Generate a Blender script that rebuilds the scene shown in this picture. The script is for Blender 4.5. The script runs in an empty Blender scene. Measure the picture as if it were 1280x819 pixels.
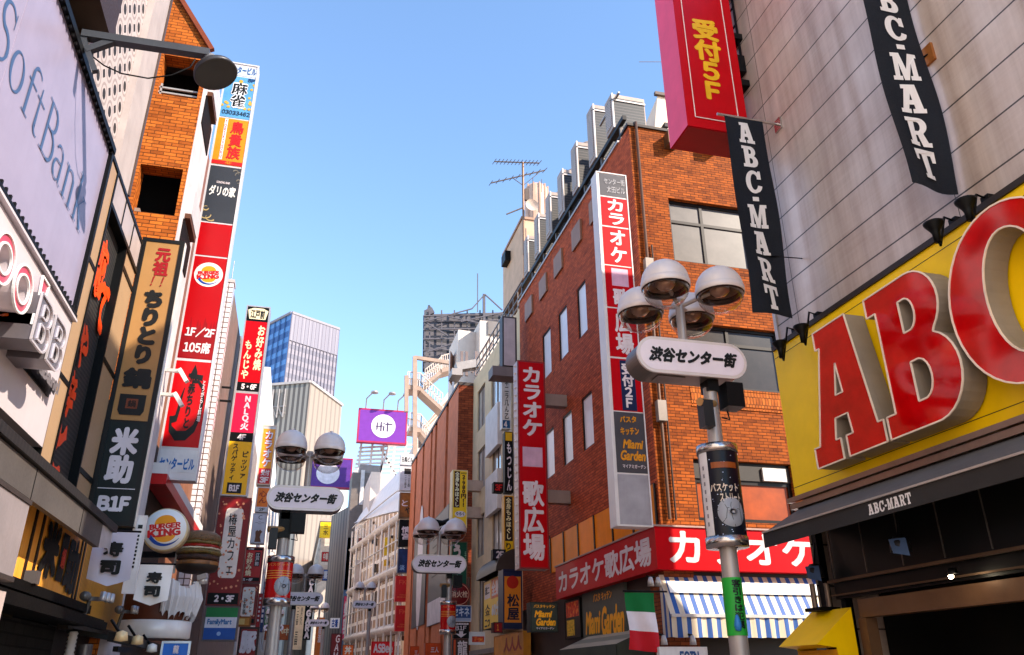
import bpy, math, random
from mathutils import Vector, Matrix
random.seed(7)
R = math.radians
SC = bpy.context.scene
COL = SC.collection
# ------------------------------------------------------------------ camera, sky, sun, exposure
EYE = Vector((0, 0, 1.6))
FPX = 995.0
YAW, PITCH, ROLL = R(14.725), R(23.779), R(-0.447)
_F = Vector((math.sin(YAW) * math.cos(PITCH), math.cos(YAW) * math.cos(PITCH), math.sin(PITCH)))
_R0 = Vector((math.cos(YAW), -math.sin(YAW), 0))
_U0 = _R0.cross(_F)
_R = _R0 * math.cos(ROLL) + _U0 * math.sin(ROLL)
_U = _U0 * math.cos(ROLL) - _R0 * math.sin(ROLL)
cam = bpy.data.cameras.new('camera')
cam.sensor_fit = 'HORIZONTAL'; cam.sensor_width = 36.0
cam.lens = FPX / 1280 * 36.0
cam.clip_start = 0.05; cam.clip_end = 3000
co = bpy.data.objects.new('camera', cam); COL.objects.link(co)
m = Matrix.Identity(4)
for i in range(3):
    m[i][0] = _R[i]; m[i][1] = _U[i]; m[i][2] = -_F[i]; m[i][3] = EYE[i]
co.matrix_world = m
SC.camera = co
SUN = Vector((0.62, -0.56, 0.55)).normalized()
EL = math.asin(SUN.z); AZ = math.atan2(SUN.x, SUN.y)
w = bpy.data.worlds.new('World'); SC.world = w; w.use_nodes = True
nt = w.node_tree
bg = nt.nodes['Background']
sky = nt.nodes.new('ShaderNodeTexSky'); sky.sky_type = 'NISHITA'
sky.sun_disc = False; sky.sun_elevation = EL; sky.sun_rotation = AZ
sky.air_density = 1.6; sky.dust_density = 0.0; sky.ozone_density = 4.0; sky.altitude = 2200
nt.links.new(sky.outputs[0], bg.inputs[0]); bg.inputs[1].default_value = 0.138
sl = bpy.data.lights.new('sun', 'SUN'); sl.energy = 3.4; sl.angle = R(0.53); sl.color = (1, .89, .74)
so = bpy.data.objects.new('sun', sl); COL.objects.link(so)
so.rotation_euler = SUN.to_track_quat('Z', 'Y').to_euler()
so.location = (20, -20, 40)
SC.view_settings.view_transform = 'Standard'; SC.view_settings.look = 'None'
SC.view_settings.gamma = 1; SC.view_settings.exposure = 1.47
SC.cycles.max_bounces = 8; SC.cycles.diffuse_bounces = 4; SC.cycles.transparent_max_bounces = 12
SC.cycles.sample_clamp_indirect = 6
SC.cycles.use_denoising = True

# ------------------------------------------------------------------ a point of the place from a sight line and a plane
def ray(px, py): return _F * FPX + _R * (px - 640) - _U * (py - 409.5)
def onx(px, py, X):
    d = ray(px, py); return EYE + d * (X / d.x)
def ony(px, py, Y):
    d = ray(px, py); return EYE + d * (Y / d.y)
def pj(p):
    v = Vector(p) - EYE; z = v.dot(_F)
    return 640 + FPX * v.dot(_R) / z, 409.5 - FPX * v.dot(_U) / z

# ------------------------------------------------------------------ materials
def lin(c):
    return tuple(((v / 255) / 12.92 if v / 255 <= .04045 else ((v / 255 + .055) / 1.055) ** 2.4) for v in c) + (1.0,)
_mats = {}
class NT:
    def __init__(s, name):
        s.m = bpy.data.materials.new(name); s.m.use_nodes = True
        s.t = s.m.node_tree; s.b = s.t.nodes['Principled BSDF']
    def n(s, typ, ins=None, **kw):
        x = s.t.nodes.new(typ)
        for k, v in kw.items(): setattr(x, k, v)
        for k, v in (ins or {}).items():
            if isinstance(v, bpy.types.NodeSocket): s.t.links.new(v, x.inputs[k])
            else: x.inputs[k].default_value = v
        return x
    def l(s, a, b): s.t.links.new(a, b)
    def set(s, **kw):
        for k, v in kw.items():
            k = k.replace('_', ' ')
            if isinstance(v, bpy.types.NodeSocket): s.l(v, s.b.inputs[k])
            else: s.b.inputs[k].default_value = v
    def uv(s, sx=1, sy=1, ox=0, oy=0):
        tc = s.n('ShaderNodeUVMap'); tc.uv_map = 'UVMap'
        mp = s.n('ShaderNodeMapping', {0: tc.outputs[0], 'Scale': (sx, sy, 1), 'Location': (ox, oy, 0)})
        return mp.outputs[0]
    def noise(s, vec, scale, detail=4, rough=.6):
        return s.n('ShaderNodeTexNoise', {'Vector': vec, 'Scale': scale, 'Detail': detail, 'Roughness': rough}).outputs['Fac']
    def ramp(s, fac, a, b, ca=(0, 0, 0, 1), cb=(1, 1, 1, 1)):
        r = s.n('ShaderNodeValToRGB', {0: fac}); e = r.color_ramp.elements
        e[0].position = a; e[1].position = b; e[0].color = ca; e[1].color = cb
        return r.outputs[0]
    def mix(s, fac, a, b, mode='MIX'):
        x = s.n('ShaderNodeMix', data_type='RGBA', blend_type=mode)
        for i, v in ((0, fac), (6, a), (7, b)):
            if isinstance(v, bpy.types.NodeSocket): s.l(v, x.inputs[i])
            else: x.inputs[i].default_value = v
        return x.outputs[2]
    def math(s, op, a, b=0.0):
        x = s.n('ShaderNodeMath', {0: a, 1: b}, operation=op); return x.outputs[0]
    def bump(s, h, strength=.3, dist=.01):
        return s.n('ShaderNodeBump', {'Height': h, 'Strength': strength, 'Distance': dist}).outputs[0]

def C(rgb, rough=.5, metal=0.0, var=.12, dirt=.25, coat=0.0, spec=.28, name=None):
    """plain painted, plastic or cloth surface with blotches and vertical grime"""
    key = (rgb, rough, metal, var, dirt, coat, spec)
    if key in _mats: return _mats[key]
    n = NT(name or 'paint'); c = lin(rgb)
    uv = n.uv(1, 1); st = n.uv(9, .55, 3.1, 1.7)
    a = n.ramp(n.noise(uv, 2.3, 5), .32, .72)
    b = n.ramp(n.noise(st, 1.2, 5, .65), .5, .78)
    dark = tuple(v * (1 - var * 2.2) for v in c[:3]) + (1,)
    col = n.mix(a, dark, c)
    g = (c[0] * .45 + .012, c[1] * .42 + .010, c[2] * .40 + .008, 1)
    col = n.mix(n.math('MULTIPLY', b, dirt), col, g)
    fine = n.noise(uv, 38, 3)
    n.set(Base_Color=col, Metallic=metal, Coat_Weight=coat, Coat_Roughness=.08)
    n.b.inputs['Specular IOR Level'].default_value = spec
    r = n.n('ShaderNodeMapRange', {0: fine, 1: .3, 2: .75, 3: max(.02, rough - (.012 if rough < .42 else .05)), 4: min(1, rough + (.012 if rough < .42 else .06))}).outputs[0]
    n.set(Roughness=r, Normal=n.bump(n.noise(uv, 5, 2), .025 if rough < .6 else .08, .01))
    _mats[key] = n.m; return n.m

def brick(key, c1, c2, mort, w=.215, h=.068, gap=.008, soot=.5, bmp=.7):
    if key in _mats: return _mats[key]
    n = NT('brick_' + key); uv = n.uv()
    wob = n.n('ShaderNodeVectorMath', {0: uv, 1: (0, 0, 0)}, operation='ADD').outputs[0]
    bt = n.n('ShaderNodeTexBrick', {'Vector': wob, 'Color1': lin(c1), 'Color2': lin(c2), 'Mortar': lin(mort), 'Scale': 1,
             'Mortar Size': gap, 'Mortar Smooth': .25, 'Bias': -.1, 'Brick Width': w, 'Row Height': h})
    big = n.ramp(n.noise(uv, .55, 5, .62), .34, .74)
    mid = n.ramp(n.noise(uv, 5.5, 4), .3, .75)
    col = n.mix(n.math('MULTIPLY', big, soot), bt.outputs['Color'], tuple(v * .35 for v in lin(c2)[:3]) + (1,))
    col = n.mix(n.math('MULTIPLY', mid, .28), col, tuple(min(1, v * 1.5) for v in lin(c1)[:3]) + (1,))
    st = n.ramp(n.noise(n.uv(7, .35), 1, 5, .7), .58, .8)
    per = n.n('ShaderNodeTexWhiteNoise', {'Vector': n.n('ShaderNodeVectorMath', {0: n.n('ShaderNodeVectorMath', {0: uv, 1: (1 / w, 1 / h, 1)}, operation='MULTIPLY').outputs[0]}, operation='FLOOR').outputs[0]}).outputs[0]
    col = n.mix(n.math('MULTIPLY', n.ramp(per, .80, .95), .35), col, tuple(v * .4 for v in lin(c2)[:3]) + (1,))
    col = n.mix(n.math('MULTIPLY', st, .45), col, (.03, .018, .012, 1))
    n.set(Base_Color=col, Roughness=.75); n.b.inputs['Specular IOR Level'].default_value = .12
    h1 = n.math('ADD', n.math('MULTIPLY', bt.outputs['Fac'], -1.0), n.math('MULTIPLY', n.noise(uv, 60, 3), .3))
    n.set(Normal=n.bump(h1, bmp, .012))
    _mats[key] = n.m; return n.m

def grid_tile(key, c, mort, w, h, gap=.006, off=0.0, rough=.3, soot=.25):
    if key in _mats: return _mats[key]
    n = NT('tile_' + key); uv = n.uv()
    bt = n.n('ShaderNodeTexBrick', {'Vector': uv, 'Color1': lin(c), 'Color2': tuple(v * .86 for v in lin(c)[:3]) + (1,), 'Mortar': lin(mort), 'Scale': 1,
             'Mortar Size': gap, 'Mortar Smooth': .1, 'Brick Width': w, 'Row Height': h}, offset=off)
    st = n.ramp(n.noise(n.uv(6, .4), 1, 5, .7), .5, .8)
    col = n.mix(n.math('MULTIPLY', st, soot), bt.outputs['Color'], tuple(v * .4 for v in lin(c)[:3]) + (1,))
    n.set(Base_Color=col, Roughness=rough, Normal=n.bump(n.math('MULTIPLY', bt.outputs['Fac'], -1), .4, .008))
    _mats[key] = n.m; return n.m

def panel_wall():
    n = NT('metal_panels'); uv = n.uv()
    sep = n.n('ShaderNodeSeparateXYZ', {0: uv})
    def groove(v, off, pitch, wd):
        f = n.math('FRACT', n.math('DIVIDE', n.math('SUBTRACT', v, off), pitch))
        return n.math('LESS_THAN', f, wd / pitch)
    g = groove(sep.outputs[1], 6.3 - 5.2 - .006, .52, .02)
    gv = groove(sep.outputs[0], 5.85 - 9 * 1.0, 3.0, .012)
    g = n.math('MAXIMUM', g, gv)
    rown = n.math('FLOOR', n.math('DIVIDE', n.math('SUBTRACT', sep.outputs[1], 1.1), .52))
    wn = n.n('ShaderNodeTexWhiteNoise', {'W': rown}, noise_dimensions='1D').outputs[0]
    st = n.ramp(n.noise(n.uv(.9, 24), 1, 6, .7), .3, .72)
    run = n.ramp(n.noise(n.uv(3.2, .16), 1, 5, .6), .36, .7)
    bl = n.ramp(n.noise(uv, 1.1, 5), .3, .75)
    base = n.mix(bl, lin((184, 162, 148)), lin((214, 198, 188)))
    base = n.mix(n.math('MULTIPLY', run, .7), base, lin((120, 98, 86)))
    base = n.mix(n.math('MULTIPLY', st, .2), base, lin((222, 206, 196)))
    base = n.mix(n.math('MULTIPLY', wn, .16), base, lin((150, 130, 122)))
    base = n.mix(n.math('MULTIPLY', g, .93), base, (.012, .008, .007, 1))
    r = n.n('ShaderNodeMapRange', {0: run, 3: .3, 4: .5}).outputs[0]
    n.set(Base_Color=base, Metallic=.12, Roughness=r)
    n.set(Normal=n.bump(n.math('ADD', n.math('MULTIPLY', g, -2), n.math('MULTIPLY', st, .05)), .3, .01))
    return n.m

def breeze():
    """white screen blocks with round and diamond holes"""
    n = NT('screen_blocks'); uv = n.uv()
    sep = n.n('ShaderNodeSeparateXYZ', {0: uv})
    def cell(v, p, o=0): return n.math('SUBTRACT', n.math('FRACT', n.math('ADD', n.math('DIVIDE', v, p), o)), .5)
    x = cell(sep.outputs[0], .3); y = cell(sep.outputs[1], .3)
    d = n.math('SQRT', n.math('ADD', n.math('MULTIPLY', x, x), n.math('MULTIPLY', y, y)))
    ring = n.math('LESS_THAN', n.math('ABSOLUTE', n.math('SUBTRACT', d, .36)), .05)
    hole = n.math('LESS_THAN', d, .2)
    x2 = cell(sep.outputs[0], .3, .5); y2 = cell(sep.outputs[1], .3, .5)
    dia = n.math('LESS_THAN', n.math('ADD', n.math('ABSOLUTE', x2), n.math('ABSOLUTE', y2)), .2)
    k = n.math('MAXIMUM', hole, dia)
    col = n.mix(n.math('MULTIPLY', ring, .45), lin((180, 166, 162)), lin((100, 80, 76)))
    col = n.mix(k, col, (.015, .011, .010, 1))
    n.set(Base_Color=col, Roughness=.7, Normal=n.bump(n.math('MULTIPLY', n.math('MAXIMUM', k, ring), -1), .8, .03))
    return n.m

def stripes(key, cols, axis=0, pitch=.2, duty=.5, rough=.7, bumpy=0, grime=.3):
    """two-colour stripes along one UV axis"""
    if key in _mats: return _mats[key]
    n = NT('stripes_' + key); uv = n.uv(); sep = n.n('ShaderNodeSeparateXYZ', {0: uv})
    f = n.math('FRACT', n.math('DIVIDE', sep.outputs[axis], pitch))
    k = n.math('LESS_THAN', f, duty)
    col = n.mix(k, lin(cols[0]), lin(cols[1]))
    st = n.ramp(n.noise(n.uv(5, .7), 1.4, 5, .7), .5, .8)
    col = n.mix(n.math('MULTIPLY', st, grime), col, (.03, .025, .02, 1))
    n.set(Base_Color=col, Roughness=rough)
    if bumpy: n.set(Normal=n.bump(k, bumpy, .02))
    _mats[key] = n.m; return n.m

def curtain(key, glass, frame, pw, ph, gap=.06, rough=.12, metal=.0, var=.5):
    """curtain wall: panes behind a grid of mullions"""
    if key in _mats: return _mats[key]
    n = NT('curtain_' + key); uv = n.uv()
    dark = tuple(v * (1 - var) for v in lin(glass)[:3]) + (1,)
    bt = n.n('ShaderNodeTexBrick', {'Vector': uv, 'Color1': lin(glass), 'Color2': dark, 'Mortar': lin(frame), 'Scale': 1,
             'Mortar Size': gap, 'Mortar Smooth': 0, 'Brick Width': pw, 'Row Height': ph}, offset=0)
    n.set(Base_Color=bt.outputs['Color'], Metallic=metal, Roughness=n.n('ShaderNodeMapRange', {0: bt.outputs['Fac'], 3: rough, 4: .5}).outputs[0])
    n.set(Normal=n.bump(bt.outputs['Fac'], .5, .05))
    _mats[key] = n.m; return n.m

def wood(key, c, c2, axis=0, pitch=.0, rough=.5):
    if key in _mats: return _mats[key]
    n = NT('wood_' + key); uv = n.uv(14 if axis else 1.2, 1.2 if axis else 14)
    a = n.ramp(n.noise(uv, 1.5, 6, .7), .3, .75)
    col = n.mix(a, lin(c2), lin(c))
    n.set(Base_Color=col, Roughness=rough, Normal=n.bump(a, .12, .01))
    _mats[key] = n.m; return n.m

def glass_pane(key, c, rough=.06, blot=.3):
    """window glass that shows a dim interior and mirrors the street"""
    if key in _mats: return _mats[key]
    n = NT('pane_' + key); uv = n.uv()
    a = n.ramp(n.noise(uv, 1.6, 3), .35, .7)
    col = n.mix(n.math('MULTIPLY', a, blot), lin(c), tuple(v * .3 for v in lin(c)[:3]) + (1,))
    n.set(Base_Color=col, Roughness=rough, Coat_Weight=.35, Coat_Roughness=.03)
    _mats[key] = n.m; return n.m

def clear_glass():
    n = NT('clear_glass')
    n.set(Base_Color=(.95, .93, .9, 1), Roughness=.02, IOR=1.12)
    n.b.inputs['Transmission Weight'].default_value = 1.0
    gl = n.n('ShaderNodeBsdfGlossy', {'Roughness': .04, 'Color': (1, .97, .92, 1)})
    tr = n.n('ShaderNodeBsdfTransparent', {'Color': (.90, .87, .84, 1)})
    fr = n.n('ShaderNodeLayerWeight', {'Blend': .32})
    mx = n.n('ShaderNodeMixShader', {0: fr.outputs['Facing'], 1: tr.outputs[0], 2: gl.outputs[0]})
    f2 = n.math('MULTIPLY', n.math('POWER', fr.outputs['Facing'], 1.6), .95)
    n.l(f2, mx.inputs[0])
    n.l(mx.outputs[0], n.t.nodes['Material Output'].inputs[0])
    return n.m

def lamp_glow(rgb, e):
    n = NT('lit_bulb'); n.set(Base_Color=lin(rgb), Emission_Color=lin(rgb), Emission_Strength=e)
    return n.m

def starfield():
    n = NT('poster_night'); uv = n.uv()
    v = n.n('ShaderNodeTexVoronoi', {'Vector': uv, 'Scale': 22}).outputs['Distance']
    s = n.math('LESS_THAN', v, .12)
    col = n.mix(s, lin((14, 15, 26)), lin((190, 200, 230)))
    n.set(Base_Color=col, Roughness=.3); n.b.inputs['Specular IOR Level'].default_value = .2
    return n.m

def blotch(key, cols, scale=6, rough=.6, bmp=0.0):
    if key in _mats: return _mats[key]
    n = NT('mottled_' + key); uv = n.uv()
    f = n.noise(uv, scale, 5, .65)
    r = n.n('ShaderNodeValToRGB', {0: f}); el = r.color_ramp.elements
    while len(el) < len(cols): el.new(.5)
    for i, c in enumerate(cols):
        el[i].position = .3 + .4 * i / max(1, len(cols) - 1); el[i].color = lin(c)
    n.set(Base_Color=r.outputs[0], Roughness=rough)
    if bmp: n.set(Normal=n.bump(f, bmp, .03))
    _mats[key] = n.m; return n.m

CHROME = C((196, 188, 184), .22, .95, .05, .1, name='steel')
STEEL = C((150, 142, 138), .38, .8, .1, .3, name='steel')
DARK = C((15, 13, 13), .5, 0, .1, .1, spec=.15, name='black_metal')
BLACK = C((7, 7, 8), .45, 0, .05, .05, spec=.15, name='black')
WHITE = C((228, 222, 220), .45, 0, .05, .2, name='white')
GREY = C((132, 126, 124), .55, 0, .1, .3, name='grey')
RED = C((194, 0, 14), .4, 0, .06, .12, spec=.12, name='red')

# ------------------------------------------------------------------ meshes
class MB:
    def __init__(s): s.v = []; s.f = []; s.sm = set()
    def add(s, vs, fs, smooth=False):
        b = len(s.v); s.v += [Vector(p) for p in vs]
        for f in fs:
            if smooth: s.sm.add(len(s.f))
            s.f.append([b + i for i in f])
        return s
    def hexa(s, p):
        return s.add(p, [(0, 3, 2, 1), (4, 5, 6, 7), (0, 1, 5, 4), (1, 2, 6, 5), (2, 3, 7, 6), (3, 0, 4, 7)])
    def box(s, x0, x1, y0, y1, z0, z1):
        return s.hexa([(x0, y0, z0), (x1, y0, z0), (x1, y1, z0), (x0, y1, z0), (x0, y0, z1), (x1, y0, z1), (x1, y1, z1), (x0, y1, z1)])
    def fbox(s, F, u0, u1, v0, v1, d0, d1):
        a = F.at
        p = [a(u0, v0, d0), a(u1, v0, d0), a(u1, v1, d0), a(u0, v1, d0), a(u0, v0, d1), a(u1, v0, d1), a(u1, v1, d1), a(u0, v1, d1)]
        return s.hexa(p)
    def fquad(s, F, u0, u1, v0, v1, d):
        a = F.at; return s.add([a(u0, v0, d), a(u1, v0, d), a(u1, v1, d), a(u0, v1, d)], [(0, 1, 2, 3)])
    def bar(s, p0, p1, w, h=None):
        h = h or w; p0 = Vector(p0); p1 = Vector(p1); d = (p1 - p0).normalized()
        up = Vector((0, 0, 1)) if abs(d.z) < .95 else Vector((0, 1, 0))
        a = d.cross(up).normalized() * w / 2; b = a.cross(d).normalized() * h / 2
        return s.hexa([p0 - a - b, p0 + a - b, p0 + a + b, p0 - a + b, p1 - a - b, p1 + a - b, p1 + a + b, p1 - a + b])
    def tube(s, pts, r, seg=10, caps=True, rs=None):
        pts = [Vector(p) for p in pts]; rings = []
        prev = None
        for i, p in enumerate(pts):
            d = (pts[min(i + 1, len(pts) - 1)] - pts[max(i - 1, 0)]).normalized()
            if prev is None:
                up = Vector((0, 0, 1)) if abs(d.z) < .9 else Vector((1, 0, 0))
                a = d.cross(up).normalized()
            else: a = (prev - d * prev.dot(d)).normalized()
            prev = a; b = d.cross(a); rr = rs[i] if rs else r
            rings.append([p + (a * math.cos(2 * math.pi * k / seg) + b * math.sin(2 * math.pi * k / seg)) * rr for k in range(seg)])
        vs = [q for rg in rings for q in rg]; fs = []
        for i in range(len(pts) - 1):
            for k in range(seg):
                k2 = (k + 1) % seg; fs.append((i * seg + k, i * seg + k2, (i + 1) * seg + k2, (i + 1) * seg + k))
        s.add(vs, fs, True)
        if caps:
            s.add(rings[0], [tuple(range(seg))]); s.add(rings[-1], [tuple(range(seg))])
        return s
    def lathe(s, c, prof, seg=24, axis='z', a0=0, a1=2 * math.pi, smooth=True, sx=1.0):
        c = Vector(c); full = abs(a1 - a0 - 2 * math.pi) < 1e-6; n = seg if full else seg + 1; vs = []
        for r, h in prof:
            for k in range(n):
                t = a0 + (a1 - a0) * k / seg; x, y = r * math.cos(t), r * math.sin(t)
                vs.append(c + (Vector((x * sx, y, h)) if axis == 'z' else Vector((x, h, y)) if axis == 'y' else Vector((h, x, y))))
        fs = []
        for i in range(len(prof) - 1):
            for k in range(seg):
                k2 = (k + 1) % n; fs.append((i * n + k, i * n + k2, (i + 1) * n + k2, (i + 1) * n + k))
        return s.add(vs, fs, smooth)
    def prism(s, F, poly, d0, d1):
        n = len(poly); vs = [F.at(u, v, d0) for u, v in poly] + [F.at(u, v, d1) for u, v in poly]
        return s.add(vs, [tuple(range(n)), tuple(range(n, 2 * n))] + [(i, (i + 1) % n, n + (i + 1) % n, n + i) for i in range(n)])
    def build(s, name, mat, parent=None, rot=None, origin=None):
        vs = [Vector(p) for p in s.v]
        if parent is not None: o0 = WL[parent.name]
        elif origin is not None: o0 = Vector(origin)
        else:
            lo = [min(p[i] for p in vs) for i in range(3)]; hi = [max(p[i] for p in vs) for i in range(3)]
            o0 = Vector(((lo[0] + hi[0]) / 2, (lo[1] + hi[1]) / 2, lo[2]))
        me = bpy.data.meshes.new(name); me.from_pydata([p - o0 for p in vs], [], s.f); me.update()
        uvl = me.uv_layers.new(name='UVMap').data
        for poly in me.polygons:
            n = poly.normal; ax = max(range(3), key=lambda i: abs(n[i]))
            for li in poly.loop_indices:
                p = vs[me.loops[li].vertex_index]
                uvl[li].uv = (p.y, p.z) if ax == 0 else (p.x, p.z) if ax == 1 else (p.x, p.y)
            if poly.index in s.sm: poly.use_smooth = True
        if mat is not None: me.materials.append(mat)
        o = bpy.data.objects.new(name, me); COL.objects.link(o)
        WL[o.name] = o0
        if parent is not None: o.parent = parent
        else: o.location = o0
        return o
WL = {}
def tag(o, label, cat, group=None):
    o['label'] = label; o['category'] = cat
    if group: o['group'] = group
    return o
def thing(name, label, cat, loc, group=None):
    o = bpy.data.objects.new(name, None); COL.objects.link(o); o.location = loc; o.empty_display_size = .2
    WL[o.name] = Vector(loc)
    return tag(o, label, cat, group)
def structure(o): o['kind'] = 'structure'; return o
def kids(o): return [c for c in bpy.data.objects if c.parent == o]
def copy_tree(o, parent=None):
    c = o.copy(); COL.objects.link(c); WL[c.name] = WL[o.name].copy()
    if parent is not None: c.parent = parent
    for ch in kids(o): copy_tree(ch, c)
    return c
def dup(o, delta, label, group=None):
    c = copy_tree(o); c.location = Vector(o.location) + Vector(delta); c['label'] = label
    if group: c['group'] = group
    return c

class Face:
    """a rectangle in the place: origin at its lower left as one reads it, U to the right, V up, N towards the reader"""
    def __init__(s, O, U, N, w, h):
        s.O = Vector(O); s.U = Vector(U).normalized(); s.N = Vector(N).normalized(); s.V = Vector((0, 0, 1)); s.w = w; s.h = h
    def at(s, u, v, d=0): return s.O + s.U * u + s.V * v + s.N * d
    def base(s, depth=0): return s.at(s.w / 2, 0, -depth)
def front(Y, xl, xr, yt, yb):
    """face turned to the camera end of the street, standing at distance Y"""
    ym = (yt + yb) / 2; x0 = ony(xl, ym, Y).x; x1 = ony(xr, ym, Y).x; xc = (x0 + x1) / 2
    def zz(py):
        px = (xl + xr) / 2; p = ony(px, py, Y)
        for _ in range(6): px += (xc - p.x) * FPX / p.y * .9; p = ony(px, py, Y)
        return p.z
    z1 = zz(yt); z0 = zz(yb)
    return Face((x0, Y, z0), (1, 0, 0), (0, -1, 0), x1 - x0, z1 - z0)
def fr(Y, x0, x1, z0, z1): return Face((x0, Y, z0), (1, 0, 0), (0, -1, 0), x1 - x0, z1 - z0)
def lside(X, y0, y1, z0, z1): return Face((X, y0, z0), (0, 1, 0), (1, 0, 0), y1 - y0, z1 - z0)     # left row of buildings
def rside(X, y0, y1, z0, z1): return Face((X, y1, z0), (0, -1, 0), (-1, 0, 0), y1 - y0, z1 - z0)   # right row
def lpx(X, a, b):
    p, q = onx(*a, X), onx(*b, X); return lside(X, min(p.y, q.y), max(p.y, q.y), min(p.z, q.z), max(p.z, q.z))
def rpx(X, a, b):
    p, q = onx(*a, X), onx(*b, X); return rside(X, min(p.y, q.y), max(p.y, q.y), min(p.z, q.z), max(p.z, q.z))

# ------------------------------------------------------------------ lettering
_gl = {}
def _curve_mesh(c):
    o = bpy.data.objects.new('t', c); COL.objects.link(o)
    me = bpy.data.meshes.new_from_object(o.evaluated_get(bpy.context.evaluated_depsgraph_get()))
    r = ([(v.co.x, v.co.y) for v in me.vertices], [tuple(p.vertices) for p in me.polygons])
    bpy.data.objects.remove(o); bpy.data.curves.remove(c); bpy.data.meshes.remove(me)
    return r
def glyph(ch):
    if ch not in _gl:
        c = bpy.data.curves.new('t', 'FONT'); c.body = ch; c.resolution_u = 3; c.fill_mode = 'FRONT'
        _gl[ch] = _curve_mesh(c)
    return _gl[ch]
def loops_mesh(loops):
    c = bpy.data.curves.new('t', 'CURVE'); c.dimensions = '2D'; c.fill_mode = 'FRONT'
    for lp in loops:
        sp = c.splines.new('POLY'); sp.points.add(len(lp) - 1)
        for i, (x, y) in enumerate(lp): sp.points[i].co = (x, y, 0, 1)
        sp.use_cyclic_u = True
    return _curve_mesh(c)
def arc(cx, cy, rx, ry, a0, a1, n=10):
    return [(cx + rx * math.cos(R(a0 + (a1 - a0) * i / n)), cy + ry * math.sin(R(a0 + (a1 - a0) * i / n))) for i in range(n + 1)]
# slab-serif capitals
SLAB = {
 'A': [[(0, 0), (.40, 0), (.40, .15), (.325, .15), (.355, .30), (.535, .30), (.565, .15), (.47, .15), (.47, 0), (.95, 0), (.95, .15), (.86, .15), (.66, 1), (.12, 1), (.12, .86), (.235, .86), (.085, .15), (0, .15)],
       [(.395, .46), (.495, .46), (.445, .69)]],
 'A_wide': [[(0, 0), (.40, 0), (.40, .15), (.33, .15), (.37, .30), (.55, .30), (.575, .15), (.48, .15), (.48, 0), (.98, 0), (.98, .15), (.91, .15), (.74, 1), (.25, 1), (.25, .86), (.31, .86), (.085, .15), (0, .15)],
       [(.43, .46), (.535, .46), (.50, .69)]],
 'B': [[(0, 0), (.52, 0)] + arc(.55, .285, .33, .285, -85, 65, 12) + arc(.52, .755, .29, .245, -50, 90, 12) + [(0, 1), (0, .86), (.11, .86), (.11, .15), (0, .15)],
       [(.39, .625), (.46, .625)] + arc(.46, .735, .085, .11, -80, 80, 8) + [(.46, .845), (.39, .845)],
       [(.39, .165), (.47, .165)] + arc(.47, .295, .11, .13, -80, 80, 8) + [(.47, .425), (.39, .425)]],
 'C': [arc(.45, .5, .45, .515, 62, 298, 26)[0:] + [(.72, .05)] + arc(.5, .36, .40, .36, -60, -8, 6) + [(.66, .34)] + arc(.47, .40, .19, .26, -25, -90, 6) + arc(.47, .5, .20, .36, 268, 92, 16) + arc(.47, .62, .19, .24, 90, 20, 6) + [(.64, .62), (.88, .62), (.88, 1.0), (.74, 1.0), (.70, .92)]],
 'M': [[(0, 0), (.36, 0), (.36, .15), (.27, .15), (.27, .62), (.42, 0), (.60, 0), (.76, .62), (.76, .15), (.67, .15), (.67, 0), (1.05, 0), (1.05, .15), (.96, .15), (.96, .86), (1.05, .86), (1.05, 1), (.70, 1), (.53, .40), (.35, 1), (0, 1), (0, .86), (.09, .86), (.09, .15), (0, .15)]],
 'R': [[(0, 0), (.42, 0), (.42, .15), (.34, .15), (.34, .40), (.42, .40), (.56, 0), (.92, 0), (.92, .15), (.80, .15), (.66, .45)] + arc(.50, .72, .32, .28, -55, 90, 12) + [(0, 1), (0, .86), (.10, .86), (.10, .15), (0, .15)],
       [(.34, .54), (.45, .54)] + arc(.45, .70, .12, .16, -80, 80, 8) + [(.45, .86), (.34, .86)]],
 'T': [[(.22, 0), (.68, 0), (.68, .15), (.58, .15), (.58, .85), (.72, .85), (.76, .62), (.90, .62), (.90, 1), (0, 1), (0, .62), (.14, .62), (.18, .85), (.32, .85), (.32, .15), (.22, .15)]],
 '-': [[(0, .36), (.34, .36), (.34, .54), (0, .54)]],
}
def sglyph(ch):
    k = 's' + ch
    if k not in _gl: _gl[k] = loops_mesh(SLAB[ch])
    return _gl[k]
def strip(pts, ws):
    """one brush stroke as a polygon band"""
    L = []; Rr = []
    for i, (x, y) in enumerate(pts):
        a = pts[max(0, i - 1)]; b = pts[min(len(pts) - 1, i + 1)]; dx, dy = b[0] - a[0], b[1] - a[1]; n = math.hypot(dx, dy) or 1
        w = (ws[i] if isinstance(ws, (list, tuple)) else ws) / 2
        L.append((x - dy / n * w, y + dx / n * w)); Rr.append((x + dy / n * w, y - dx / n * w))
    vs = L + Rr; k = len(pts)
    return vs, [(i, i + 1, k + i + 1, k + i) for i in range(k - 1)]
_EM = None
def em():
    global _EM
    if _EM is None:
        a = max(x for x, y in glyph('カ')[0]); b = max(x for x, y in glyph('カカ')[0]); _EM = b - a
    return _EM
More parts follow.
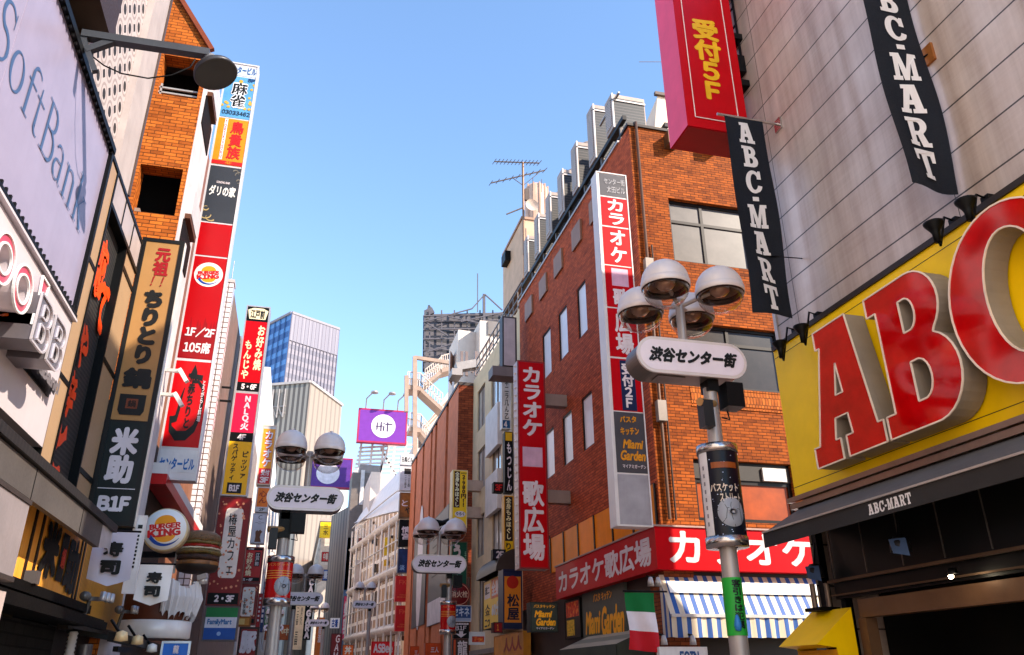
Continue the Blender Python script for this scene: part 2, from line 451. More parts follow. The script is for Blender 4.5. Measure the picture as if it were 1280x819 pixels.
def layout(s, vert=False, slab=False, gap=.08, lead=1.0, wide=False):
    out = []; pen = 0.0; E = em()
    for ch in s:
        if ch == ' ':
            pen += .35 * E; continue
        vs, fs = sglyph(ch) if slab else glyph(ch)
        if not vs: continue
        x0 = min(p[0] for p in vs); x1 = max(p[0] for p in vs); y0 = min(p[1] for p in vs); y1 = max(p[1] for p in vs)
        cjk = (not slab) and (ord(ch) > 0x2e80) and not (0xff10 <= ord(ch) <= 0xff5a)
        if vert:
            if ch in 'ー－~' or (ch == '-' and False):
                c = (x0 + x1) / 2, (y0 + y1) / 2
                vs = [(-(y - c[1]) + c[0], -(x - c[0]) + c[1]) for x, y in vs]
            ox = -(E / 2 if cjk else (x0 + x1) / 2)
            if slab:
                oy = -pen - y1; adv = (y1 - y0) + gap
            elif cjk:
                oy = -pen - E * .86; adv = E * lead
            else:
                oy = -pen - y1 - .06 * E; adv = (y1 - y0) + .16 * E
            out.append(([(x + ox, y + oy) for x, y in vs], fs)); pen += adv
        else:
            if cjk: out.append(([(x + pen, y) for x, y in vs], fs)); pen += E * lead
            else: out.append(([(x + pen - x0, y) for x, y in vs], fs)); pen += x1 - x0 + gap
    return out
def put(F, polys, r, mat, d, parent, name='lettering', bold=0.0, shear=0.0, rot=0.0, thick=0.0, fit=True, warp=None, steps=8):
    """fit a set of 2D polygons into the rectangle r=(u0,u1,v0,v1) of face F, at d in front of it"""
    pts = [(x + shear * y, y) for vs, fs in polys for x, y in vs]
    x0 = min(p[0] for p in pts) - bold; x1 = max(p[0] for p in pts) + bold; y0 = min(p[1] for p in pts) - bold; y1 = max(p[1] for p in pts) + bold
    u0, u1, v0, v1 = r; sx = (u1 - u0) / max(1e-6, x1 - x0); sy = (v1 - v0) / max(1e-6, y1 - y0)
    cu, cv = (u0 + u1) / 2, (v0 + v1) / 2; ca, sa = math.cos(R(rot)), math.sin(R(rot))
    offs = [(0, 0)] + ([(bold * math.cos(2 * math.pi * k / steps), bold * math.sin(2 * math.pi * k / steps)) for k in range(steps)] if bold else [])
    mb = MB()
    for k, (bx, by) in enumerate(offs):
        dd = d + .0005 * k
        for vs, fs in polys:
            P = []
            for x, y in vs:
                u = u0 + (x + shear * y + bx - x0) * sx; v = v0 + (y + by - y0) * sy
                if warp: u, v = warp(u, v)
                if rot: u, v = cu + (u - cu) * ca - (v - cv) * sa, cv + (u - cu) * sa + (v - cv) * ca
                P.append(F.at(u, v, dd))
            mb.add(P, fs)
    if thick:
        o = mb.build(name, mat, parent)
        return o
    return mb.build(name, mat, parent)
def write(F, s, q, mat, parent, d=.012, vert=False, bold=.03, shear=0, rot=0, slab=False, gap=.08, lead=1.0, name='lettering', warp=None):
    """q = (left, right, top, bottom) as fractions of the face, from its upper left"""
    r = (q[0] * F.w, q[1] * F.w, (1 - q[3]) * F.h, (1 - q[2]) * F.h)
    return put(F, layout(s, vert, slab, gap, lead), r, mat, d, parent, name, bold, shear, rot, warp=warp)
def solid(F, loops, r, d0, d1, mat, parent, name, mat_side=None, rim=None):
    """letter with depth: face, side walls and a thin rim"""
    vs, fs = loops_mesh(loops)
    x0 = min(p[0] for p in vs); x1 = max(p[0] for p in vs); y0 = min(p[1] for p in vs); y1 = max(p[1] for p in vs)
    T = lambda x, y: (r[0] + (x - x0) / (x1 - x0) * (r[1] - r[0]), r[2] + (y - y0) / (y1 - y0) * (r[3] - r[2]))
    mb = MB(); mb.add([F.at(*T(x, y), d1) for x, y in vs], fs)
    fo = mb.build(name, mat, parent)
    ms = MB()
    for lp in loops:
        n = len(lp); a = [F.at(*T(x, y), d0) for x, y in lp]; b = [F.at(*T(x, y), d1 - .002) for x, y in lp]
        ms.add(a + b, [(i, (i + 1) % n, n + (i + 1) % n, n + i) for i in range(n)])
    ms.build('return', mat_side or mat, fo)
    if rim:
        mr = MB()
        for lp in loops:
            P = [T(x, y) for x, y in lp]; n = len(P)
            for i in range(n):
                p, q = P[i], P[(i + 1) % n]
                if math.hypot(p[0] - q[0], p[1] - q[1]) > 1e-4: mr.bar(F.at(*p, d1 + .004), F.at(*q, d1 + .004), .016, .016)
        mr.build('rim', rim, fo)
    return fo
def ell(cx, cy, rx, ry, n=40): return [(cx + rx * math.cos(2 * math.pi * i / n), cy + ry * math.sin(2 * math.pi * i / n)) for i in range(n)]
def shape(F, loops, mat, d, parent, name='emblem', q=None):
    """flat shape from loops given in fractions (u from left, v from top) of the face; q scales into a sub-rectangle"""
    vs, fs = loops_mesh(loops)
    mb = MB(); q = q or (0, 1, 0, 1)
    mb.add([F.at((q[0] + x * (q[1] - q[0])) * F.w, (1 - (q[2] + y * (q[3] - q[2]))) * F.h, d) for x, y in vs], fs)
    return mb.build(name, mat, parent)

def sign(name, label, F, depth, case, panels, cat='sign', group=None, rim=.025, rimmat=None, arms=0, armside=-1):
    """a box sign: case, rim, panels, lettering"""
    t = thing(name, label, cat, F.base(depth), group)
    MB().fbox(F, 0, F.w, 0, F.h, -depth, 0).build('case', case, t)
    if rim:
        b = MB(); k = rim
        b.fbox(F, -.004, k, -.004, F.h + .004, -.01, .016); b.fbox(F, F.w - k, F.w + .004, -.004, F.h + .004, -.01, .016)
        b.fbox(F, k, F.w - k, -.004, k, -.01, .015); b.fbox(F, k, F.w - k, F.h - k, F.h + .004, -.01, .015)
        b.build('frame', rimmat or case, t)
    for p in panels:
        l, r, tp, bt = p['r']; k = rim if rim else 0
        u0 = max(l * F.w, k if l == 0 else 0) ; u1 = min(r * F.w, F.w - k if r == 1 else F.w)
        v0 = max((1 - bt) * F.h, k if bt == 1 else 0); v1 = min((1 - tp) * F.h, F.h - k if tp == 0 else F.h)
        po = MB().fbox(F, u0, u1, v0, v1, -.002, p.get('d', .006)).build(p.get('name', 'panel'), p['m'], t)
        if 'label' in p: po['label'] = p['label']
        for i, it in enumerate(p.get('t', [])):
            s, q, mt = it[0], it[1], it[2]; kw = dict(it[3]) if len(it) > 3 else {}
            kw.setdefault('d', p.get('d', .006) + .004 + .0008 * i)
            if callable(s): s(F, q, mt, po, **kw)
            else: write(F, s, q, mt, po, **kw)
    if arms:
        for i in range(arms):
            v = F.h * (i + .5) / arms; b = MB()
            u0, u1 = (-arms_len, 0) if armside < 0 else (F.w, F.w + arms_len)
            b.fbox(F, u0, u1, v - .06, v + .06, -depth * .75, -depth * .25); b.build('bracket', GREY, t)
    return t
arms_len = .5
def P(l, r, t, b, m, *txt, **kw): return dict(r=(l, r, t, b), m=m, t=list(txt), **kw)
def RECT(F, q, mt, po, d=.01, **kw):
    return MB().fbox(F, q[0] * F.w, q[1] * F.w, (1 - q[3]) * F.h, (1 - q[2]) * F.h, d - .004, d).build(kw.get('name', 'stripe'), mt, po)
def DISC(F, q, mt, po, d=.01, **kw):
    cx, cy = (q[0] + q[1]) / 2 * F.w, (1 - (q[2] + q[3]) / 2) * F.h; r = (q[1] - q[0]) / 2 * F.w
    vs = [F.at(cx, cy, d)] + [F.at(cx + r * math.cos(2 * math.pi * i / 40), cy + (r * kw.get('asp', 1)) * math.sin(2 * math.pi * i / 40), d) for i in range(40)]
    return MB().add(vs, [(0, 1 + i, 1 + (i + 1) % 40) for i in range(40)]).build(kw.get('name', 'disc'), mt, po)
def BURGERLOGO(F, q, mt, po, d=.01, **kw):
    """round burger emblem: two bun halves, tilted red words, blue crescent"""
    cx, cy = (q[0] + q[1]) / 2 * F.w, (1 - (q[2] + q[3]) / 2) * F.h; r = (q[1] - q[0]) / 2 * F.w
    W = C((236, 228, 220), .3, dirt=.1); O = C((238, 150, 22), .35, var=.05, dirt=.1); B = C((24, 66, 150), .35); RD = C((214, 24, 26), .35)
    if not kw.get('nodisc'): DISC(F, q, W, po, d)
    def poly(loop, mt, dd, nm): MB().add([F.at(cx + x * r, cy + y * r, dd) for x, y in loop], [tuple(range(len(loop)))]).build(nm, mt, po)
    ca, sa = math.cos(R(8)), math.sin(R(8))
    rt = lambda L: [(x * ca - y * sa, x * sa + y * ca) for x, y in L]
    poly(rt(arc(.02, .28, .52, .44, 0, 180, 16)), O, d + .001, 'bun')
    poly(rt([(-.5, -.30)] + arc(.0, -.30, .50, .34, 180, 360, 16)), O, d + .001, 'bun')
    G = Face(F.at(cx - r, cy - r, 0), F.U, F.N, 2 * r, 2 * r)
    write(G, 'ＢＵＲＧＥＲ', (.12, .86, .345, .485), RD, po, d=d + .0025, bold=.07, rot=8, gap=.12)
    write(G, 'ＫＩＮＧ', (.10, .88, .485, .685), RD, po, d=d + .0025, bold=.07, rot=8, gap=.12)
    b = MB(); N = 26
    o = [(.84 * math.cos(R(a)), .84 * math.sin(R(a))) for a in [205 + 125 * i / N for i in range(N + 1)]]
    i_ = [((.84 - .17 * math.sin(math.pi * min(1, (i / N) * .55 + .42))) * math.cos(R(205 + 125 * i / N)), (.84 - .17 * math.sin(math.pi * min(1, (i / N) * .55 + .42))) * math.sin(R(205 + 125 * i / N))) for i in range(N + 1)]
    b.add([F.at(cx + x * r, cy + y * r, d + .0012) for x, y in o + i_], [(k, k + 1, N + 2 + k, N + 1 + k) for k in range(N)])
    b.build('crescent', B, po)
def holed(mb, F, holes, depth, w=None, h=None):
    """a wall sheet with rectangular openings and their reveals; holes = (u0,u1,v0,v1)"""
    w = w or F.w; h = h or F.h
    us = sorted({0, w} | {a for x in holes for a in x[:2]}); vs = sorted({0, h} | {a for x in holes for a in x[2:]})
    us = [u for u in us if 0 <= u <= w]; vs = [v for v in vs if 0 <= v <= h]
    for i in range(len(us) - 1):
        for j in range(len(vs) - 1):
            cu, cv = (us[i] + us[i + 1]) / 2, (vs[j] + vs[j + 1]) / 2
            if not any(x[0] < cu < x[1] and x[2] < cv < x[3] for x in holes):
                mb.fquad(F, us[i], us[i + 1], vs[j], vs[j + 1], 0)
    a = F.at
    for u0, u1, v0, v1 in holes:
        for p in (((u0, v0), (u0, v1)), ((u0, v1), (u1, v1)), ((u1, v1), (u1, v0)), ((u1, v0), (u0, v0))):
            mb.add([a(*p[0], 0), a(*p[1], 0), a(*p[1], -depth), a(*p[0], -depth)], [(0, 1, 2, 3)])
    return mb
def window(F, hole, parent, depth, frame, pane, mull=(), trans=(), fw=.045, label=None):
    """frame with mullions (fractions) set back in its opening, and one pane"""
    u0, u1, v0, v1 = hole; b = MB(); d0, d1 = -depth - .03, -depth + .03
    b.fbox(F, u0 + .001, u0 + fw, v0, v1, d0, d1); b.fbox(F, u1 - fw, u1 - .001, v0, v1, d0, d1)
    b.fbox(F, u0 + fw, u1 - fw, v0 + .001, v0 + fw, d0, d1); b.fbox(F, u0 + fw, u1 - fw, v1 - fw, v1 - .001, d0, d1)
    for k in mull: x = u0 + (u1 - u0) * k; b.fbox(F, x - fw / 2, x + fw / 2, v0 + fw, v1 - fw, d0, d1 - .004)
    for k in trans: x = v0 + (v1 - v0) * k; b.fbox(F, u0 + fw, u1 - fw, x - fw / 2, x + fw / 2, d0, d1 - .006)
    wo = b.build('window', frame, parent)
    if label: wo['label'] = label
    MB().fquad(F, u0, u1, v0, v1, -depth - .004).build('pane', pane, wo)
    return wo
def sub(F, TL, BR, kind):
    """opening of a face from two sight lines"""
    if kind == 'y': p, q = ony(*TL, F.O.y), ony(*BR, F.O.y)
    else: p, q = onx(*TL, F.O.x), onx(*BR, F.O.x)
    a, b = (p - F.O), (q - F.O); us = sorted((a.dot(F.U), b.dot(F.U))); vs = sorted((a.z, b.z))
    return (us[0], us[1], vs[0], vs[1])
# ================================================================== GROUND
structure(MB().box(-900, 900, -300, 1500, -.5, 0).build('ground', C((206, 194, 178), .85, dirt=.15)))
structure(MB().box(-2.0, 5.6, -20, 160, .001, .004).build('road', grid_tile('paving', (186, 158, 134), (110, 96, 84), .3, .15, .006, .5, .7)))
for nm, a, b in (('pavement', -3.2, -2.0), ('pavement', 5.6, 7.0)):
    structure(MB().box(a, b, -20, 160, .001, .12).build(nm, grid_tile('kerbside', (140, 130, 124), (70, 66, 62), .3, .3, .005, 0, .75)))

# ================================================================== RIGHT SIDE
XR = 6.5
SUN_BRICK = brick('orange', (172, 86, 28), (106, 47, 15), (28, 17, 11), w=.2, h=.064)  # front face of the brick, orange sunlight put into its colour
SHADE_BRICK = brick('red', (196, 90, 52), (146, 62, 36), (60, 36, 28), gap=.007, soot=.25)  # same brick on the shaded sides, redder tone put into its colour
ORANGE = C((255, 142, 8), .4, 0, .08, .12, spec=.12, name='orange')
DKFR = C((34, 26, 22), .4, .3, .1, .2, name='dark_frame')
BLIND = C((240, 232, 230), .3, 0, .05, .1, spec=.5, name='blind')
BEIGE = C((226, 196, 156), .7, 0, .08, .28, name='beige')

# ---- shoe shop building with the metal wall
t = thing('shop_building', 'grey metal-panelled shop building above the yellow sign with giant red letters', 'building', (10, 3, 0))
PANEL = panel_wall()
mb = MB(); mb.fquad(rside(XR, .4, 9.4, 0, 13.3), 0, 9.0, 3.7, 13.3, 0)
mb.add([(XR, 9.4, 0), (11.3, 9.4, 0), (11.3, 9.4, 13.3), (XR, 9.4, 13.3)], [(0, 1, 2, 3)])
mb.add([(XR, 9.4, 13.3), (11.3, 9.4, 13.3), (11.3, .4, 13.3), (XR, .4, 13.3)], [(0, 1, 2, 3)])
mb.add([(XR, .4, 0), (11.3, .4, 0), (11.3, .4, 13.3), (XR, .4, 13.3)], [(0, 1, 2, 3)]); mb.add([(11.3, .4, 0), (11.3, 9.4, 0), (11.3, 9.4, 13.3), (11.3, .4, 13.3)], [(0, 1, 2, 3)])
mb.build('wall', PANEL, t)
MB().box(XR - .02, XR + .03, 9.36, 9.43, 5.9, 13.3).build('corner_trim', C((214, 204, 198), .4, .3, name='trim'), t)
MB().box(XR + .9, 11.2, .5, 9.38, 0, 3.69).build('shopfront_backing', BLACK, t)
MB().box(XR, XR + .9, .5, 9.38, 3.5, 3.69).build('soffit', BLACK, t)
b = MB()
for y in (9.38, 8.98):
    b.box(XR + .02, XR + .12, y - .09, y, 0, 3.5)
b.build('door_post', BLACK, t)
f = rpx(XR, (1085, 752), (1278, 770))
b = MB(); b.box(XR - .05, XR + .1, .6, 8.58, 2.22, 2.42); b.box(XR - .05, XR + .1, 8.48, 8.62, 0, 2.215)
b.build('door_frame', C((118, 86, 62), .42, .3, name='bronze'), t)
b = MB(); b.box(XR - .04, XR + .06, .6, 8.98, 2.46, 3.42)
b.build('shutter_box', C((12, 11, 11), .35, 0, .1, .1, name='blackbox'), t)
b = MB(); b.bar((XR - .1, 9.0, 2.66), (XR - .1, .6, 2.66), .04, .035); b.bar((XR - .08, 9.0, 2.5), (XR - .08, .6, 2.5), .02, .02)
b.build('rail', C((106, 84, 66), .35, .6, name='rail'), t)
for k in range(11): y = 8.9 - k * .62; MB().bar((XR - .07, y, 2.7), (XR - .07, y, 3.4), .012, .012).build('hanger_rod', C((120, 112, 106), .3, .8), t)
b = MB(); b.bar((XR - .3, 9.3, 3.38), (XR - .3, 8.1, 3.42), .06, .05); b.bar((XR - .3, 9.3, 3.38), (XR, 9.3, 3.4), .03, .03)
b.build('awning_motor', C((132, 104, 88), .4, .3), t)

# ---- yellow sign board with giant letters
YEL = C((255, 206, 0), .4, 0, .05, .05, spec=.25, name='yellow')
t = thing('letter_sign', 'long yellow sign board carrying giant glossy red letters ABC', 'sign', (XR, 3, 3.75))
G = rside(XR - .1, .6, 9.42, 3.78, 5.93)
MB().fbox(G, 0, G.w, 0, G.h, -.09, 0).build('board', YEL, t)
b = MB()
for k in range(4): u = G.w - 1.6 - k * 2.4
b.fbox(G, 0, G.w, G.h - .02, G.h + .05, -.1, .03); b.fbox(G, 0, G.w, .14, .148, 0, .003); b.fbox(G, 0, G.w, G.h - .14, G.h - .132, 0, .003)
b.build('top_trim', C((46, 36, 30), .5), t)
b = MB(); b.bar((XR - .2, 9.42, 3.74), (XR - .2, .6, 3.74), .07, .06); b.bar((XR - .12, 9.42, 3.66), (XR - .12, .6, 3.66), .16, .07)
b.build('bottom_rail', C((150, 132, 120), .3, .8), t)
GR = C((206, 0, 6), .07, 0, .2, .06, coat=.55, spec=.3, name='gloss_red')
RET = C((150, 138, 126), .45, 0, .1, .35, name='letter_return'); RIM = C((250, 226, 204), .35, name='letter_rim')
GX = Face((XR - .1, 9.42, 3.78), (0, -1, 0), (-1, 0, 0), G.w, G.h)
def yy(y): return 9.42 - y
for ch, ya, yb, za, zb in (('A_wide', 8.41, 7.13, 3.93, 5.60), ('B', 7.07, 5.92, 3.93, 5.60), ('C', 5.90, 4.42, 3.95, 5.70)):
    solid(GX, SLAB[ch], (yy(ya), yy(yb), za - 3.78, zb - 3.78), .02, .3, GR, t, 'letter', RET, RIM)
# ---- spotlights above the board
def spot(px, py):
    p = onx(px, py, XR - .36); z = 6.02; y = p.y
    s = thing('sign_spotlight', '', 'spotlight', (XR - .1, y, z), 'black spotlights above the yellow sign')
    MB().lathe((XR - .36, y, p.z - .02), [(.0, -.16), (.035, -.16), (.04, -.06), (.055, -.02), (.10, .05), (.105, .07), (.0, .05)], 18).build('lamp_head', BLACK, s)
    MB().tube([(XR - .36, y, p.z - .16), (XR - .34, y, p.z - .22), (XR - .2, y, z + .03), (XR, y, z - .02)], .014, 6).build('arm', BLACK, s)
    MB().box(XR - .11, XR - .002, y - .05, y + .05, z - .03, z + .03).build('base', BLACK, s)
    return s
for (px, py), lb in (((975, 432), 'black spotlight at the far end of the yellow sign board'), ((1002, 412), 'black spotlight over the yellow sign just before its far end'),
                     ((1168, 284), 'black spotlight over the yellow sign above the gap between red letters'), ((1208, 256), 'black spotlight over the yellow sign beside the big letter C')):
    spot(px, py)['label'] = lb
# ---- black awning under the board
t = thing('shop_awning', 'black canvas awning with white lettering on its valance under the yellow board', 'awning', (XR, 3, 3.1))
BLKC = C((48, 45, 44), .75, 0, .1, .25, name='canvas_black')
yn, yf = .6, 9.05
b = MB(); X1, Z1, X0, Z0 = XR - .1, 3.64, 5.62, 3.24
b.add([(X1, yf + .3, Z1), (X0, yf, Z0), (X0, yn, Z0), (X1, yn, Z1)], [(0, 1, 2, 3)])
b.add([(X1, yf + .3, Z1 - .02), (X0, yf, Z0 - .02), (X0, yn, Z0 - .02), (X1, yn, Z1 - .02)], [(3, 2, 1, 0)])
b.build('canopy', C((96, 92, 90), .7, 0, .12, .3, name='canvas_grey'), t)
V = rside(X0 - .012, yn, yf, 3.06, 3.24)
vo = MB().fbox(V, 0, V.w, 0, V.h, -.01, 0).build('valance', BLKC, t)
b = MB(); b.add([(X1, yf + .31, Z1 - .2), (X1, yf + .31, Z1), (X0, yf + .01, Z0), (X0, yf + .01, Z0 - .18)], [(0, 1, 2, 3)]); b.build('side_flap', C((104, 92, 80), .7), t)
MB().bar((X0 - .015, yf, Z0 + .005), (X0 - .015, yn, Z0 + .005), .03, .02).build('front_bar', C((190, 180, 172), .4, .4), t)
for y in (8.6, 5.2, 1.5): MB().bar((X1, y, 3.35), (X0 + .05, y, 3.17), .03, .03).build('folding_arm', C((110, 104, 100), .35, .6), t)
put(V, layout('ABC-MART', False, True, .1), (yf - 7.03, yf - 6.40, .035, .145), WHITE, .003, vo, bold=0)
# ---- floodlights below the awning, lit bulbs
def flood(px, py, X, label):
    p = onx(px, py, X)
    s = thing('floodlight', label, 'floodlight', p, 'floodlights under the black awning')
    b = MB(); b.lathe(p, [(.0, .16), (.06, .16), (.10, .1), (.11, 0), (.0, .0)], 16, 'z'); b.build('housing', C((34, 34, 38), .35, .3), s)
    b = MB(); b.add([p + Vector((-.12, .02, .13)), p + Vector((-.02, -.12, .13)), p + Vector((-.04, -.16, -.06)), p + Vector((-.13, -.03, -.02))], [(0, 1, 2, 3)])
    b.build('barn_door', C((70, 92, 128), .3, .2), s)
    MB().bar(p + Vector((0, 0, .16)), p + Vector((.05, 0, .42)), .02).build('hanger', BLACK, s)
flood(1020, 722, XR - .25, 'floodlight with blue barn door at the far end of the black shopfront')
flood(1127, 690, XR - .35, 'floodlight with blue barn door halfway along the black shopfront')
for px, py, lb in ((1188, 717, 'small lit spotlight bulb on the rail over the shop door'), (1274, 583, 'small lit bulb tucked under the black awning edge')):
    p = onx(px, py, XR - .3 if py > 600 else 5.7)
    s = thing('spot_bulb', lb, 'lamp', p)
    MB().lathe(p + Vector((0, 0, -.03)), [(0, -.02), (.018, -.015), (.024, .01), (.0, .015)], 14).build('bulb', lamp_glow((255, 236, 200), 40), s)
    MB().lathe(p + Vector((.03, 0, .0)), [(.0, .06), (.045, .05), (.05, .0)], 14).build('holder', BLACK, s)
# ---- yellow box at the shop corner and the grey pipes
t = thing('corner_hood', 'bright yellow wedge-shaped hood at the lower corner of the shoe shop', 'hood', (6.2, 8.9, 1.6))
A = onx(1018, 772, 6.4); 
b = MB(); y0, y1 = 8.62, 9.42
b.add([(5.85, y1, 1.93), (5.85, y0, 1.93), (6.38, y0, 2.34), (6.38, y1, 2.34)], [(0, 1, 2, 3)])
b.add([(5.85, y0, 1.93), (6.38, y0, 2.34), (6.38, y0, 1.2), (6.2, y0, 1.2), (6.1, y0, 1.9)], [(0, 1, 2, 3, 4)])
b.add([(5.85, y1, 1.93), (6.38, y1, 2.34), (6.38, y1, 1.2), (6.2, y1, 1.2), (6.1, y1, 1.9)], [(0, 1, 2, 3, 4)])
b.add([(5.85, y1, 1.93), (5.85, y0, 1.93), (6.1, y0, 1.9), (6.1, y1, 1.9)], [(0, 1, 2, 3)])
b.build('hood_panel', YEL, t)
MB().box(6.1, 6.38, y0 + .01, y1 - .01, .2, 1.88).build('box_body', C((222, 150, 20), .5), t)
t = thing('corner_pipe', 'pair of short brown pipes with a black cap beside the yellow hood', 'pipe', (6.4, 9.35, 2.3))
for dx in (0, .12): MB().tube([(6.3 + dx, 9.2 - dx, 2.38), (6.3 + dx, 9.2 - dx, 2.66)], .035, 10).build('pipe', C((120, 100, 88), .4, .5), t)
MB().box(6.2, 6.5, 8.98, 9.28, 2.33, 2.37).build('plate', BLACK, t)

# ---- hanging cloth banners
def banner(name, label, F, mat, waves=2.2, amp=.035, nx=8, nz=40, pts=None, **kw):
    t = thing(name, label, kw.get('cat', 'banner'), F.at(F.w / 2, F.h, 0), kw.get('group'))
    ph = kw.get('ph', 0)
    def off(u, v):
        k = v / F.h
        return (.03 + amp * math.sin(u / F.w * waves * 2 + k * 5 + ph) * (1 - k * .6) + .02 * math.sin(k * 9 + u * 6 + ph))
    mb = MB(); vs = []
    for j in range(nz + 1):
        for i in range(nx + 1):
            u = F.w * i / nx; v = F.h * j / nz
            low = kw.get('low', 0) * (math.sin(i / nx * 3.1 + .3) * .5 + .5) * (1 - v / F.h) if kw.get('low') else 0
            vs.append(F.at(u, v - low, off(u, v)))
    fs = [(j * (nx + 1) + i, j * (nx + 1) + i + 1, (j + 1) * (nx + 1) + i + 1, (j + 1) * (nx + 1) + i) for j in range(nz) for i in range(nx)]
    mb.add(vs, fs, True); c = mb.build('cloth', mat, t)
    return t, c, off
def on_cloth(F, off, s, q, mat, parent, **kw):
    r = (q[0] * F.w, q[1] * F.w, (1 - q[3]) * F.h, (1 - q[2]) * F.h)
    o = put(F, layout(s, True, True, kw.get('gap', .16)), r, mat, .012, parent, bold=0)
    for v in o.data.vertices:
        p = Vector(v.co) + WL[parent.name] - F.O; u, vv = p.dot(F.U), p.z
        v.co = Vector(v.co) + F.N * off(u, vv)
    return o
NAVY = C((20, 24, 34), .8, 0, .15, .1, name='navy_cloth')
ends = {}
B1 = front(8.55, 922, 971, 150, 394)
t, c, off = banner('shop_banner', 'long navy banner with white ABC-MART letters hanging over the brick front', B1, NAVY, nx=10, nz=50, low=.02, group='navy banners on the metal wall')
on_cloth(B1, off, 'ABC-MART', (.28, .72, .025, .985), WHITE, c)
MB().tube([(B1.O.x - .1, 8.55, B1.O.z + B1.h + .03), (XR + .005, 8.55, B1.O.z + B1.h + .03)], .022, 10).build('rod', CHROME, t)
MB().tube([(B1.O.x + .1, 8.55, B1.O.z + .9), (XR, 8.55, B1.O.z + .95)], .008, 6).build('tie', BLACK, t)
MB().box(XR - .03, XR - .002, 8.47, 8.63, B1.O.z + B1.h - .08, B1.O.z + B1.h + .12).build('bracket', CHROME, t)
xb = ony(1133, 232, 5.75).x; xc_ = ony(1198, 240, 5.75).x; zb = ony(1165, 236, 5.75).z
B2 = fr(5.75, xb, xc_, zb, zb + B1.h + .05)
t, c, off = banner('shop_banner', 'near navy banner with white slab letters cropped by the top of the picture', B2, NAVY, nx=10, nz=50, low=.04, ph=1.3, group='navy banners on the metal wall')
on_cloth(B2, off, 'ABC-MART', (.27, .75, .02, .965), WHITE, c)
MB().tube([(B2.O.x - .1, 5.75, B2.O.z + B2.h + .03), (XR + .005, 5.75, B2.O.z + B2.h + .03)], .022, 10).build('rod', CHROME, t)
p = onx(1160, 68, XR - .03)
MB().box(XR - .035, XR - .002, p.y - .07, p.y + .07, p.z - .12, p.z + .12).build('anchor_plate', C((176, 108, 52), .5, .4), t)
MB().tube([(B2.O.x + B2.w, 5.75, p.z), (XR - .03, p.y, p.z)], .012, 6).build('tie', BLACK, t)

# ---- tall red box sign between the two buildings
F = front(9.0, 852, 934.5, -130, 140); F.h = ony(880, -130, 9).z - 9.42; F.O.z = 9.42
F = fr(9.0, ony(853, 100, 9).x, ony(931, 130, 9).x, 9.42, 13.6)
YT = C((252, 190, 20), .35, name='sign_yellow')
PINK = C((236, 72, 110), .4, 0, .06, .12, name='pink')
t = sign('box_sign', 'tall red box sign with yellow 受付5F and pink side above the brick roof', F, .62, RED,
     [P(.12, .86, 0, .955, RED, ('受付５Ｆ', (.26, .72, 1 - (ony(885, 26, 9).z - 9.42) / 4.18, 1 - (ony(893, 126, 9).z - 9.42) / 4.18), YT, dict(vert=True, bold=.05)), name='panel')], rim=0)
b = MB()
for u in (.13, .84): b.fbox(F, u * F.w, u * F.w + .012, .045 * F.h, F.h, .006, .016)
b.fbox(F, .13 * F.w, .845 * F.w, .045 * F.h - .012, .045 * F.h, .006, .016)
b.build('border_line', C((255, 236, 226), .4), t)
MB().add([F.at(-.003, 0, -.62), F.at(-.003, F.h, -.62), F.at(-.003, F.h, .0), F.at(-.003, 0, 0)], [(0, 1, 2, 3)]).build('side_panel', PINK, t)
MB().box(F.O.x + .02, F.O.x + F.w, 9.02, 9.6, 9.405, 9.418).build('underside', C((150, 6, 14), .5), t)
for z in (10.6, 11.6, 12.7): MB().box(F.O.x + F.w, XR + .02, 9.1, 9.36, z - .06, z + .06).build('bracket', DARK, t)
t = thing('wall_fixture', 'narrow black ladder-like cable frame beside the red box sign', 'fixture', (6.45, 8.9, 10.5))
b = MB(); q = [onx(922, y, XR - .04) for y in (5, 55)]
b.bar((XR - .06, 9.3, 11.0), (XR - .06, 9.3, 13.2), .03); b.bar((XR - .06, 9.14, 11.0), (XR - .06, 9.14, 13.2), .03)
for k in range(6): b.bar((XR - .06, 9.3, 11.1 + k * .4), (XR - .06, 9.14, 11.1 + k * .4), .025)
b.build('rungs', DARK, t); MB().box(XR - .14, XR - .01, 9.12, 9.32, 10.85, 11.2).build('junction_box', DARK, t)

# ================================================================== brick karaoke building
Y2, Y2B = 13.9, 23.7
t = thing('brick_building', 'orange brick corner building with karaoke signs and a row of roof units', 'building', (11, 18.8, 0))
HT = ony(787, 158, Y2).z
FF = fr(Y2, XR, 16.5, 0, HT); FS = rside(XR, Y2, Y2B, 0, HT)
W1 = sub(FF, (835, 247), (945, 338), 'y'); W2 = sub(FF, (855, 402), (985, 492), 'y'); W3 = sub(FF, (866, 573), (1000, 656), 'y')
for k in (W1, W2, W3): pass
b = MB(); holed(b, FF, [W1, W2, W3], .16); b.build('wall', SUN_BRICK, t)
side = [((722, 361), (733, 414)), ((699, 394), (709, 442)), ((679, 420), (688, 464)),
        ((728, 498), (741, 556)), ((704, 519), (715, 575)), ((682, 540), (692, 592))]
holes = []
for a, c in side: holes.append(sub(FS, a, c, 'x'))
for (a, c), dy in ((side[0], 2.9), (side[3], 2.9)):
    h = sub(FS, a, c, 'x'); holes.append((h[0] + dy * .62, h[1] + dy * .62, h[2] + .04, h[3] + .06))
holes = [((h[0] + h[1]) / 2 - (h[1] - h[0]) * .68, (h[0] + h[1]) / 2 + (h[1] - h[0]) * .68, *(holes[0][2:] if i in (0, 1, 2, 6) else holes[3][2:])) for i, h in enumerate(holes)]
b = MB(); holed(b, FS, holes, .14); b.build('wall', SHADE_BRICK, t)
MB().box(XR + .3, 16.4, Y2 + .3, Y2B - .1, 0, HT - .25).build('roof', C((110, 104, 98), .8), t)
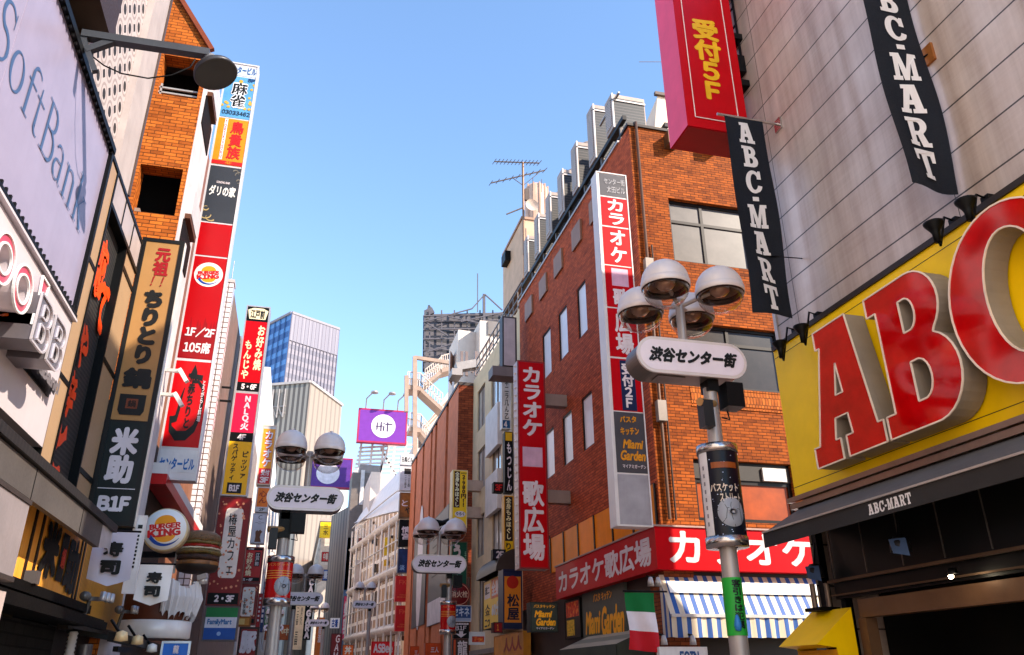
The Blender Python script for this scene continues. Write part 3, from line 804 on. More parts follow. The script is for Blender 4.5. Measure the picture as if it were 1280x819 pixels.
MB().box(XR + .02, 16.5, Y2B - .06, Y2B - .003, 0, HT - .2).build('wall', SHADE_BRICK, t)
b = MB(); b.box(XR - .05, 16.5, Y2 - .05, Y2 + .28, HT, HT + .07)
b.build('coping', C((58, 48, 42), .5, .2), t)
MB().box(XR - .045, XR + .25, Y2 + .6, Y2B, HT - .03, HT + .03).build('gutter', C((196, 180, 170), .35, .4), t)
for h in holes: window(FS, h, t, .05, DKFR, BLIND, fw=.035)
SHUT = C((92, 84, 80), .35, .1, .15, .2, name='shutter_pane')
window(FF, W1, t, .13, DKFR, SHUT, mull=(.42,), trans=(.66,), fw=.07)
window(FF, W2, t, .13, DKFR, C((54, 44, 40), .25, 0, .25, .3, spec=.3, name='dim_pane'), mull=(.46,), trans=(.72,), fw=.07)
wo = window(FF, W3, t, .13, DKFR, C((176, 76, 14), .35, 0, .2, .2, name='amber_pane'), mull=(.42,), trans=(.66,), fw=.08, label='window with orange panels above the karaoke band')
b = MB(); u0, u1, v0, v1 = W3; b.fbox(FF, u0, u1, v1 - .34 * (v1 - v0) + .04, v1 - .07, -.1, -.075); b.build('blind', C((60, 52, 46), .5), wo)
b = MB(); u = u0 + .70 * (u1 - u0); b.fbox(FF, u, u + .52, v1 - .30 * (v1 - v0), v1 - .1, -.1, -.02); b.build('vent_grille', C((214, 204, 196), .4, .2), wo)
b = MB(); b.fbox(FF, W2[0], W2[0] + .9, W2[2] + .02, W2[2] + .46, -.1, -.05); b.build('shutter_panel', C((186, 176, 170), .4), t)
# soldier course bands
b = MB()
for z in (W2[2] - .02, W2[2] - .42): b.fbox(FF, W2[0] - .02, FF.w, z - .03, z, 0, .02)
b.fbox(FF, W2[0] - .02, FF.w, W2[2] - .38, W2[2] - .06, 0, .012)
b.build('band_course', brick('soldier', (196, 108, 44), (150, 74, 28), (52, 32, 20), w=.07, h=.16, gap=.009), t)
MB().tube([(XR + .16, Y2 - .06, 4.3), (XR + .16, Y2 - .06, HT + .1), (XR + .16, Y2 + .1, HT + .16)], .035, 8).build('downpipe', C((92, 66, 52), .5, .2), t)
MB().tube([(XR + .30, Y2 - .04, 4.3), (XR + .30, Y2 - .04, 10.2)], .018, 6).build('conduit', C((70, 52, 44), .5, .2), t)
for zz in (9.4, 6.2): MB().box(XR + .08, XR + .26, Y2 - .14, Y2 - .003, zz, zz + .42).build('junction_box', C((150, 138, 130), .5, .1), t)
# vent hoods on the front
for a, c, lb in (((829, 171), (843, 188), 'square brown vent hood nearer the brick corner'), ((878, 178), (893, 194), 'square brown vent hood beside the navy banner')):
    h = sub(FF, a, c, 'y')
    tag(MB().fbox(FF, h[0], h[1], h[2], h[3], .001, .26).build('vent_hood', C((108, 76, 50), .45, .3)), lb, 'vent', 'vent hoods under the brick parapet')
# flat covers on the side
i = 0
for (a, c) in (((737, 245), (744, 270)), ((714, 269), (730, 307)), ((692, 303), (706, 339)), ((674, 334), (686, 367)), ((656.5, 362), (668, 392))):
    h = sub(FS, a, c, 'x'); m_ = (h[0] + h[1]) / 2; hw = (h[1] - h[0]) / 2
    MB().fbox(FS, m_ - hw * .8, m_ + hw * .8, HT - 1.12, HT - .48, .001, .06).build('wall_cover', C((150, 108, 84), .5, .1, .08), t)
# orange panels and dark louvre above the band, ground floor
b = MB(); u0 = Y2B - Y2 - 7.2
b.fbox(FS, FS.w - 6.9, FS.w - .1, 4.12, 5.0, .001, .025); ob = b.build('fascia_panel', ORANGE, t)
for k in range(7): u = FS.w - 6.9 + k * 1.13; MB().fbox(FS, u, u + .06, 4.12, 5.0, .02, .05).build('mullion', DKFR, t)
b = MB(); b.fbox(FS, FS.w - 8.0, FS.w - 6.95, 4.3, 5.1, .001, .05); b.build('louvre', stripes('louv', ((20, 16, 14), (70, 60, 54)), 1, .08), t)
MB().box(XR + .02, XR + 9, Y2 - .012, Y2 - .002, 0, 3.4).build('shopfront', C((40, 26, 20), .5), t)
MB().box(XR - .012, XR - .002, Y2, Y2B, 0, 3.4).build('shopfront', C((52, 34, 26), .5), t)
MB().box(XR - .04, XR + .55, Y2 - .04, Y2 + .6, 0, 3.42).build('corner_pier', brick('pier', (150, 78, 44), (112, 54, 30), (50, 32, 22)), t)

# ---- karaoke band wrapping the corner
BW = C((238, 220, 220), .4, name='band_white')
zt, zb_ = ony(832, 663, Y2).z + .02, ony(832, 714, Y2).z
t = thing('karaoke_band', 'red band sign with white カラオケ wrapping the brick corner', 'sign', (XR, Y2, zb_))
yend = onx(695, 732, XR - .25).y
BS = rside(XR - .25, Y2 - .25, yend, zb_, zt); BF = fr(Y2 - .25, XR - .25, 12.5, zb_, zt)
bo = MB().box(XR - .25, XR - .012, Y2 + .001, yend, zb_, zt).build('panel', RED, t)
MB().box(XR - .25, 12.5, Y2 - .25, Y2 - .001, zb_, zt).build('panel', RED, t)
b = MB(); b.box(XR - .28, 12.5, Y2 - .28, Y2, zt, zt + .03); b.box(XR - .28, XR, Y2, yend, zt, zt + .03); b.build('cap', C((180, 150, 140), .4, .2), t)
write(BS, 'カラオケ歌広場', (.04, .965, .17, .87), BW, bo, d=.004, bold=.032)
w4 = ony(1012, 690, Y2 - .25).x - (XR - .25)
put(BF, layout('カラオケ', lead=1.0), (.25, w4 + .12, .11, zt - zb_ - .06), BW, .004, bo, bold=.03)

# ---- vertical multi-panel sign on the corner
F = front(13.55, 758, 799, 217, 658)
KW = C((240, 222, 222), .4, name='sign_white'); SG = C((78, 74, 78), .4, name='sign_grey'); SGL = C((176, 172, 174), .4)
ORT = C((232, 150, 30), .4, name='orange_text'); NV = C((22, 34, 74), .4, name='navy')
def kpan(a, b_, *tx): return P(0.10, .98, a, b_, RED, *tx)
sign('vertical_sign', 'tall white-framed corner sign of stacked red karaoke panels and a blank lower panel', F, .32, C((226, 216, 212), .4, 0, .05, .15), [
    P(.10, .98, .005, .078, SG, ('センター街', (.24, .93, .018, .039), SGL, dict(bold=.02)), ('太田ビル', (.32, .92, .045, .067), SGL, dict(bold=.02))),
    kpan(.083, .176, ('カラ', (.31, .83, .088, .172), KW, dict(vert=True, bold=.035))),
    kpan(.181, .299, ('オケ', (.31, .83, .188, .292), KW, dict(vert=True, bold=.035))),
    kpan(.303, .427, (RECT, (.30, .82, .31, .363), C((226, 176, 198), .4), {}), ('歌', (.30, .83, .37, .424), KW, dict(vert=True, bold=.035))),
    kpan(.431, .569, ('広場', (.29, .84, .438, .562), KW, dict(vert=True, bold=.035))),
    kpan(.574, .715, (RECT, (.37, .80, .578, .713), NV, {}), ('受付２Ｆ', (.40, .76, .585, .706), KW, dict(vert=True, bold=.045))),
    P(.10, .98, .718, .872, SG, ('パスタ', (.26, .75, .728, .745), ORT, dict(bold=.05, rot=3)), ('キッチン', (.26, .80, .757, .777), ORT, dict(bold=.05, rot=3)),
      ('Miami', (.30, .90, .788, .812), ORT, dict(bold=.04, shear=.25)), ('Garden', (.22, .94, .816, .842), ORT, dict(bold=.04, shear=.25)), ('マイアミガーデン', (.26, .93, .851, .861), KW, dict(bold=.03))),
    P(.10, .98, .876, .996, C((176, 170, 174), .35, .1))], rim=.02)

# ---- projecting karaoke sign
F = front(19.0, 648, 683.5, 452, 711)
t = sign('karaoke_sign', 'long red projecting sign with white カラオケ歌広場 and bulbs along its edge', F, .42, C((214, 198, 192), .4), [
    P(0, 1, 0, 1, RED, ('カラオケ', (.16, .86, .03, .385), KW, dict(vert=True, bold=.04)), (RECT, (.15, .85, .44, .535), C((228, 180, 200), .4), {}),
      ('歌広場', (.12, .88, .60, .965), KW, dict(vert=True, bold=.035)))], rim=.035, rimmat=C((150, 40, 40), .4))
for k in range(26): MB().lathe(F.at(-.02, F.h * (k + .5) / 26, -.2), [(.0, -.03), (.028, -.01), (.028, .01), (0, .03)], 8).build('bulb', C((250, 230, 214), .3), t)
for py in (502, 622):
    p = ony(690, py, 19.2); MB().box(F.O.x + F.w, XR - .002, 19.05, 19.3, p.z - .16, p.z + .16).build('bracket', C((150, 128, 116), .5), t)

# ---- rooftop units on their steel frame along the parapet
t = thing('roof_frame', 'dark steel frame carrying the row of air conditioners along the parapet', 'frame', (XR + .5, 19, HT))
b = MB()
for y in [14.6 + k * 1.3 for k in range(8)]: b.bar((XR + .12, y, HT), (XR + .12, y, HT + .62), .07); b.bar((XR + 1.2, y, HT - .2), (XR + 1.2, y, HT + .62), .07)
b.build('posts', C((110, 100, 94), .4, .6), t)
b = MB(); b.bar((XR + .1, 14.3, HT + .58), (XR + .1, 23.6, HT + .58), .1, .12); b.bar((XR + 1.2, 14.3, HT + .58), (XR + 1.2, 23.6, HT + .58), .1, .12); b.bar((XR + .1, 14.3, HT + .25), (XR + .1, 23.6, HT + .25), .05, .06)
b.build('rails', C((40, 34, 32), .5, .3), t)
MB().bar((XR + .12, 14.55, HT + 1.55), (XR + .12, 15.9, HT + 1.55), .05).build('tie_bar', C((180, 168, 160), .4, .5), t)
ACW = C((172, 152, 140), .45, .1, .1, .3, name='unit_white'); FIN = stripes('fin', ((50, 42, 40), (206, 186, 176)), 1, .07, .5, .5, .4, .2); GRL = stripes('gr', ((18, 16, 16), (60, 52, 50)), 1, .09, .5, .5, .4, .1)
def ac(name, label, y, wd, h, top):
    z = HT + .66; x0, x1 = XR + .02, XR + .92
    s = thing(name, label, 'air conditioner', (XR + .47, y, z), 'air conditioners along the brick roof')
    b = MB(); b.box(x0, x1, y - wd / 2, y + wd / 2, z, z + h); b.build('casing', ACW, s)
    MB().box(x0 - .015, x0 - .001, y - wd / 2 + .05, y + wd / 2 - .05, z + .12, z + h - .15).build('fin_panel', FIN, s)
    MB().box(x0 + .03, x1 - .03, y - wd / 2 - .015, y - wd / 2 - .001, z + .05, z + h - .12).build('grille', GRL, s)
    b = MB(); b.bar((x0, y - wd / 2 - .02, z + h - .2), (x1, y - wd / 2 - .02, z + h - .2), .04); b.bar((x0 + .02, y - wd / 2 - .02, z), (x0 + .02, y - wd / 2 - .02, z + h), .04); b.build('guard_bar', C((210, 196, 188), .4, .4), s)
    if top: MB().lathe((XR + .47, y, z + h), [(.2, 0), (.21, .1), (.18, .13), (0, .13)], 20).build('fan_shroud', ACW, s)
    MB().box(x0 + .06, x1, y - wd / 2 + .02, y + wd / 2 - .02, z - .07, z).build('tray', C((66, 50, 42), .6), s)
    return s
units = [(15.05, .45, 1.05, 0, 'low grey roof unit nearest the brick corner'), (16.35, .8, 1.75, 0, 'tallest rust-streaked roof unit above the grey building name sign'), (17.75, .8, 1.55, 1, 'roof unit with round fan cap next to the tallest one'),
         (19.05, .8, 1.5, 1, 'third round-capped roof unit from the corner'), (20.3, .8, 1.5, 1, 'roof unit in the middle of the far group'),
         (21.6, .95, 1.5, 1, 'wide roof unit with dark grille second from the far end'), (22.9, .8, 1.4, 0, 'roof unit at the far end by the beige penthouse')]
for y, wd, h, tp, lb in units: ac('roof_unit', lb, y, min(wd, .46), h, tp)

# ---- beige penthouse with tank, antenna
PB = C((216, 178, 148), .7, 0, .1, .3, name='penthouse')
t = thing('penthouse', 'beige stair penthouse with sloping underside at the far end of the roof', 'building', (7.3, 24.6, 13))
Y3 = 24.0
pts = [ony(628, 322, Y3), ony(628, 390, Y3), ony(650, 345, Y3), ony(650, 260, Y3)]
pn = ony(654, 348, Y3); x0 = pn.x; z0 = pn.z; zt3 = ony(652, 274, Y3).z; yf = onx(629, 389, x0).y
b = MB(); b.box(x0, 9.8, Y3, yf, z0 + .004, zt3); b.build('wall', PB, t)
MB().box(x0 - .02, 9.8, Y3 - .02, yf, z0 - .05, z0).build('soffit', C((88, 58, 44), .7), t)
MB().box(x0 - .05, 9.85, Y3 - .05, yf, zt3 + .002, zt3 + .1).build('coping', C((176, 140, 118), .6), t)
b = MB(); b.bar((x0 + .1, Y3 - .03, z0), (x0 + .1, Y3 - .03, zt3 - .4), .06); b.build('downpipe', C((150, 120, 104), .5), t)
p = onx(636, 324, x0); MB().box(x0 - .22, x0 - .002, p.y - .3, p.y + .3, p.z - .22, p.z + .2).build('wall_lamp', BLACK, t)
t = thing('water_tank', 'pale cylindrical roof tank with ribs behind the antenna mast', 'tank', (8.0, 26, zt3))
p0, p1 = ony(657, 274, 26), ony(684, 238, 26); cx, rr = (p0.x + p1.x) / 2, (p1.x - p0.x) / 2
MB().lathe((cx, 26, zt3 - .1), [(rr, 0), (rr, p1.z - zt3), (rr * .9, p1.z - zt3 + .12), (0, p1.z - zt3 + .15)], 24).build('drum', C((222, 184, 160), .6), t)
b = MB()
for a in (-150, -120, -90, -60, -30): b.bar((cx + rr * 1.02 * math.cos(R(a)), 26 + rr * 1.02 * math.sin(R(a)), zt3 - .1), (cx + rr * 1.02 * math.cos(R(a)), 26 + rr * 1.02 * math.sin(R(a)), p1.z + .02), .06)
b.build('ribs', C((190, 150, 128), .5), t)
t = thing('tv_antenna', 'thin roof mast with two combed television aerials against the sky', 'antenna', ony(654, 310, 23.9))
q = lambda x, y: ony(x, y, 23.9)
MB().tube([q(655, 318), q(653.5, 203)], .045, 8).build('mast', C((150, 116, 96), .5, .5), t)
AM = C((92, 78, 70), .45, .6)
for a, c, n in (((618, 202), (674, 204), 12), ((613.5, 229), (681, 213), 8)):
    b = MB(); A, B_ = q(*a), q(*c); b.bar(A, B_, .035)
    for k in range(n + 1):
        m_ = A.lerp(B_, k / n); b.bar(m_ + Vector((0, -.3, -.09)), m_ + Vector((0, .3, .09)), .018)
    b.build('aerial', AM, t)
b = MB(); b.bar(q(654, 232), q(676, 214), .02); b.bar(q(654, 232), q(640, 222), .02); b.bar(q(653, 260), q(633, 268), .04); b.bar(q(666, 238), q(666, 222), .02); b.bar(q(677, 240), q(677, 224), .02)
b.build('brace', AM, t)
MB().lathe(q(662, 262) + Vector((0, -.3, 0)), [(0, .06), (.16, .03), (.24, -.03)], 18, 'y').build('dish', C((206, 182, 166), .5), t)
b = MB(); b.box(*(q(652, 0).x, q(656, 0).x), 23.85, 23.95, q(653, 250).z, q(653, 236).z); b.build('amplifier', AM, t)

# ---- cream penthouse behind the brick parapet and its mast
t = thing('penthouse', 'pale cream roof hut behind the brick parapet under the red box sign', 'building', (9.5, 17, HT))
p = ony(803, 157, 16); q2 = ony(822, 120, 16); q3 = ony(880, 130, 16)
b = MB(); b.add([(p.x, 16, HT - .3), (11, 16, HT - .3), (11, 16, q2.z), (q2.x, 16, q2.z)], [(0, 1, 2, 3)])
b.add([(p.x, 16, HT - .3), (q2.x, 16, q2.z), (q2.x + .4, 19, q2.z), (p.x + .4, 19, HT - .3)], [(0, 1, 2, 3)]); b.add([(q2.x, 16, q2.z), (11, 16, q2.z), (11, 19, q2.z), (q2.x + .4, 19, q2.z)], [(0, 1, 2, 3)])
b.build('wall', C((236, 208, 184), .7, 0, .08, .3), t)
b = MB(); b.bar((q2.x - .1, 15.97, q2.z + .04), (11, 15.97, q2.z + .04), .1); b.build('coping', C((100, 80, 68), .5), t)
t = thing('roof_mast', 'thin ribbed mast with a dish on the cream roof hut', 'mast', (q2.x + .35, 16.6, q2.z))
xm = ony(838, 118, 16.6).x
MB().tube([(xm, 16.6, q2.z), (xm, 16.6, q2.z + 1.9)], .035, 8).build('pole', AM, t)
b = MB(); b.lathe((xm, 16.6, q2.z + .9), [(0, .0), (.1, .02), (.1, .2), (0, .22)], 10); b.tube([(xm - .1, 16.6, q2.z + .05), (xm - .14, 16.6, q2.z + .35), (xm, 16.6, q2.z + .5)], .03, 8); b.bar((xm, 16.6, q2.z + 1.9), (xm - .9, 16.6, q2.z + 1.7), .012)
b.build('fittings', AM, t)
# ================================================================== shop fronts of the brick building
SLATE = C((84, 88, 82), .5, 0, .1, .2, name='slate_sign')
NEON = C((255, 176, 30), .35, 0, .02, 0, name='neon_orange')
t = sign('pasta_sign', 'slate sign board with orange Miami Garden script under the karaoke band', rpx(XR - .06, (728, 742), (785, 797)), .05, SLATE, [
    P(0, 1, 0, 1, SLATE, ('パスタ キッチン', (.28, .72, .08, .25), NEON, dict(bold=.03)), ('Miami', (.06, .44, .40, .86), NEON, dict(bold=.045, shear=.3)), ('Garden', (.46, .96, .36, .92), NEON, dict(bold=.045, shear=.3)))], rim=.02)
sign('menu_board', 'dark menu board with red food pictures left of the slate Miami Garden board', rpx(XR - .06, (706, 752), (727, 797)), .05, DARK, [
    P(0, 1, 0, 1, C((40, 26, 22), .4), (RECT, (.1, .9, .06, .45), blotch('food', ((120, 20, 10), (220, 60, 20), (240, 170, 60)), 9), {}), (RECT, (.12, .6, .52, .92), blotch('food2', ((90, 60, 10), (240, 190, 40), (60, 30, 12)), 12), {}))], rim=.02)
F = front(17.6, 663, 697, 753, 790)
sign('cube_sign', 'square dark projecting sign with orange Miami Garden script by the menu board', F, .3, C((36, 40, 34), .4), [
    P(0, 1, 0, 1, C((58, 64, 54), .4), ('パスタキッチン', (.12, .9, .08, .2), NEON, dict(bold=.03)), ('Miami', (.14, .8, .28, .52), NEON, dict(bold=.05, shear=.25)), ('Garden', (.2, .92, .54, .8), NEON, dict(bold=.05, shear=.25)), ('マイアミガーデン', (.2, .85, .84, .92), KW, dict(bold=.03)))], rim=.02)
t = thing('entrance_awning', 'grey-green sloping awning over the pasta shop entrance', 'awning', (XR - .5, 15.5, 2.2))
AWG = stripes('awg', ((170, 156, 132), (128, 122, 102)), 0, .5, .5, .8, 0, .4)
ya, yb_ = onx(785, 812, 5.8).y, onx(690, 819, 5.8).y
b = MB(); b.add([(XR - .01, 14.6, 2.46), (5.75, 14.6, 2.16), (5.75, 18.0, 2.16), (XR - .01, 18.0, 2.46)], [(0, 1, 2, 3)]); b.build('canopy', AWG, t)
b = MB(); b.box(5.74, 5.76, 14.6, 18.0, 1.9, 2.155); b.add([(XR, 14.6, 2.46), (5.75, 14.6, 2.16), (5.75, 14.6, 1.9), (XR, 14.6, 1.9)], [(0, 1, 2, 3)]); b.build('valance', C((70, 76, 66), .7), t)
# Italian flag
FL = front(13.3, 784, 821, 741, 812)
t = thing('flag', 'Italian flag of green white and red hanging at the brick corner', 'flag', FL.at(FL.w / 2, FL.h, 0))
for nm, a, b_, cc in (('green_band', .667, 1, (0, 110, 50)), ('white_band', .333, .667, (236, 224, 228)), ('red_band', 0, .333, (200, 16, 32))):
    mb = MB(); n = 10; vs = []
    for j in range(9):
        for i in range(n + 1):
            u = FL.w * (i / n); v = FL.h * (a + (b_ - a) * j / 8)
            vs.append(FL.at(u + .02 * math.sin(v * 6), v - .05 * i / n * (1 - v / FL.h), .03 * math.sin(u * 16 + v * 4) * (1.2 - v / FL.h)))
    mb.add(vs, [(j * (n + 1) + i, j * (n + 1) + i + 1, (j + 1) * (n + 1) + i + 1, (j + 1) * (n + 1) + i) for j in range(8) for i in range(n)], True)
    mb.build(nm, C(cc, .75, 0, .08, .08), t)
MB().tube([FL.at(-.05, FL.h + .02, .02), FL.at(FL.w + .25, FL.h + .03, -.05)], .015, 8).build('rod', DARK, t)
# blue and white striped awning
AST = stripes('blue', ((206, 188, 164), (26, 78, 150)), 0, .19, .46, .6, 0, .3)
t = thing('striped_awning', 'blue and white striped awning with clear rain sheet under the karaoke band', 'awning', (9, 13.2, 2))
xa, xb2 = ony(856, 745, 12.9).x, 11.6
zt_, zm_, zl_ = ony(930, 728, Y2 - .1).z, ony(930, 770, 13.3).z, ony(930, 796, 13.3).z
ztop = 3.3
b = MB(); b.add([(xa, Y2 - .02, ztop), (xb2, Y2 - .02, ztop), (xb2, 13.5, zm_), (xa, 13.5, zm_)], [(0, 1, 2, 3)]); b.build('canopy', AST, t)
b = MB(); n = 60; vs = []
for i in range(n + 1):
    x = xa + (xb2 - xa) * i / n; vs += [(x, 13.49 + .015 * math.sin(i * 1.9), zm_), (x, 13.49 + .03 * math.sin(i * 1.9 + .4), zl_ - .012 * abs(math.sin(i * .9)))]
b.add(vs, [(2 * i, 2 * i + 2, 2 * i + 3, 2 * i + 1) for i in range(n)], True); b.build('valance', AST, t)
b = MB(); b.add([(xa, Y2 - .02, ztop), (xa, 13.5, zm_), (xa, 13.5, zl_), (xa, Y2 - .02, zl_)], [(0, 1, 2, 3)]); b.build('side_flap', AST, t)
cv = lambda f: (Y2 - .02 + (13.5 - Y2 + .02) * f - .03, ztop + (zm_ - ztop) * f + .04)
b = MB(); b.add([(xa + .1, *cv(.22)), (xb2, *cv(.22)), (xb2, *cv(.5)), (xa + .1, *cv(.5))], [(0, 1, 2, 3)]); b.build('rain_sheet_glare', C((250, 246, 240), .12, 0, .02, .05, coat=.5, name='plastic'), t)  # opaque white strip: glare on the plastic put into the colour
MB().bar((xa, 13.49, zm_ + .01), (xb2, 13.49, zm_ + .01), .06, .05).build('front_bar', C((222, 216, 212), .3, .3), t)
t = sign('shop_sign', 'white sign with dark blue letters at the foot of the brick corner', front(13.2, 825, 885, 809, 850), .1, WHITE, [P(0, 1, 0, 1, WHITE, ('ＥＯＩＮ', (.42, .82, .12, .5), C((44, 84, 140), .4), dict(bold=.05)))], rim=.01)
for (px, py, lb) in ((818, 727, 'pair of white lamps at the brick corner beside the flag'), (830, 800, 'small camera lamp above the white corner sign'), (866, 800, 'small round lamp under the striped awning')):
    p = ony(px, py, 13.35); s = thing('wall_lamp', lb, 'lamp', p)
    for dx in ((-.07, .07) if px == 818 else (0,)):
        MB().lathe(p + Vector((dx, 0, 0)), [(0, .08), (.03, .07), (.05, 0), (.06, -.08), (0, -.06)], 14).build('shade', C((190, 180, 174), .3, .4), s)
    MB().bar(p + Vector((0, 0, .07)), p + Vector((0, .3, .12)), .03).build('arm', DARK, s)

# ================================================================== beige building
t = thing('beige_building', 'narrow beige building with bay windows between the two brick buildings', 'building', (10, 27.3, 0))
YB0, YB1 = 23.72, 31.2
zt_n, zt_f = onx(625, 428, XR).z, onx(593, 472, XR).z
H3 = (zt_n + zt_f) / 2
FB = rside(XR, YB0, YB1, 0, H3)
wl = [((597, 491), (606, 529)), ((597, 566), (606, 607)), ((596, 648), (605, 693)), ((614, 470), (626, 518)), ((615, 557), (626, 596)), ((615, 638), (627, 690)), ((598, 725), (604, 790))]
hs = [sub(FB, a, c, 'x') for a, c in wl]
b = MB(); holed(b, FB, hs, .12); b.box(XR + .01, 14, YB0 + .02, YB0 + .03, 0, H3); b.box(XR + .01, 14, YB0 + .03, YB1, H3 - .3, H3 - .02); b.build('wall', BEIGE, t)
PW = glass_pane('warm', (196, 186, 178), .1, .35)
for h in hs: window(FB, h, t, .08, C((120, 104, 92), .4, .4), PW, mull=(.5,), fw=.05)
for a, c in (((612, 519), (630, 556)), ((612, 597), (630, 637))):
    h = sub(FB, a, c, 'x'); MB().fbox(FB, h[0], h[1] - .3, h[2] + .1, h[3] - .1, .001, .16).build('bay_panel', C((226, 214, 206), .5, 0, .08, .2), t)
b = MB()
for k in range(13): y = YB0 + k * (YB1 - YB0) / 12; b.bar((XR + .12, y, H3), (XR + .12, y, H3 + 1.0), .035)
for z in (.35, .65, 1.0): b.bar((XR + .12, YB0, H3 + z), (XR + .12, YB1, H3 + z), .04)
b.build('railing', C((120, 108, 102), .4, .5), t)
# blank grey light box
F = front(22.9, 628, 646, 396, 458)
t = thing('blank_signboard', 'blank grey vertical signboard at the top of the beige building', 'sign', F.base(.3))
MB().fbox(F, 0, F.w, 0, F.h, -.4, 0).build('case', C((66, 58, 58), .5), t)
MB().fbox(F, .05, F.w - .06, .02, F.h - .06, .001, .02).build('panel', C((196, 180, 180), .4), t)
MB().fbox(F, -.32, F.w, -.34, -.02, -.6, .0).build('base_box', C((126, 112, 108), .5), t)
# small signs on the beige facade
F = front(24.6, 627.5, 638, 462, 536); YW = C((238, 232, 226), .4); TEAL = C((24, 84, 130), .4); TX = C((40, 34, 32), .5)
sign('vertical_sign', 'slim white vertical sign with blue top and blue 4F foot on the beige building', F, .3, YW, [P(0, 1, 0, .15, TEAL, ('Ｃ', (.2, .8, .02, .13), KW, dict(bold=.05))), P(0, 1, .15, .86, YW, ('ネ二ラ几ん乙', (.3, .8, .18, .84), TX, dict(vert=True, bold=.02))), P(0, 1, .86, 1, TEAL, ('４', (.2, .6, .88, .98), KW, dict(bold=.05)))], rim=.02)
F = front(24.5, 631, 641, 540, 616)
sign('vertical_sign', 'black vertical sign with white brush script behind the projecting karaoke sign', F, .3, DARK, [P(0, 1, 0, .15, C((236, 180, 20), .4)), P(0, 1, .15, 1, BLACK, ('もつじん', (.25, .85, .18, .97), KW, dict(vert=True, bold=.03)))], rim=.02)
F = front(24.5, 617, 629, 603, 615.5)
sign('floor_sign', 'small dark sign with red 3F on the beige building', F, .25, DARK, [P(0, 1, 0, 1, C((52, 10, 12), .4), ('３Ｆ', (.15, .9, .2, .85), C((220, 30, 30), .4), dict(bold=.04)))], rim=.02)
F = front(24.4, 630, 642, 620, 691)
sign('vertical_sign', 'dark and yellow massage sign partly behind the long red karaoke sign', F, .3, C((226, 160, 40), .4), [P(0, 1, 0, .8, C((36, 22, 18), .4), ('全身もみほぐし', (.2, .75, .03, .77), C((250, 236, 180), .4), dict(vert=True, bold=.035))), P(0, 1, .8, 1, C((246, 196, 20), .4), ('り', (.2, .7, .83, .95), TX, dict(bold=.04)))], rim=.03)
F = front(24.3, 616, 632, 687, 699.5)
sign('floor_sign', 'small black sign with white 2F under the massage sign', F, .25, DARK, [P(0, 1, 0, 1, C((20, 26, 44), .4), ('２Ｆ', (.25, .85, .15, .88), KW, dict(bold=.05)))], rim=.02)
# matsuya
F = front(22.6, 629, 652.5, 712, 786)
OM = C((234, 138, 38), .35, 0, .05, .1)
sign('beef_bowl_sign', 'orange sign with red disc and navy 松屋 letters', F, .6, NV, [P(0, 1, .12, .9, OM, (DISC, (.18, .82, .1, .34), C((206, 40, 24), .4), dict(asp=1)), ('松屋', (.2, .85, .42, .86), C((30, 30, 56), .4), dict(vert=True, bold=.03)))], rim=.03)
F = rpx(XR - .5, (605, 728), (629, 782))
YL = C((250, 200, 24), .35, 0, .04, .1)
sign('menu_sign', 'yellow facade board of massage prices beside the orange 松屋 sign', F, .3, DARK, [P(0, 1, 0, 1, YL, (RECT, (.42, .98, .03, .42), C((232, 110, 30), .4), {}), ('全身も', (.45, .95, .06, .38), KW, dict(bold=.05)), ('60分2', (.45, .97, .5, .78), C((246, 240, 230), .4), dict(bold=.06)), (RECT, (.06, .36, .08, .38), KW, {}), ('図二', (.1, .33, .14, .3), TX, dict(bold=.03)), ('人立', (.1, .36, .5, .72), TX, dict(vert=True, bold=.03)), ('二つ', (.08, .36, .8, .95), TX, dict(bold=.04)))], rim=.02)
t = thing('curved_hood', 'dark brown curved hood over the yellow massage board', 'hood', F.at(F.w / 2, F.h, -.2))
mb = MB(); vs = []; n = 8
for i in range(n + 1):
    a = R(90 * i / n); d = .12 + (-.5) * (1 - math.sin(a)); 
    for u in (-.1, F.w + .12): vs.append(F.at(u, F.h + .05 + .75 * math.sin(R(90) - a) * .9, -.5 + .75 * math.sin(a)))
mb.add(vs, [(2 * i, 2 * i + 1, 2 * i + 3, 2 * i + 2) for i in range(n)], True)
mb.add([vs[0]] + [vs[2 * i] for i in range(1, n + 1)] + [F.at(-.1, F.h + .05, -.5)], [tuple(range(n + 2))])
mb.add([vs[1]] + [vs[2 * i + 1] for i in range(1, n + 1)] + [F.at(F.w + .12, F.h + .05, -.5)], [tuple(range(n + 2))]); mb.build('hood_panel', C((70, 58, 52), .45, .2), t)
F = front(22.4, 617, 628, 778, 791)
sign('floor_sign', 'little red sign under the yellow massage board', F, .3, C((70, 10, 14), .4), [P(0, 1, 0, 1, C((150, 16, 22), .4), ('１', (.35, .6, .2, .8), OM, dict(bold=.03)))], rim=.02)
t = sign('shop_fascia', 'orange and yellow ground floor fascia of the beige building', rpx(XR - .3, (618, 796), (655, 819)), .2, C((206, 130, 30), .5), [P(0, 1, 0, 1, C((236, 150, 24), .4), ('人人人', (.35, .95, .15, .8), C((180, 50, 20), .4), dict(bold=.06)))], rim=.02)
t = sign('food_banner', 'white food picture board at street level by the beige building', front(24, 586, 606, 790, 806), .05, WHITE, [P(0, 1, 0, 1, WHITE, (RECT, (.2, .95, .35, .8), blotch('food', ((120, 20, 10),), 9), {}))], rim=.015)
tag(MB().box(XR - .25, XR - .02, 25, 31, 2.35, 2.5).build('fascia_strip', C((140, 128, 122), .45, .3)), 'thin grey metal fascia strip low on the beige building', 'fascia')

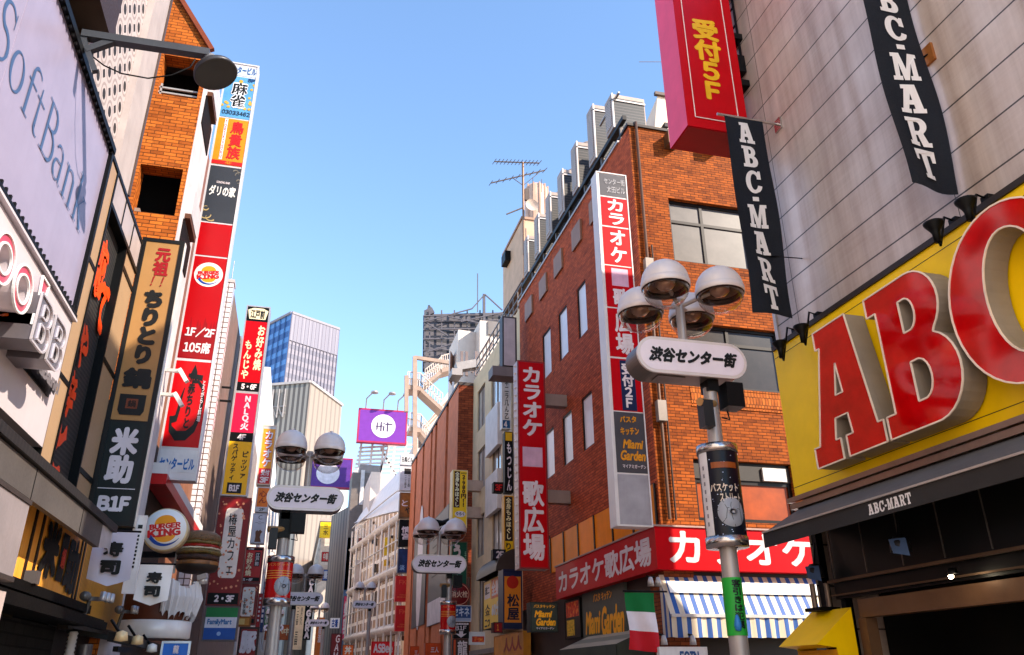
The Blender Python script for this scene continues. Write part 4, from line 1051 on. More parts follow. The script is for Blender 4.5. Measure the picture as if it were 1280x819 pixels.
# ================================================================== striped brown building
t = thing('brown_building', 'brown brick building with deep vertical fins along the street', 'building', (10, 40, 0))
X4 = ony(571, 600, 31.3).x; Y4, Y4B = 31.3, 45.6
z4 = ony(581, 482, Y4).z
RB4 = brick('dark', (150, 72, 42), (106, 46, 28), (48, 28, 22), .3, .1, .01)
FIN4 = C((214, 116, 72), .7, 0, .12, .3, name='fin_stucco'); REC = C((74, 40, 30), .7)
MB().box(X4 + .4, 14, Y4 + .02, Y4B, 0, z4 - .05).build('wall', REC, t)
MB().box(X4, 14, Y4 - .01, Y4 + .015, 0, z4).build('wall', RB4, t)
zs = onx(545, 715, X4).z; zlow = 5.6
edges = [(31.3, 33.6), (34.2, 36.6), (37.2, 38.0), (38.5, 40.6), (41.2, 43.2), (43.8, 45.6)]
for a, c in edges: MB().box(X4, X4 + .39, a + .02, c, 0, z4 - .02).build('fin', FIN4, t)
MB().box(X4 - .03, 14, Y4 - .03, Y4B, z4, z4 + .14).build('coping', C((70, 56, 50), .5), t)
for a, c, lb in (((538, 655), (558, 775), 'poster'), ((519, 668), (530, 780), 'poster')):
    h = rpx(X4 - .03, a, c)
    im = sign('poster_panel', 'grey poster panel with white oval on the brown building' if a[0] == 519 else 'grey poster with white lower block on the brown building', h, .03, C((70, 64, 64), .4),
              [P(0, 1, 0, 1, C((78, 72, 76), .35, var=.2), *([(DISC, (.3, .72, .34, .46), KW, dict(asp=3.4))] if a[0] == 519 else [(RECT, (.0, 1, .78, 1), KW, {}), *[(RECT, (.2, .5, .2 + k * .07, .215 + k * .07), C((60, 54, 54), .5), {}) for k in range(6)]]))], rim=.02)
# signs in front of it
F = front(29.5, 565, 584, 588, 660)
BRN = C((66, 22, 16), .4)
sign('massage_sign', 'yellow vertical sign with 全身もみほぐし and 2,980 in front of the brown building', F, .5, C((250, 222, 160), .4), [
    P(.08, .98, .01, .99, YL, (RECT, (.12, .5, .02, .655), BRN, {}), ('全身もみほぐし', (.17, .46, .03, .64), C((255, 244, 200), .4), dict(vert=True, bold=.04)), ('2,980円!!', (.58, .92, .08, .64), BRN, dict(vert=True, bold=.05)), ('60分', (.56, .94, .03, .07), BRN, dict(bold=.02)),
      (DISC, (.2, .9, .69, .84), KW, dict(asp=.55)), ('りらく', (.3, .82, .73, .79), TX, dict(bold=.05)), (RECT, (.3, .8, .9, .95), BRN, {}))], rim=.03)
for v in (.28, .75):
    z = F.O.z + F.h * v; MB().box(F.O.x + F.w, XR + .3, 29.55, 29.85, z - .2, z + .2).build('bracket', C((190, 160, 140), .5), [o for o in bpy.data.objects if o.get('label', '').startswith('yellow vertical sign with 全身')][0])
GRN = C((6, 84, 60), .35)
F = front(30.6, 564, 584, 677, 738)
sign('green_sign', 'dark green vertical sign with white brush strokes behind the lamp post', F, .3, GRN, [P(0, 1, 0, 1, GRN, ('うどん', (.12, .72, .06, .98), KW, dict(vert=True, bold=.07, shear=-.05)), ('手打', (.82, .93, .2, .5), C((150, 190, 160), .4), dict(vert=True, bold=.02)))], rim=.03, rimmat=C((120, 90, 70), .5))

# ---- fire hydrant disc and the small signs on its post
t = thing('hydrant_sign', 'round dark red 消火栓 fire hydrant sign on a thin post', 'sign', ony(575, 760, 24.0))
p = ony(574, 743, 24.0); FH = fr(24.0, p.x - .32, p.x + .32, p.z - .32, p.z + .32); MR = C((120, 14, 16), .35)
MB().lathe((p.x, 24.0, p.z), [(0, -.012), (.31, -.012), (.33, 0), (.31, .03), (0, .03)], 36, 'y').build('disc', MR, t)
mb = MB(); mb.lathe((p.x, 24.0, p.z), [(.275, -.016), (.285, -.018), (.295, -.016)], 36, 'y'); mb.build('ring', C((220, 150, 120), .4), t)
put(FH, layout('消火栓'), (.07, .57, .23, .42), C((232, 190, 160), .4), .018, t, bold=.02)
MB().tube([(p.x + .3, 24.1, 0), (p.x + .3, 24.1, p.z + .5)], .04, 8).build('post', C((90, 70, 60), .4, .4), t)
F = front(23.9, 565, 589, 757, 777); BLU = C((40, 74, 130), .4)
sign('shop_plate', 'blue plate reading セキネ below the round hydrant sign', F, .04, WHITE, [P(0, 1, 0, .78, BLU, ('セキネ', (.06, .9, .1, .68), C((214, 220, 232), .4), dict(bold=.03))), P(0, 1, .78, 1, C((170, 180, 200), .4))], rim=.015)
F = front(23.8, 567, 586, 778, 798)
sign('floor_sign', 'black B1F sign with white down arrow on the hydrant post', F, .2, BLACK, [P(0, 1, 0, .16, WHITE, ('ナトリビル', (.08, .9, .03, .13), C((150, 30, 40), .4), dict(bold=.02))), P(0, 1, .16, 1, BLACK, ('Ｂ１Ｆ', (.1, .84, .22, .5), KW, dict(bold=.02)),
      (lambda F, q, mt, po, d=.01, **k: shape(F, [[(.36, .56), (.62, .56), (.62, .74), (.86, .70), (.49, .96), (.12, .70), (.36, .74)]], mt, d, po, 'arrow'), (0, 1, 0, 1), KW))], rim=.015)
F = front(23.7, 566, 585, 799, 835)
sign('menu_sign', 'brown sign with white dragon-like strokes below the B1F arrow', F, .2, C((60, 34, 28), .4), [P(0, .18, 0, 1, C((230, 80, 20), .4)), P(.18, 1, 0, 1, C((70, 40, 32), .4), ('龍', (.3, .95, .05, .6), KW, dict(bold=.02)))], rim=.015)
for xl, xr, yt, lb in ((512, 528, 808, 'orange shop sign low on the brown building, farther one'), (531, 551, 804, 'orange shop sign low on the brown building beside the lamp post')):
    sign('orange_sign', lb, front(40 if xl < 520 else 34, xl, xr, yt, yt + 40), .4, C((206, 80, 20), .4), [P(0, 1, 0, 1, C((232, 84, 22), .4), ('三人', (.35, .85, .12, .3), KW, dict(bold=.03)), ('一一一', (.3, .9, .38, .42), KW, dict(bold=.02)))], rim=.02)
# stacked signs at the far end of the brown building
CS = 46.0
def fs(name, label, xl, xr, yt, yb, case, pans, Y=CS, **kw): return sign(name, label, front(Y, xl, xr, yt, yb), .5, case, pans, rim=kw.get('rim', .05), group=kw.get('group', 'stacked signs at the end of the brown building'))
LG = C((222, 216, 218), .4)
fs('stack_sign', 'white 白馬ビル sign topmost in the far sign stack', 501, 517.5, 568, 581, LG, [P(0, 1, 0, 1, LG, ('白馬ビル', (.08, .92, .25, .75), TX, dict(bold=.03)))])
fs('stack_sign', 'white sign with black square second in the far sign stack', 500, 516.5, 583.5, 613, LG, [P(0, 1, 0, 1, LG, (RECT, (.3, .8, .08, .32), TX, {}), ('一二三四五', (.35, .5, .38, .9), TX, dict(vert=True)), ('一二三四', (.6, .75, .38, .85), TX, dict(vert=True)))])
fs('stack_sign', 'brown sign with white bird third in the far sign stack', 499.5, 516.5, 616, 647, C((120, 74, 30), .4), [P(0, 1, 0, 1, C((176, 104, 36), .4, var=.25), ('と', (.15, .6, .3, .55), KW, dict(bold=.02)), ('や', (.4, .9, .58, .85), TX, dict(bold=.03)))])
fs('stack_sign', 'black sign with white characters in the middle of the far sign stack', 499, 516, 650, 683, DARK, [P(0, 1, 0, 1, BLACK, ('情宮', (.15, .85, .25, .75), KW, dict(vert=True, bold=.03)))])
fs('stack_sign', 'deep blue sign under the black one in the far sign stack', 497.5, 514.5, 686, 716, C((30, 50, 90), .4), [P(0, 1, 0, 1, C((14, 60, 120), .3, var=.3), ('淡', (.15, .5, .68, .9), C((150, 190, 230), .4), dict(bold=.02)))])
FKR = C((206, 14, 22), .35, var=.05)
for yt, yb, lb in ((720, 752, 'upper of the two red FK flags under the blue sign'), (757, 789, 'lower of the two red FK flags in the far sign stack')):
    fs('stack_sign', lb, 494.5, 513, yt, yb, FKR, [P(0, 1, 0, 1, FKR, ('ＦＫ', (.22, .72, .16, .34), C((240, 90, 60), .4), dict(bold=.01)), ('ＦＩＮＡ', (.3, .7, .72, .77), C((240, 110, 60), .4)), ('ＫＯＤＡＳ', (.14, .84, .80, .86), C((240, 110, 60), .4)))], rim=.02)
# ================================================================== LEFT SIDE
XL = -2.4
LAV = C((150, 140, 162), .3, 0, .06, .12, name='billboard_white')
STUC = C((178, 164, 160), .7, 0, .1, .3, name='stucco')
t = thing('white_building', 'white building with screen-block wall and pillar above the big billboard', 'building', (-5.5, 3, 0))
MB().box(-9, XL - .12, -18, 2.9, 0, 26).build('wall', C((236, 226, 216), .7, 0, .05, .1), t)  # unseen end of the building, added tall and pale to bounce sunlight across
MB().box(-9, XL - .35, 2.9, 6.9, 0, 13.5).build('wall', C((92, 88, 72), .7, 0, .15, .3), t)
MB().box(-9, XL - .5, 6.9, 10.1, 0, 6.94).build('lower_wall', DARK, t)
MB().box(-9, XL - .08, 6.9, 8.355, 6.95, 13.5).build('screen_wall', breeze(), t)
yw0, yw1 = onx(188, 0, XL).y, onx(206, 0, XL).y
MB().box(-9, XL, 8.36, 9.0, 6.95, 13.5).build('pillar', STUC, t)
q = onx(118, 14, XL); MB().box(XL - .3, XL + .12, q.y - .35, q.y + .3, q.z - .1, q.z + 1.1).build('vent_hood', C((58, 38, 24), .5), t)
MB().box(XL - .05, XL + .02, 9.003, 9.05, 6.95, 13.5).build('downpipe', C((80, 64, 58), .5), t)
# ---- phone shop billboard
zA, zB_ = 4.93, 6.86
F = lside(XL, 3.0, 7.98, zA, zB_)
t = thing('billboard', 'huge white billboard with thin grey-blue serif SoftBank letters', 'billboard', F.base(.2))
po = MB().fbox(F, 0, F.w, 0, F.h, -.25, 0).build('panel', LAV, t)
b = MB(); b.fbox(F, 0, F.w + .06, F.h, F.h + .07, -.26, .05); b.fbox(F, F.w, F.w + .06, -.02, F.h, -.26, .04); b.fbox(F, 0, F.w + .06, -.05, -.001, -.26, .05); b.build('frame', BLACK, t)
b = MB(); b.fbox(F, 0, F.w + .06, -.075, -.052, -.2, .06); b.build('trim_strip', C((206, 196, 200), .4), t)
b = MB()
for k in range(46): u = F.w - k * .105; b.fbox(F, u - .012, u + .012, -.001, .035, .03, .05); b.fbox(F, u - .012, u + .012, F.h - .035, F.h, .02, .04)
b.build('spikes', DARK, t)
b = MB(); b.fbox(F, 2.32, 2.326, 0, F.h, 0, .003); b.build('seam', C((150, 140, 160), .5), t)
SB = C((64, 88, 126), .4, 0, .05, 0, name='serif_blue')
def letters():
    L = []; 
    def s(pts, ws, dx): 
        v, f = strip([(x + dx, y) for x, y in pts], ws); L.append((v, f))
    def ring(cx, cy, rx, ry, tk, tn, dx):
        n = 36; o = []; i_ = []
        for k in range(n + 1):
            a = 2 * math.pi * k / n; o.append((cx + dx + rx * math.cos(a), cy + ry * math.sin(a))); i_.append((cx + dx + (rx - tk) * math.cos(a), cy + (ry - tn) * math.sin(a)))
        L.append((o + i_, [(k, k + 1, n + 2 + k, n + 1 + k) for k in range(n)]))
    T, S_ = .085, .028
    # S
    s([(x, y) for x, y in arc(.27, .74, .2, .23, 25, 250, 12) + arc(.25, .27, .22, .25, 75, -160, 14)], [.02] + [.05] * 6 + [.085] * 12 + [.05] * 6 + [.02] * 3, 0)
    s([(.46, .98), (.46, .70)], .02, 0); s([(.04, .02), (.04, .3)], .02, 0)
    ring(.27, .32, .26, .34, T, .025, .62)                                        # o
    s([(.12, 0), (.12, .80)] + arc(.30, .80, .18, .17, 180, 40, 8), [T] * 3 + [.06] * 4 + [.03] * 4, 1.28); s([(0, .62), (.36, .62)], S_, 1.28); s([(0, .012), (.26, .012)], .024, 1.28)   # f
    s([(.14, .84), (.14, .12)] + arc(.26, .13, .12, .12, 180, 300, 6), [.03, T, T, T, .06, .05, .03, .02, .02], 1.70); s([(0, .62), (.36, .62)], S_, 1.70)                     # t
    s([(.14, 0), (.14, 1)], T, 2.16); s([(0, .988), (.3, .988)], .024, 2.16); s([(0, .012), (.3, .012)], .024, 2.16)
    s([(.14, .985)] + arc(.32, .765, .19, .22, 90, -90, 12) + [(.14, .545)], [.025, .025] + [.06] * 3 + [.085] * 5 + [.06] * 3 + [.025] * 2, 2.16)
    s([(.14, .535)] + arc(.36, .275, .23, .26, 90, -90, 12) + [(.14, .015)], [.025, .025] + [.06] * 3 + [.09] * 5 + [.06] * 3 + [.025] * 2, 2.16)
    s(arc(.20, .50, .17, .15, 160, 0, 8) + [(.37, .1)] + arc(.45, .1, .08, .08, 180, 300, 4), [.05] * 3 + [.03] * 3 + [.06] * 3 + [T] + [.05] * 2 + [.02] * 3, 2.88)             # a
    s([(.37, .40)] + arc(.20, .19, .18, .18, 80, 290, 10) + [(.37, .12)], [.02] + [.03] * 3 + [.07] * 5 + [.03] * 3 + [.02], 2.88)
    for dx in (3.46,):
        s([(.13, 0), (.13, .66)], T, dx); s([(0, .645), (.13, .645)], .024, dx); s([(0, .012), (.26, .012)], .024, dx)
        s([(.13, .5)] + arc(.31, .48, .18, .17, 150, 0, 8) + [(.49, 0)], [.02] * 2 + [.03] * 3 + [.05] * 3 + [T] * 3, dx); s([(.36, .012), (.62, .012)], .024, dx)
    s([(.13, 0), (.13, 1)], T, 4.20); s([(0, .985), (.13, .985)], .024, 4.20); s([(0, .012), (.26, .012)], .024, 4.20)
    s([(.15, .28), (.48, .63)], .028, 4.20); s([(.36, .645), (.62, .645)], .024, 4.20); s([(.24, .38), (.54, .02)], [.05, .09], 4.20); s([(.42, .012), (.66, .012)], .024, 4.20)
    return [(v, f) for v, f in L]
polys = letters()
def place(F, polys, r, mat, d, parent, name='lettering'):
    pts = [p for v, f in polys for p in v]; x0 = min(p[0] for p in pts); x1 = max(p[0] for p in pts); y0 = min(p[1] for p in pts); y1 = max(p[1] for p in pts)
    mb = MB()
    for k, (vs, fs_) in enumerate(polys):
        mb.add([F.at(r[0] + (x - x0) / (x1 - x0) * (r[1] - r[0]), r[2] + (y - y0) / (y1 - y0) * (r[3] - r[2]), d + .0003 * k) for x, y in vs], fs_)
    return mb.build(name, mat, parent)
place(F, polys, (5.02 - 3.0, 7.66 - 3.0, 5.64 - zA, 6.15 - zA), SB, .004, po)
# ---- broadband letter sign
F = lside(XL + .02, 3.0, 8.02, 3.58, 4.84)
t = thing('letter_sign', 'white curved fascia with pink-edged OO! letters and chrome BB blocks', 'sign', F.base(.2))
mb = MB(); mb.fbox(F, 0, F.w, 0, F.h, -.2, 0)
po = mb.build('panel', C((196, 184, 187), .35, 0, .04, .1), t)
PKG = C((226, 84, 108), .3, .2, .2, .1); CHR = C((160, 152, 158), .22, .85, .15, .1); LGR = C((128, 120, 124), .35, .6)
def ringl(cy_, cz, ry, rz, w_): return [ell(cy_ - 3.0, cz - 3.58, ry, rz, 40), ell(cy_ - 3.0, cz - 3.58, ry - w_, rz - w_ * 1.15, 40)]
for cy_, cz in ((5.94, 4.23), (5.50, 4.25), (5.06, 4.25)):
    lp = ringl(cy_, cz, .19, .175, .062); xs_ = [p[0] for p in lp[0]]; ys_ = [p[1] for p in lp[0]]
    solid(F, lp, (min(xs_), max(xs_), min(ys_), max(ys_)), 0, .24, PKG, t, 'letter', C((206, 192, 196), .3, .3), WHITE)
lp = [[(.1, .3), (.2, .3), (.3, 1), (.02, 1)]]; solid(F, lp, (6.20 - 3, 6.38 - 3, 4.19 - 3.58, 4.47 - 3.58), 0, .26, PKG, t, 'letter', C((206, 192, 196), .3, .3), WHITE)
lp = [[(0, 0), (1, 0), (1, 1), (0, 1)]]; solid(F, lp, (6.22 - 3, 6.32 - 3, 4.07 - 3.58, 4.16 - 3.58), 0, .26, PKG, t, 'letter', C((206, 192, 196), .3, .3), WHITE)
BBL = [[(0, 0), (.52, 0)] + arc(.55, .285, .33, .285, -85, 65, 12) + arc(.52, .755, .29, .245, -50, 90, 12) + [(0, 1)], [(.28, .61), (.42, .61)] + arc(.44, .735, .12, .125, -80, 80, 8) + [(.28, .86)], [(.28, .14), (.42, .14)] + arc(.45, .30, .14, .16, -80, 80, 8) + [(.28, .46)]]
for ya_ in (6.22, 6.64): solid(F, BBL, (ya_ - 3, ya_ + .38 - 3, 3.95 - 3.58, 4.34 - 3.58), 0, .28, CHR, t, 'letter', LGR, C((230, 220, 222), .3, .5))
TXB = C((58, 52, 56), .4)
bo = MB().fbox(F, 6.55 - 3, 7.82 - 3, 4.0 - 3.58, 4.16 - 3.58, .001, .012).build('word_strip', C((36, 32, 34), .45), t)
for i in range(3): write(F, 'Broadband', ((6.58 - 3) / F.w, (7.79 - 3) / F.w, 1 - (4.15 - 3.58) / F.h, 1 - (4.01 - 3.58) / F.h), TXB if i < 2 else C((120, 112, 114), .35), bo, d=.03 + .03 * i, bold=.05)
sp = MB()
for k in range(9): a = R(20 + k * 38); sp.prism(F, [(3.35 + .04 * math.cos(a + .4), .62 + .04 * math.sin(a + .4)), (3.35 + .26 * math.cos(a), .62 + .24 * math.sin(a)), (3.35 + .05 * math.cos(a - .4), .62 + .05 * math.sin(a - .4))], .05 + k * .003, .08 + k * .003)
sp.build('starburst', C((226, 96, 20), .35), t)
# ---- lamp arm over the billboard
t = thing('arm_floodlight', 'grey floodlight on a long bracket arm above the billboard', 'floodlight', (XL, 6.45, 7.0))
a0 = onx(103, 44, XL); ya = a0.y
def pa(px, py): return ony(px, py, ya)
AG = C((74, 76, 82), .45, .4, .1, .2)
MB().bar(pa(103, 44), pa(262, 68), .085, .075).build('arm', AG, t)
b = MB(); b.bar(pa(107, 64), pa(147, 50), .06); b.bar(pa(104, 48), pa(119, 90), .05); b.bar(pa(97, 66), pa(108, 44), .06); b.build('brace', AG, t)
MB().tube([pa(112, 68), pa(130, 82), pa(152, 92), pa(185, 98), pa(215, 94), pa(238, 84), pa(244, 74)], .007, 6).build('cable', BLACK, t)
hc = pa(268, 88); ax = Vector((.45, -.1, -.55)).normalized()
mb = MB(); mb.lathe((0, 0, 0), [(.0, .10), (.10, .10), (.13, .06), (.19, .0), (.205, -.05), (.19, -.055)], 28); rot = Vector((-.42, .12, 1)).normalized().to_track_quat('Z', 'Y').to_matrix()
mb.v = [rot @ p + hc for p in mb.v]; ho = mb.build('lamp_head', C((70, 70, 76), .4, .4), t)
mb = MB(); mb.lathe((0, 0, 0), [(.19, -.052), (0, -.06)], 28); mb.v = [rot @ p + hc for p in mb.v]; mb.build('lens', C((66, 66, 64), .5), ho)
mb = MB(); mb.lathe((0, 0, 0), [(.06, .1), (.06, .17), (0, .18)], 14); mb.v = [rot @ p + hc for p in mb.v]; mb.build('gear_box', C((150, 148, 150), .4, .4), ho)
# ---- slatted sign recess with orange brush letters
t = thing('slatted_sign', 'black slatted sign in beige frame with flaming orange brush letters', 'sign', (XL, 9, 3.0))
SL = stripes('slat', ((10, 10, 10), (46, 42, 38)), 1, .05, .5, .6, .5, .1); BGE = C((166, 134, 102), .45, 0, .05, .12)
ztp = 6.88
MB().box(XL - .16, XL - .09, 8.05, 10.12, 2.9, ztp).build('backing', SL, t)
for y0_, y1_, x_ in ((8.06, 8.42, XL), (9.5, 10.14, XL - .01)):
    MB().box(x_ - .3, x_, y0_, y1_, 2.9, ztp - .02).build('pillar', BGE, t)
b = MB(); b.box(XL - .28, XL + .012, 8.035, 8.058, 2.9, ztp + .02); b.box(XL - .28, XL + .012, 8.422, 8.46, 2.9, ztp); b.box(XL - .1, XL + .004, 9.46, 9.498, 2.9, ztp - .4)
for z in (4.3, 5.6): b.box(XL - .1, XL + .008, 8.06, 8.42, z, z + .05)
for z in (3.7, 5.0, 6.2): b.box(XL - .1, XL + .0, 9.49, 10.15, z, z + .06)
b.box(XL - .3, XL + .012, 8.035, 10.15, ztp, ztp + .05); b.box(XL - .3, XL + .012, 8.46, 10.15, ztp - .42, ztp - .37)
b.build('frame', BLACK, t)
mb = MB(); mb.box(XL - .3, XL, 8.462, 10.1, ztp - .37, ztp - .003); mb.build('fascia', C((180, 164, 160), .4), t)
b = MB()
for y in (9.0, 9.55, 10.1): b.box(XL - .05, XL + .008, y, y + .03, ztp - .37, ztp - .002)
b.build('fascia_joint', BLACK, t)
FO = C((255, 74, 12), .4, 0, .04, .0, name='flame_orange')
FX = lside(XL - .085, 8.47, 9.46, 2.9, 6.45)
flame = lambda u, v: (u + .018 * math.sin(v * 23 + u * 9), v + .018 * math.sin(u * 31))
for s_, q_ in (('恋', (.18, .62, .06, .26)), ('て', (.55, .98, .17, .34)), ('や', (.18, .58, .36, .5)), ('辛', (.12, .52, .52, .66)), ('と', (.10, .55, .66, .84)), ('り', (.12, .46, .84, .99))):
    write(FX, s_, q_, FO, t, d=.02, bold=.055, warp=flame, name='brush_letter')
# ---- chiritori sign
F = front(10.2, 142, 199, 300, 657)
TAN = C((160, 118, 70), .45, 0, .05, .1, name='tan'); INK = C((14, 14, 14), .5); MRD = C((150, 18, 24), .45); GW = C((216, 208, 216), .45)
sign('vertical_sign', 'tall tan and black hotpot sign with brushed ちりとり鍋 and B1F', F, .13, C((20, 18, 16), .5), [
    P(0, 1, 0, .667, TAN, ('元祖', (.36, .74, .035, .145), MRD, dict(vert=True, bold=.055)), ('！！', (.38, .68, .147, .185), MRD, dict(bold=.02, shear=.25)),
      ('ちりとり', (.29, .74, .20, .475), INK, dict(vert=True, bold=.085)), ('鍋', (.18, .82, .487, .56), INK, dict(bold=.065)),
      (lambda F, q, mt, po, d=.01, **k: shape(F, [[(.2, .58), (.78, .58), (.78, .635), (.72, .65), (.26, .65), (.2, .635)]], mt, d, po, 'pot'), (0, 1, 0, 1), INK),
      (RECT, (.36, .62, .595, .628), C((120, 56, 30), .5), {}), ('鍋', (.4, .58, .60, .624), INK, dict(bold=.02))),
    P(0, 1, .675, 1, C((10, 20, 20), .4, 0, .05, .05), ('米助', (.20, .80, .69, .872), GW, dict(vert=True, bold=.06)), (RECT, (.12, .9, .886, .8885), GW, {}), ('Ｂ１Ｆ', (.18, .86, .91, .958), GW, dict(bold=.07)))], rim=.05, rimmat=C((16, 15, 14), .45))
MB().fbox(F, F.w + .003, F.w + .012, .0, F.h, -.12, -.02).build('sunlit_edge', C((240, 224, 210), .3, .2), [o for o in bpy.data.objects if o.get('label', '').startswith('tall tan and black')][0])  # pale strip paints the sunlit edge of the dark case
# ---- grey canopy fascia
t = thing('canopy', 'long grey metal canopy with dark gutter over the wooden shop board', 'canopy', (-2.15, 5, 2.8))
xf = -1.95
MB().box(xf, xf + .05, 1.0, 8.75, 2.80, 3.02).build('fascia', C((92, 86, 83), .5, .1, .14, .4), t)
MB().box(-2.6, xf - .004, 1.0, 9.2, 2.96, 3.01).build('roof_sheet', C((26, 22, 20), .6, spec=.1), t)
MB().box(xf - .08, xf + .08, 1.0, 9.3, 3.03, 3.10).build('gutter', stripes('gut', ((10, 8, 8), (34, 28, 25)), 0, .07, .4, .6, .4), t)
b = MB(); b.add([(xf + .05, 8.75, 2.80), (xf + .05, 8.75, 3.02), (xf + .03, 9.35, 3.05), (xf + .02, 9.42, 2.80), (xf + .06, 9.1, 2.84)], [(0, 1, 2, 3, 4)]); b.build('torn_end', C((214, 204, 204), .3, .1, .2, .2), t)
b = MB()
for y in (6.4, 7.9): b.box(xf + .05, xf + .053, y, y + .012, 2.80, 3.02)
b.build('joint', DARK, t)
# ---- grey box sign, wooden board
q1, q2_ = onx(37, 632, -1.75), onx(17, 722, -1.75)
t = thing('light_box', 'blank grey light box under the canopy at the left edge', 'sign', (-1.95, 4.5, q2_.z))
MB().box(-2.2, -1.75, 2, q1.y, q2_.z, q1.z).build('case', C((142, 132, 134), .45, 0, .1, .25), t)
MB().box(-2.19, -1.74, 2, q1.y + .012, q2_.z - .03, q2_.z - .002).build('bottom_trim', C((60, 52, 50), .5), t)
MB().box(-2.19, -1.74, 2, q1.y + .012, q1.z + .002, q1.z + .03).build('top_trim', C((60, 52, 50), .5), t)
t = tag(MB().box(-2.2, -1.8, 2, onx(8, 740, -1.8).y, .4, q2_.z - .08).build('pale_cabinet', C((190, 172, 168), .5)), 'pale lower cabinet below the blank grey light box', 'cabinet')
F = lside(-2.2, onx(25, 690, -2.2).y, 9.62, 2.34, 3.0)
OCH = wood('ochre', (255, 182, 74), (232, 146, 44), 1); PK = C((20, 18, 16), .6)
t = thing('wooden_board', 'golden wooden shop board with black brush characters 米助', 'sign', F.base(.08))
po = MB().fbox(F, 0, F.w, 0, F.h, -.1, 0).build('board', OCH, t)
for u in (.08, .19, .88, .94): MB().fbox(F, u * F.w, u * F.w + .05, 0, F.h, .001, .012).build('black_strip', C((34, 20, 12), .5), t)
write(F, '米', (.24, .50, .06, .84), PK, po, d=.016, bold=.075); write(F, '助', (.64, .86, .12, .92), PK, po, d=.016, bold=.065)
shape(F, [[(.52, .14), (.63, .14), (.63, .80), (.52, .80)]], PK, .016, po, 'pot'); write(F, '鍋', (.545, .61, .34, .62), C((220, 60, 20), .4), po, d=.019, bold=.03)
MB().box(-2.35, -2.06, 5.6, 9.7, 2.25, 2.33).build('ledge', C((12, 10, 9), .6, spec=.1), t)
t = thing('yellow_siding', 'ribbed yellow siding wall behind the first sushi banner', 'wall', (-2.45, 11, 0))
MB().box(-2.6, -2.3, 9.66, 12.6, 2.2, 3.1).build('siding', stripes('rib', ((214, 150, 40), (170, 108, 22)), 0, .06, .5, .5, .8, .25), t)
MB().box(-2.34, -2.24, 9.66, 12.6, 2.1, 2.2).build('base_trim', C((30, 22, 18), .5), t)
for px, py, lb in ((128, 748, 'cluster of grey floodlights on the wooden board ledge'), (166, 764, 'second cluster of grey floodlights beside the white sushi banner')):
    p = onx(px, py, -1.95); s = thing('floodlight_cluster', lb, 'floodlight', p, 'floodlight clusters on the left shop ledge')
    k = .62
    for i in range(3): MB().lathe(p + Vector((.02 + i * .02, -.08 + i * .11, .02)), [(0, .07 * k), (.05 * k, .06 * k), (.055 * k, -.06 * k), (.04 * k, -.09 * k), (0, -.08 * k)], 14).build('lamp', C((190, 186, 188), .3, .5), s)
    b = MB(); b.lathe(p + Vector((-.12, -.22, .0)), [(0, -.06), (.045, -.05), (.05, .05), (0, .06)], 14, 'y'); b.bar(p + Vector((-.12, -.2, -.02)), p + Vector((.06, .16, 0)), .04); b.bar(p + Vector((-.1, -.1, -.03)), p + Vector((-.14, -.05, -.22)), .03); b.build('mount', C((110, 106, 104), .35, .5), s)
p = onx(36, 722, -2.1); s = thing('floodlight_box', 'square grey floodlight at the left end of the wooden board', 'floodlight', p)
MB().box(p.x - .02, p.x + .07, p.y - .06, p.y + .06, p.z - .05, p.z + .05).build('housing', C((84, 76, 74), .4), s); MB().bar(p + Vector((0, 0, -.06)), p + Vector((-.1, .02, -.22)), .04).build('stem', DARK, s)
# ---- lower black awning frames, brick, pipes
t = thing('steel_awning', 'dark steel awning frame below the wooden board', 'awning', (-1.9, 9, 2.0))
b = MB(); b.box(-2.4, -1.95, 5.0, 9.9, 2.14, 2.2); b.bar((-1.95, 5, 2.14), (-1.95, 9.95, 2.14), .05, .08); b.build('slab', C((12, 10, 9), .6, 0, spec=.1), t)
b = MB(); b.bar((-1.6, 8.6, 1.98), (-1.6, 13.5, 1.98), .08, .08); b.bar((-1.7, 9.4, 1.9), (-1.5, 14, 1.92), .05); b.bar((-2.3, 9.9, 2.1), (-1.6, 10.0, 1.98), .05); b.bar((-2.3, 12.0, 2.12), (-1.6, 12.1, 1.98), .05); b.build('beam', C((16, 14, 13), .5, .1, spec=.15), t)
t = thing('dark_shopfront', 'dark grey brick shopfront beneath the black steel awning', 'shopfront', (-2.6, 8, 0))
MB().box(-2.9, -2.42, -4, 9.95, 0, 2.13).build('wall', brick('grey', (40, 38, 36), (26, 24, 22), (10, 9, 9), .3, .1, .01), t)
MB().box(-2.44, -2.36, 3, 7.6, 0, 2.1).build('doorway', BLACK, t)
MB().box(-2.9, -2.5, 9.96, 14.1, 0, 2.2).build('inner_wall', C((26, 22, 20), .6), t)
t = thing('conduit_pipe', 'white corrugated conduit running down beside a grey pipe', 'pipe', (-2.2, 9.5, 1.6))
p = onx(94, 780, -2.2); mb = MB(); mb.tube([(-2.2, p.y, z) for z in [1.0 + .02 * k for k in range(55)]], .05, 10, True, [.05 if k % 2 else .038 for k in range(55)]); mb.build('conduit', C((206, 200, 198), .4), t)
p = onx(107, 808, -2.2); MB().tube([(-2.2, p.y, 1.0), (-2.2, p.y, 1.98)], .075, 14).build('pipe', C((120, 114, 112), .35, .5), t)
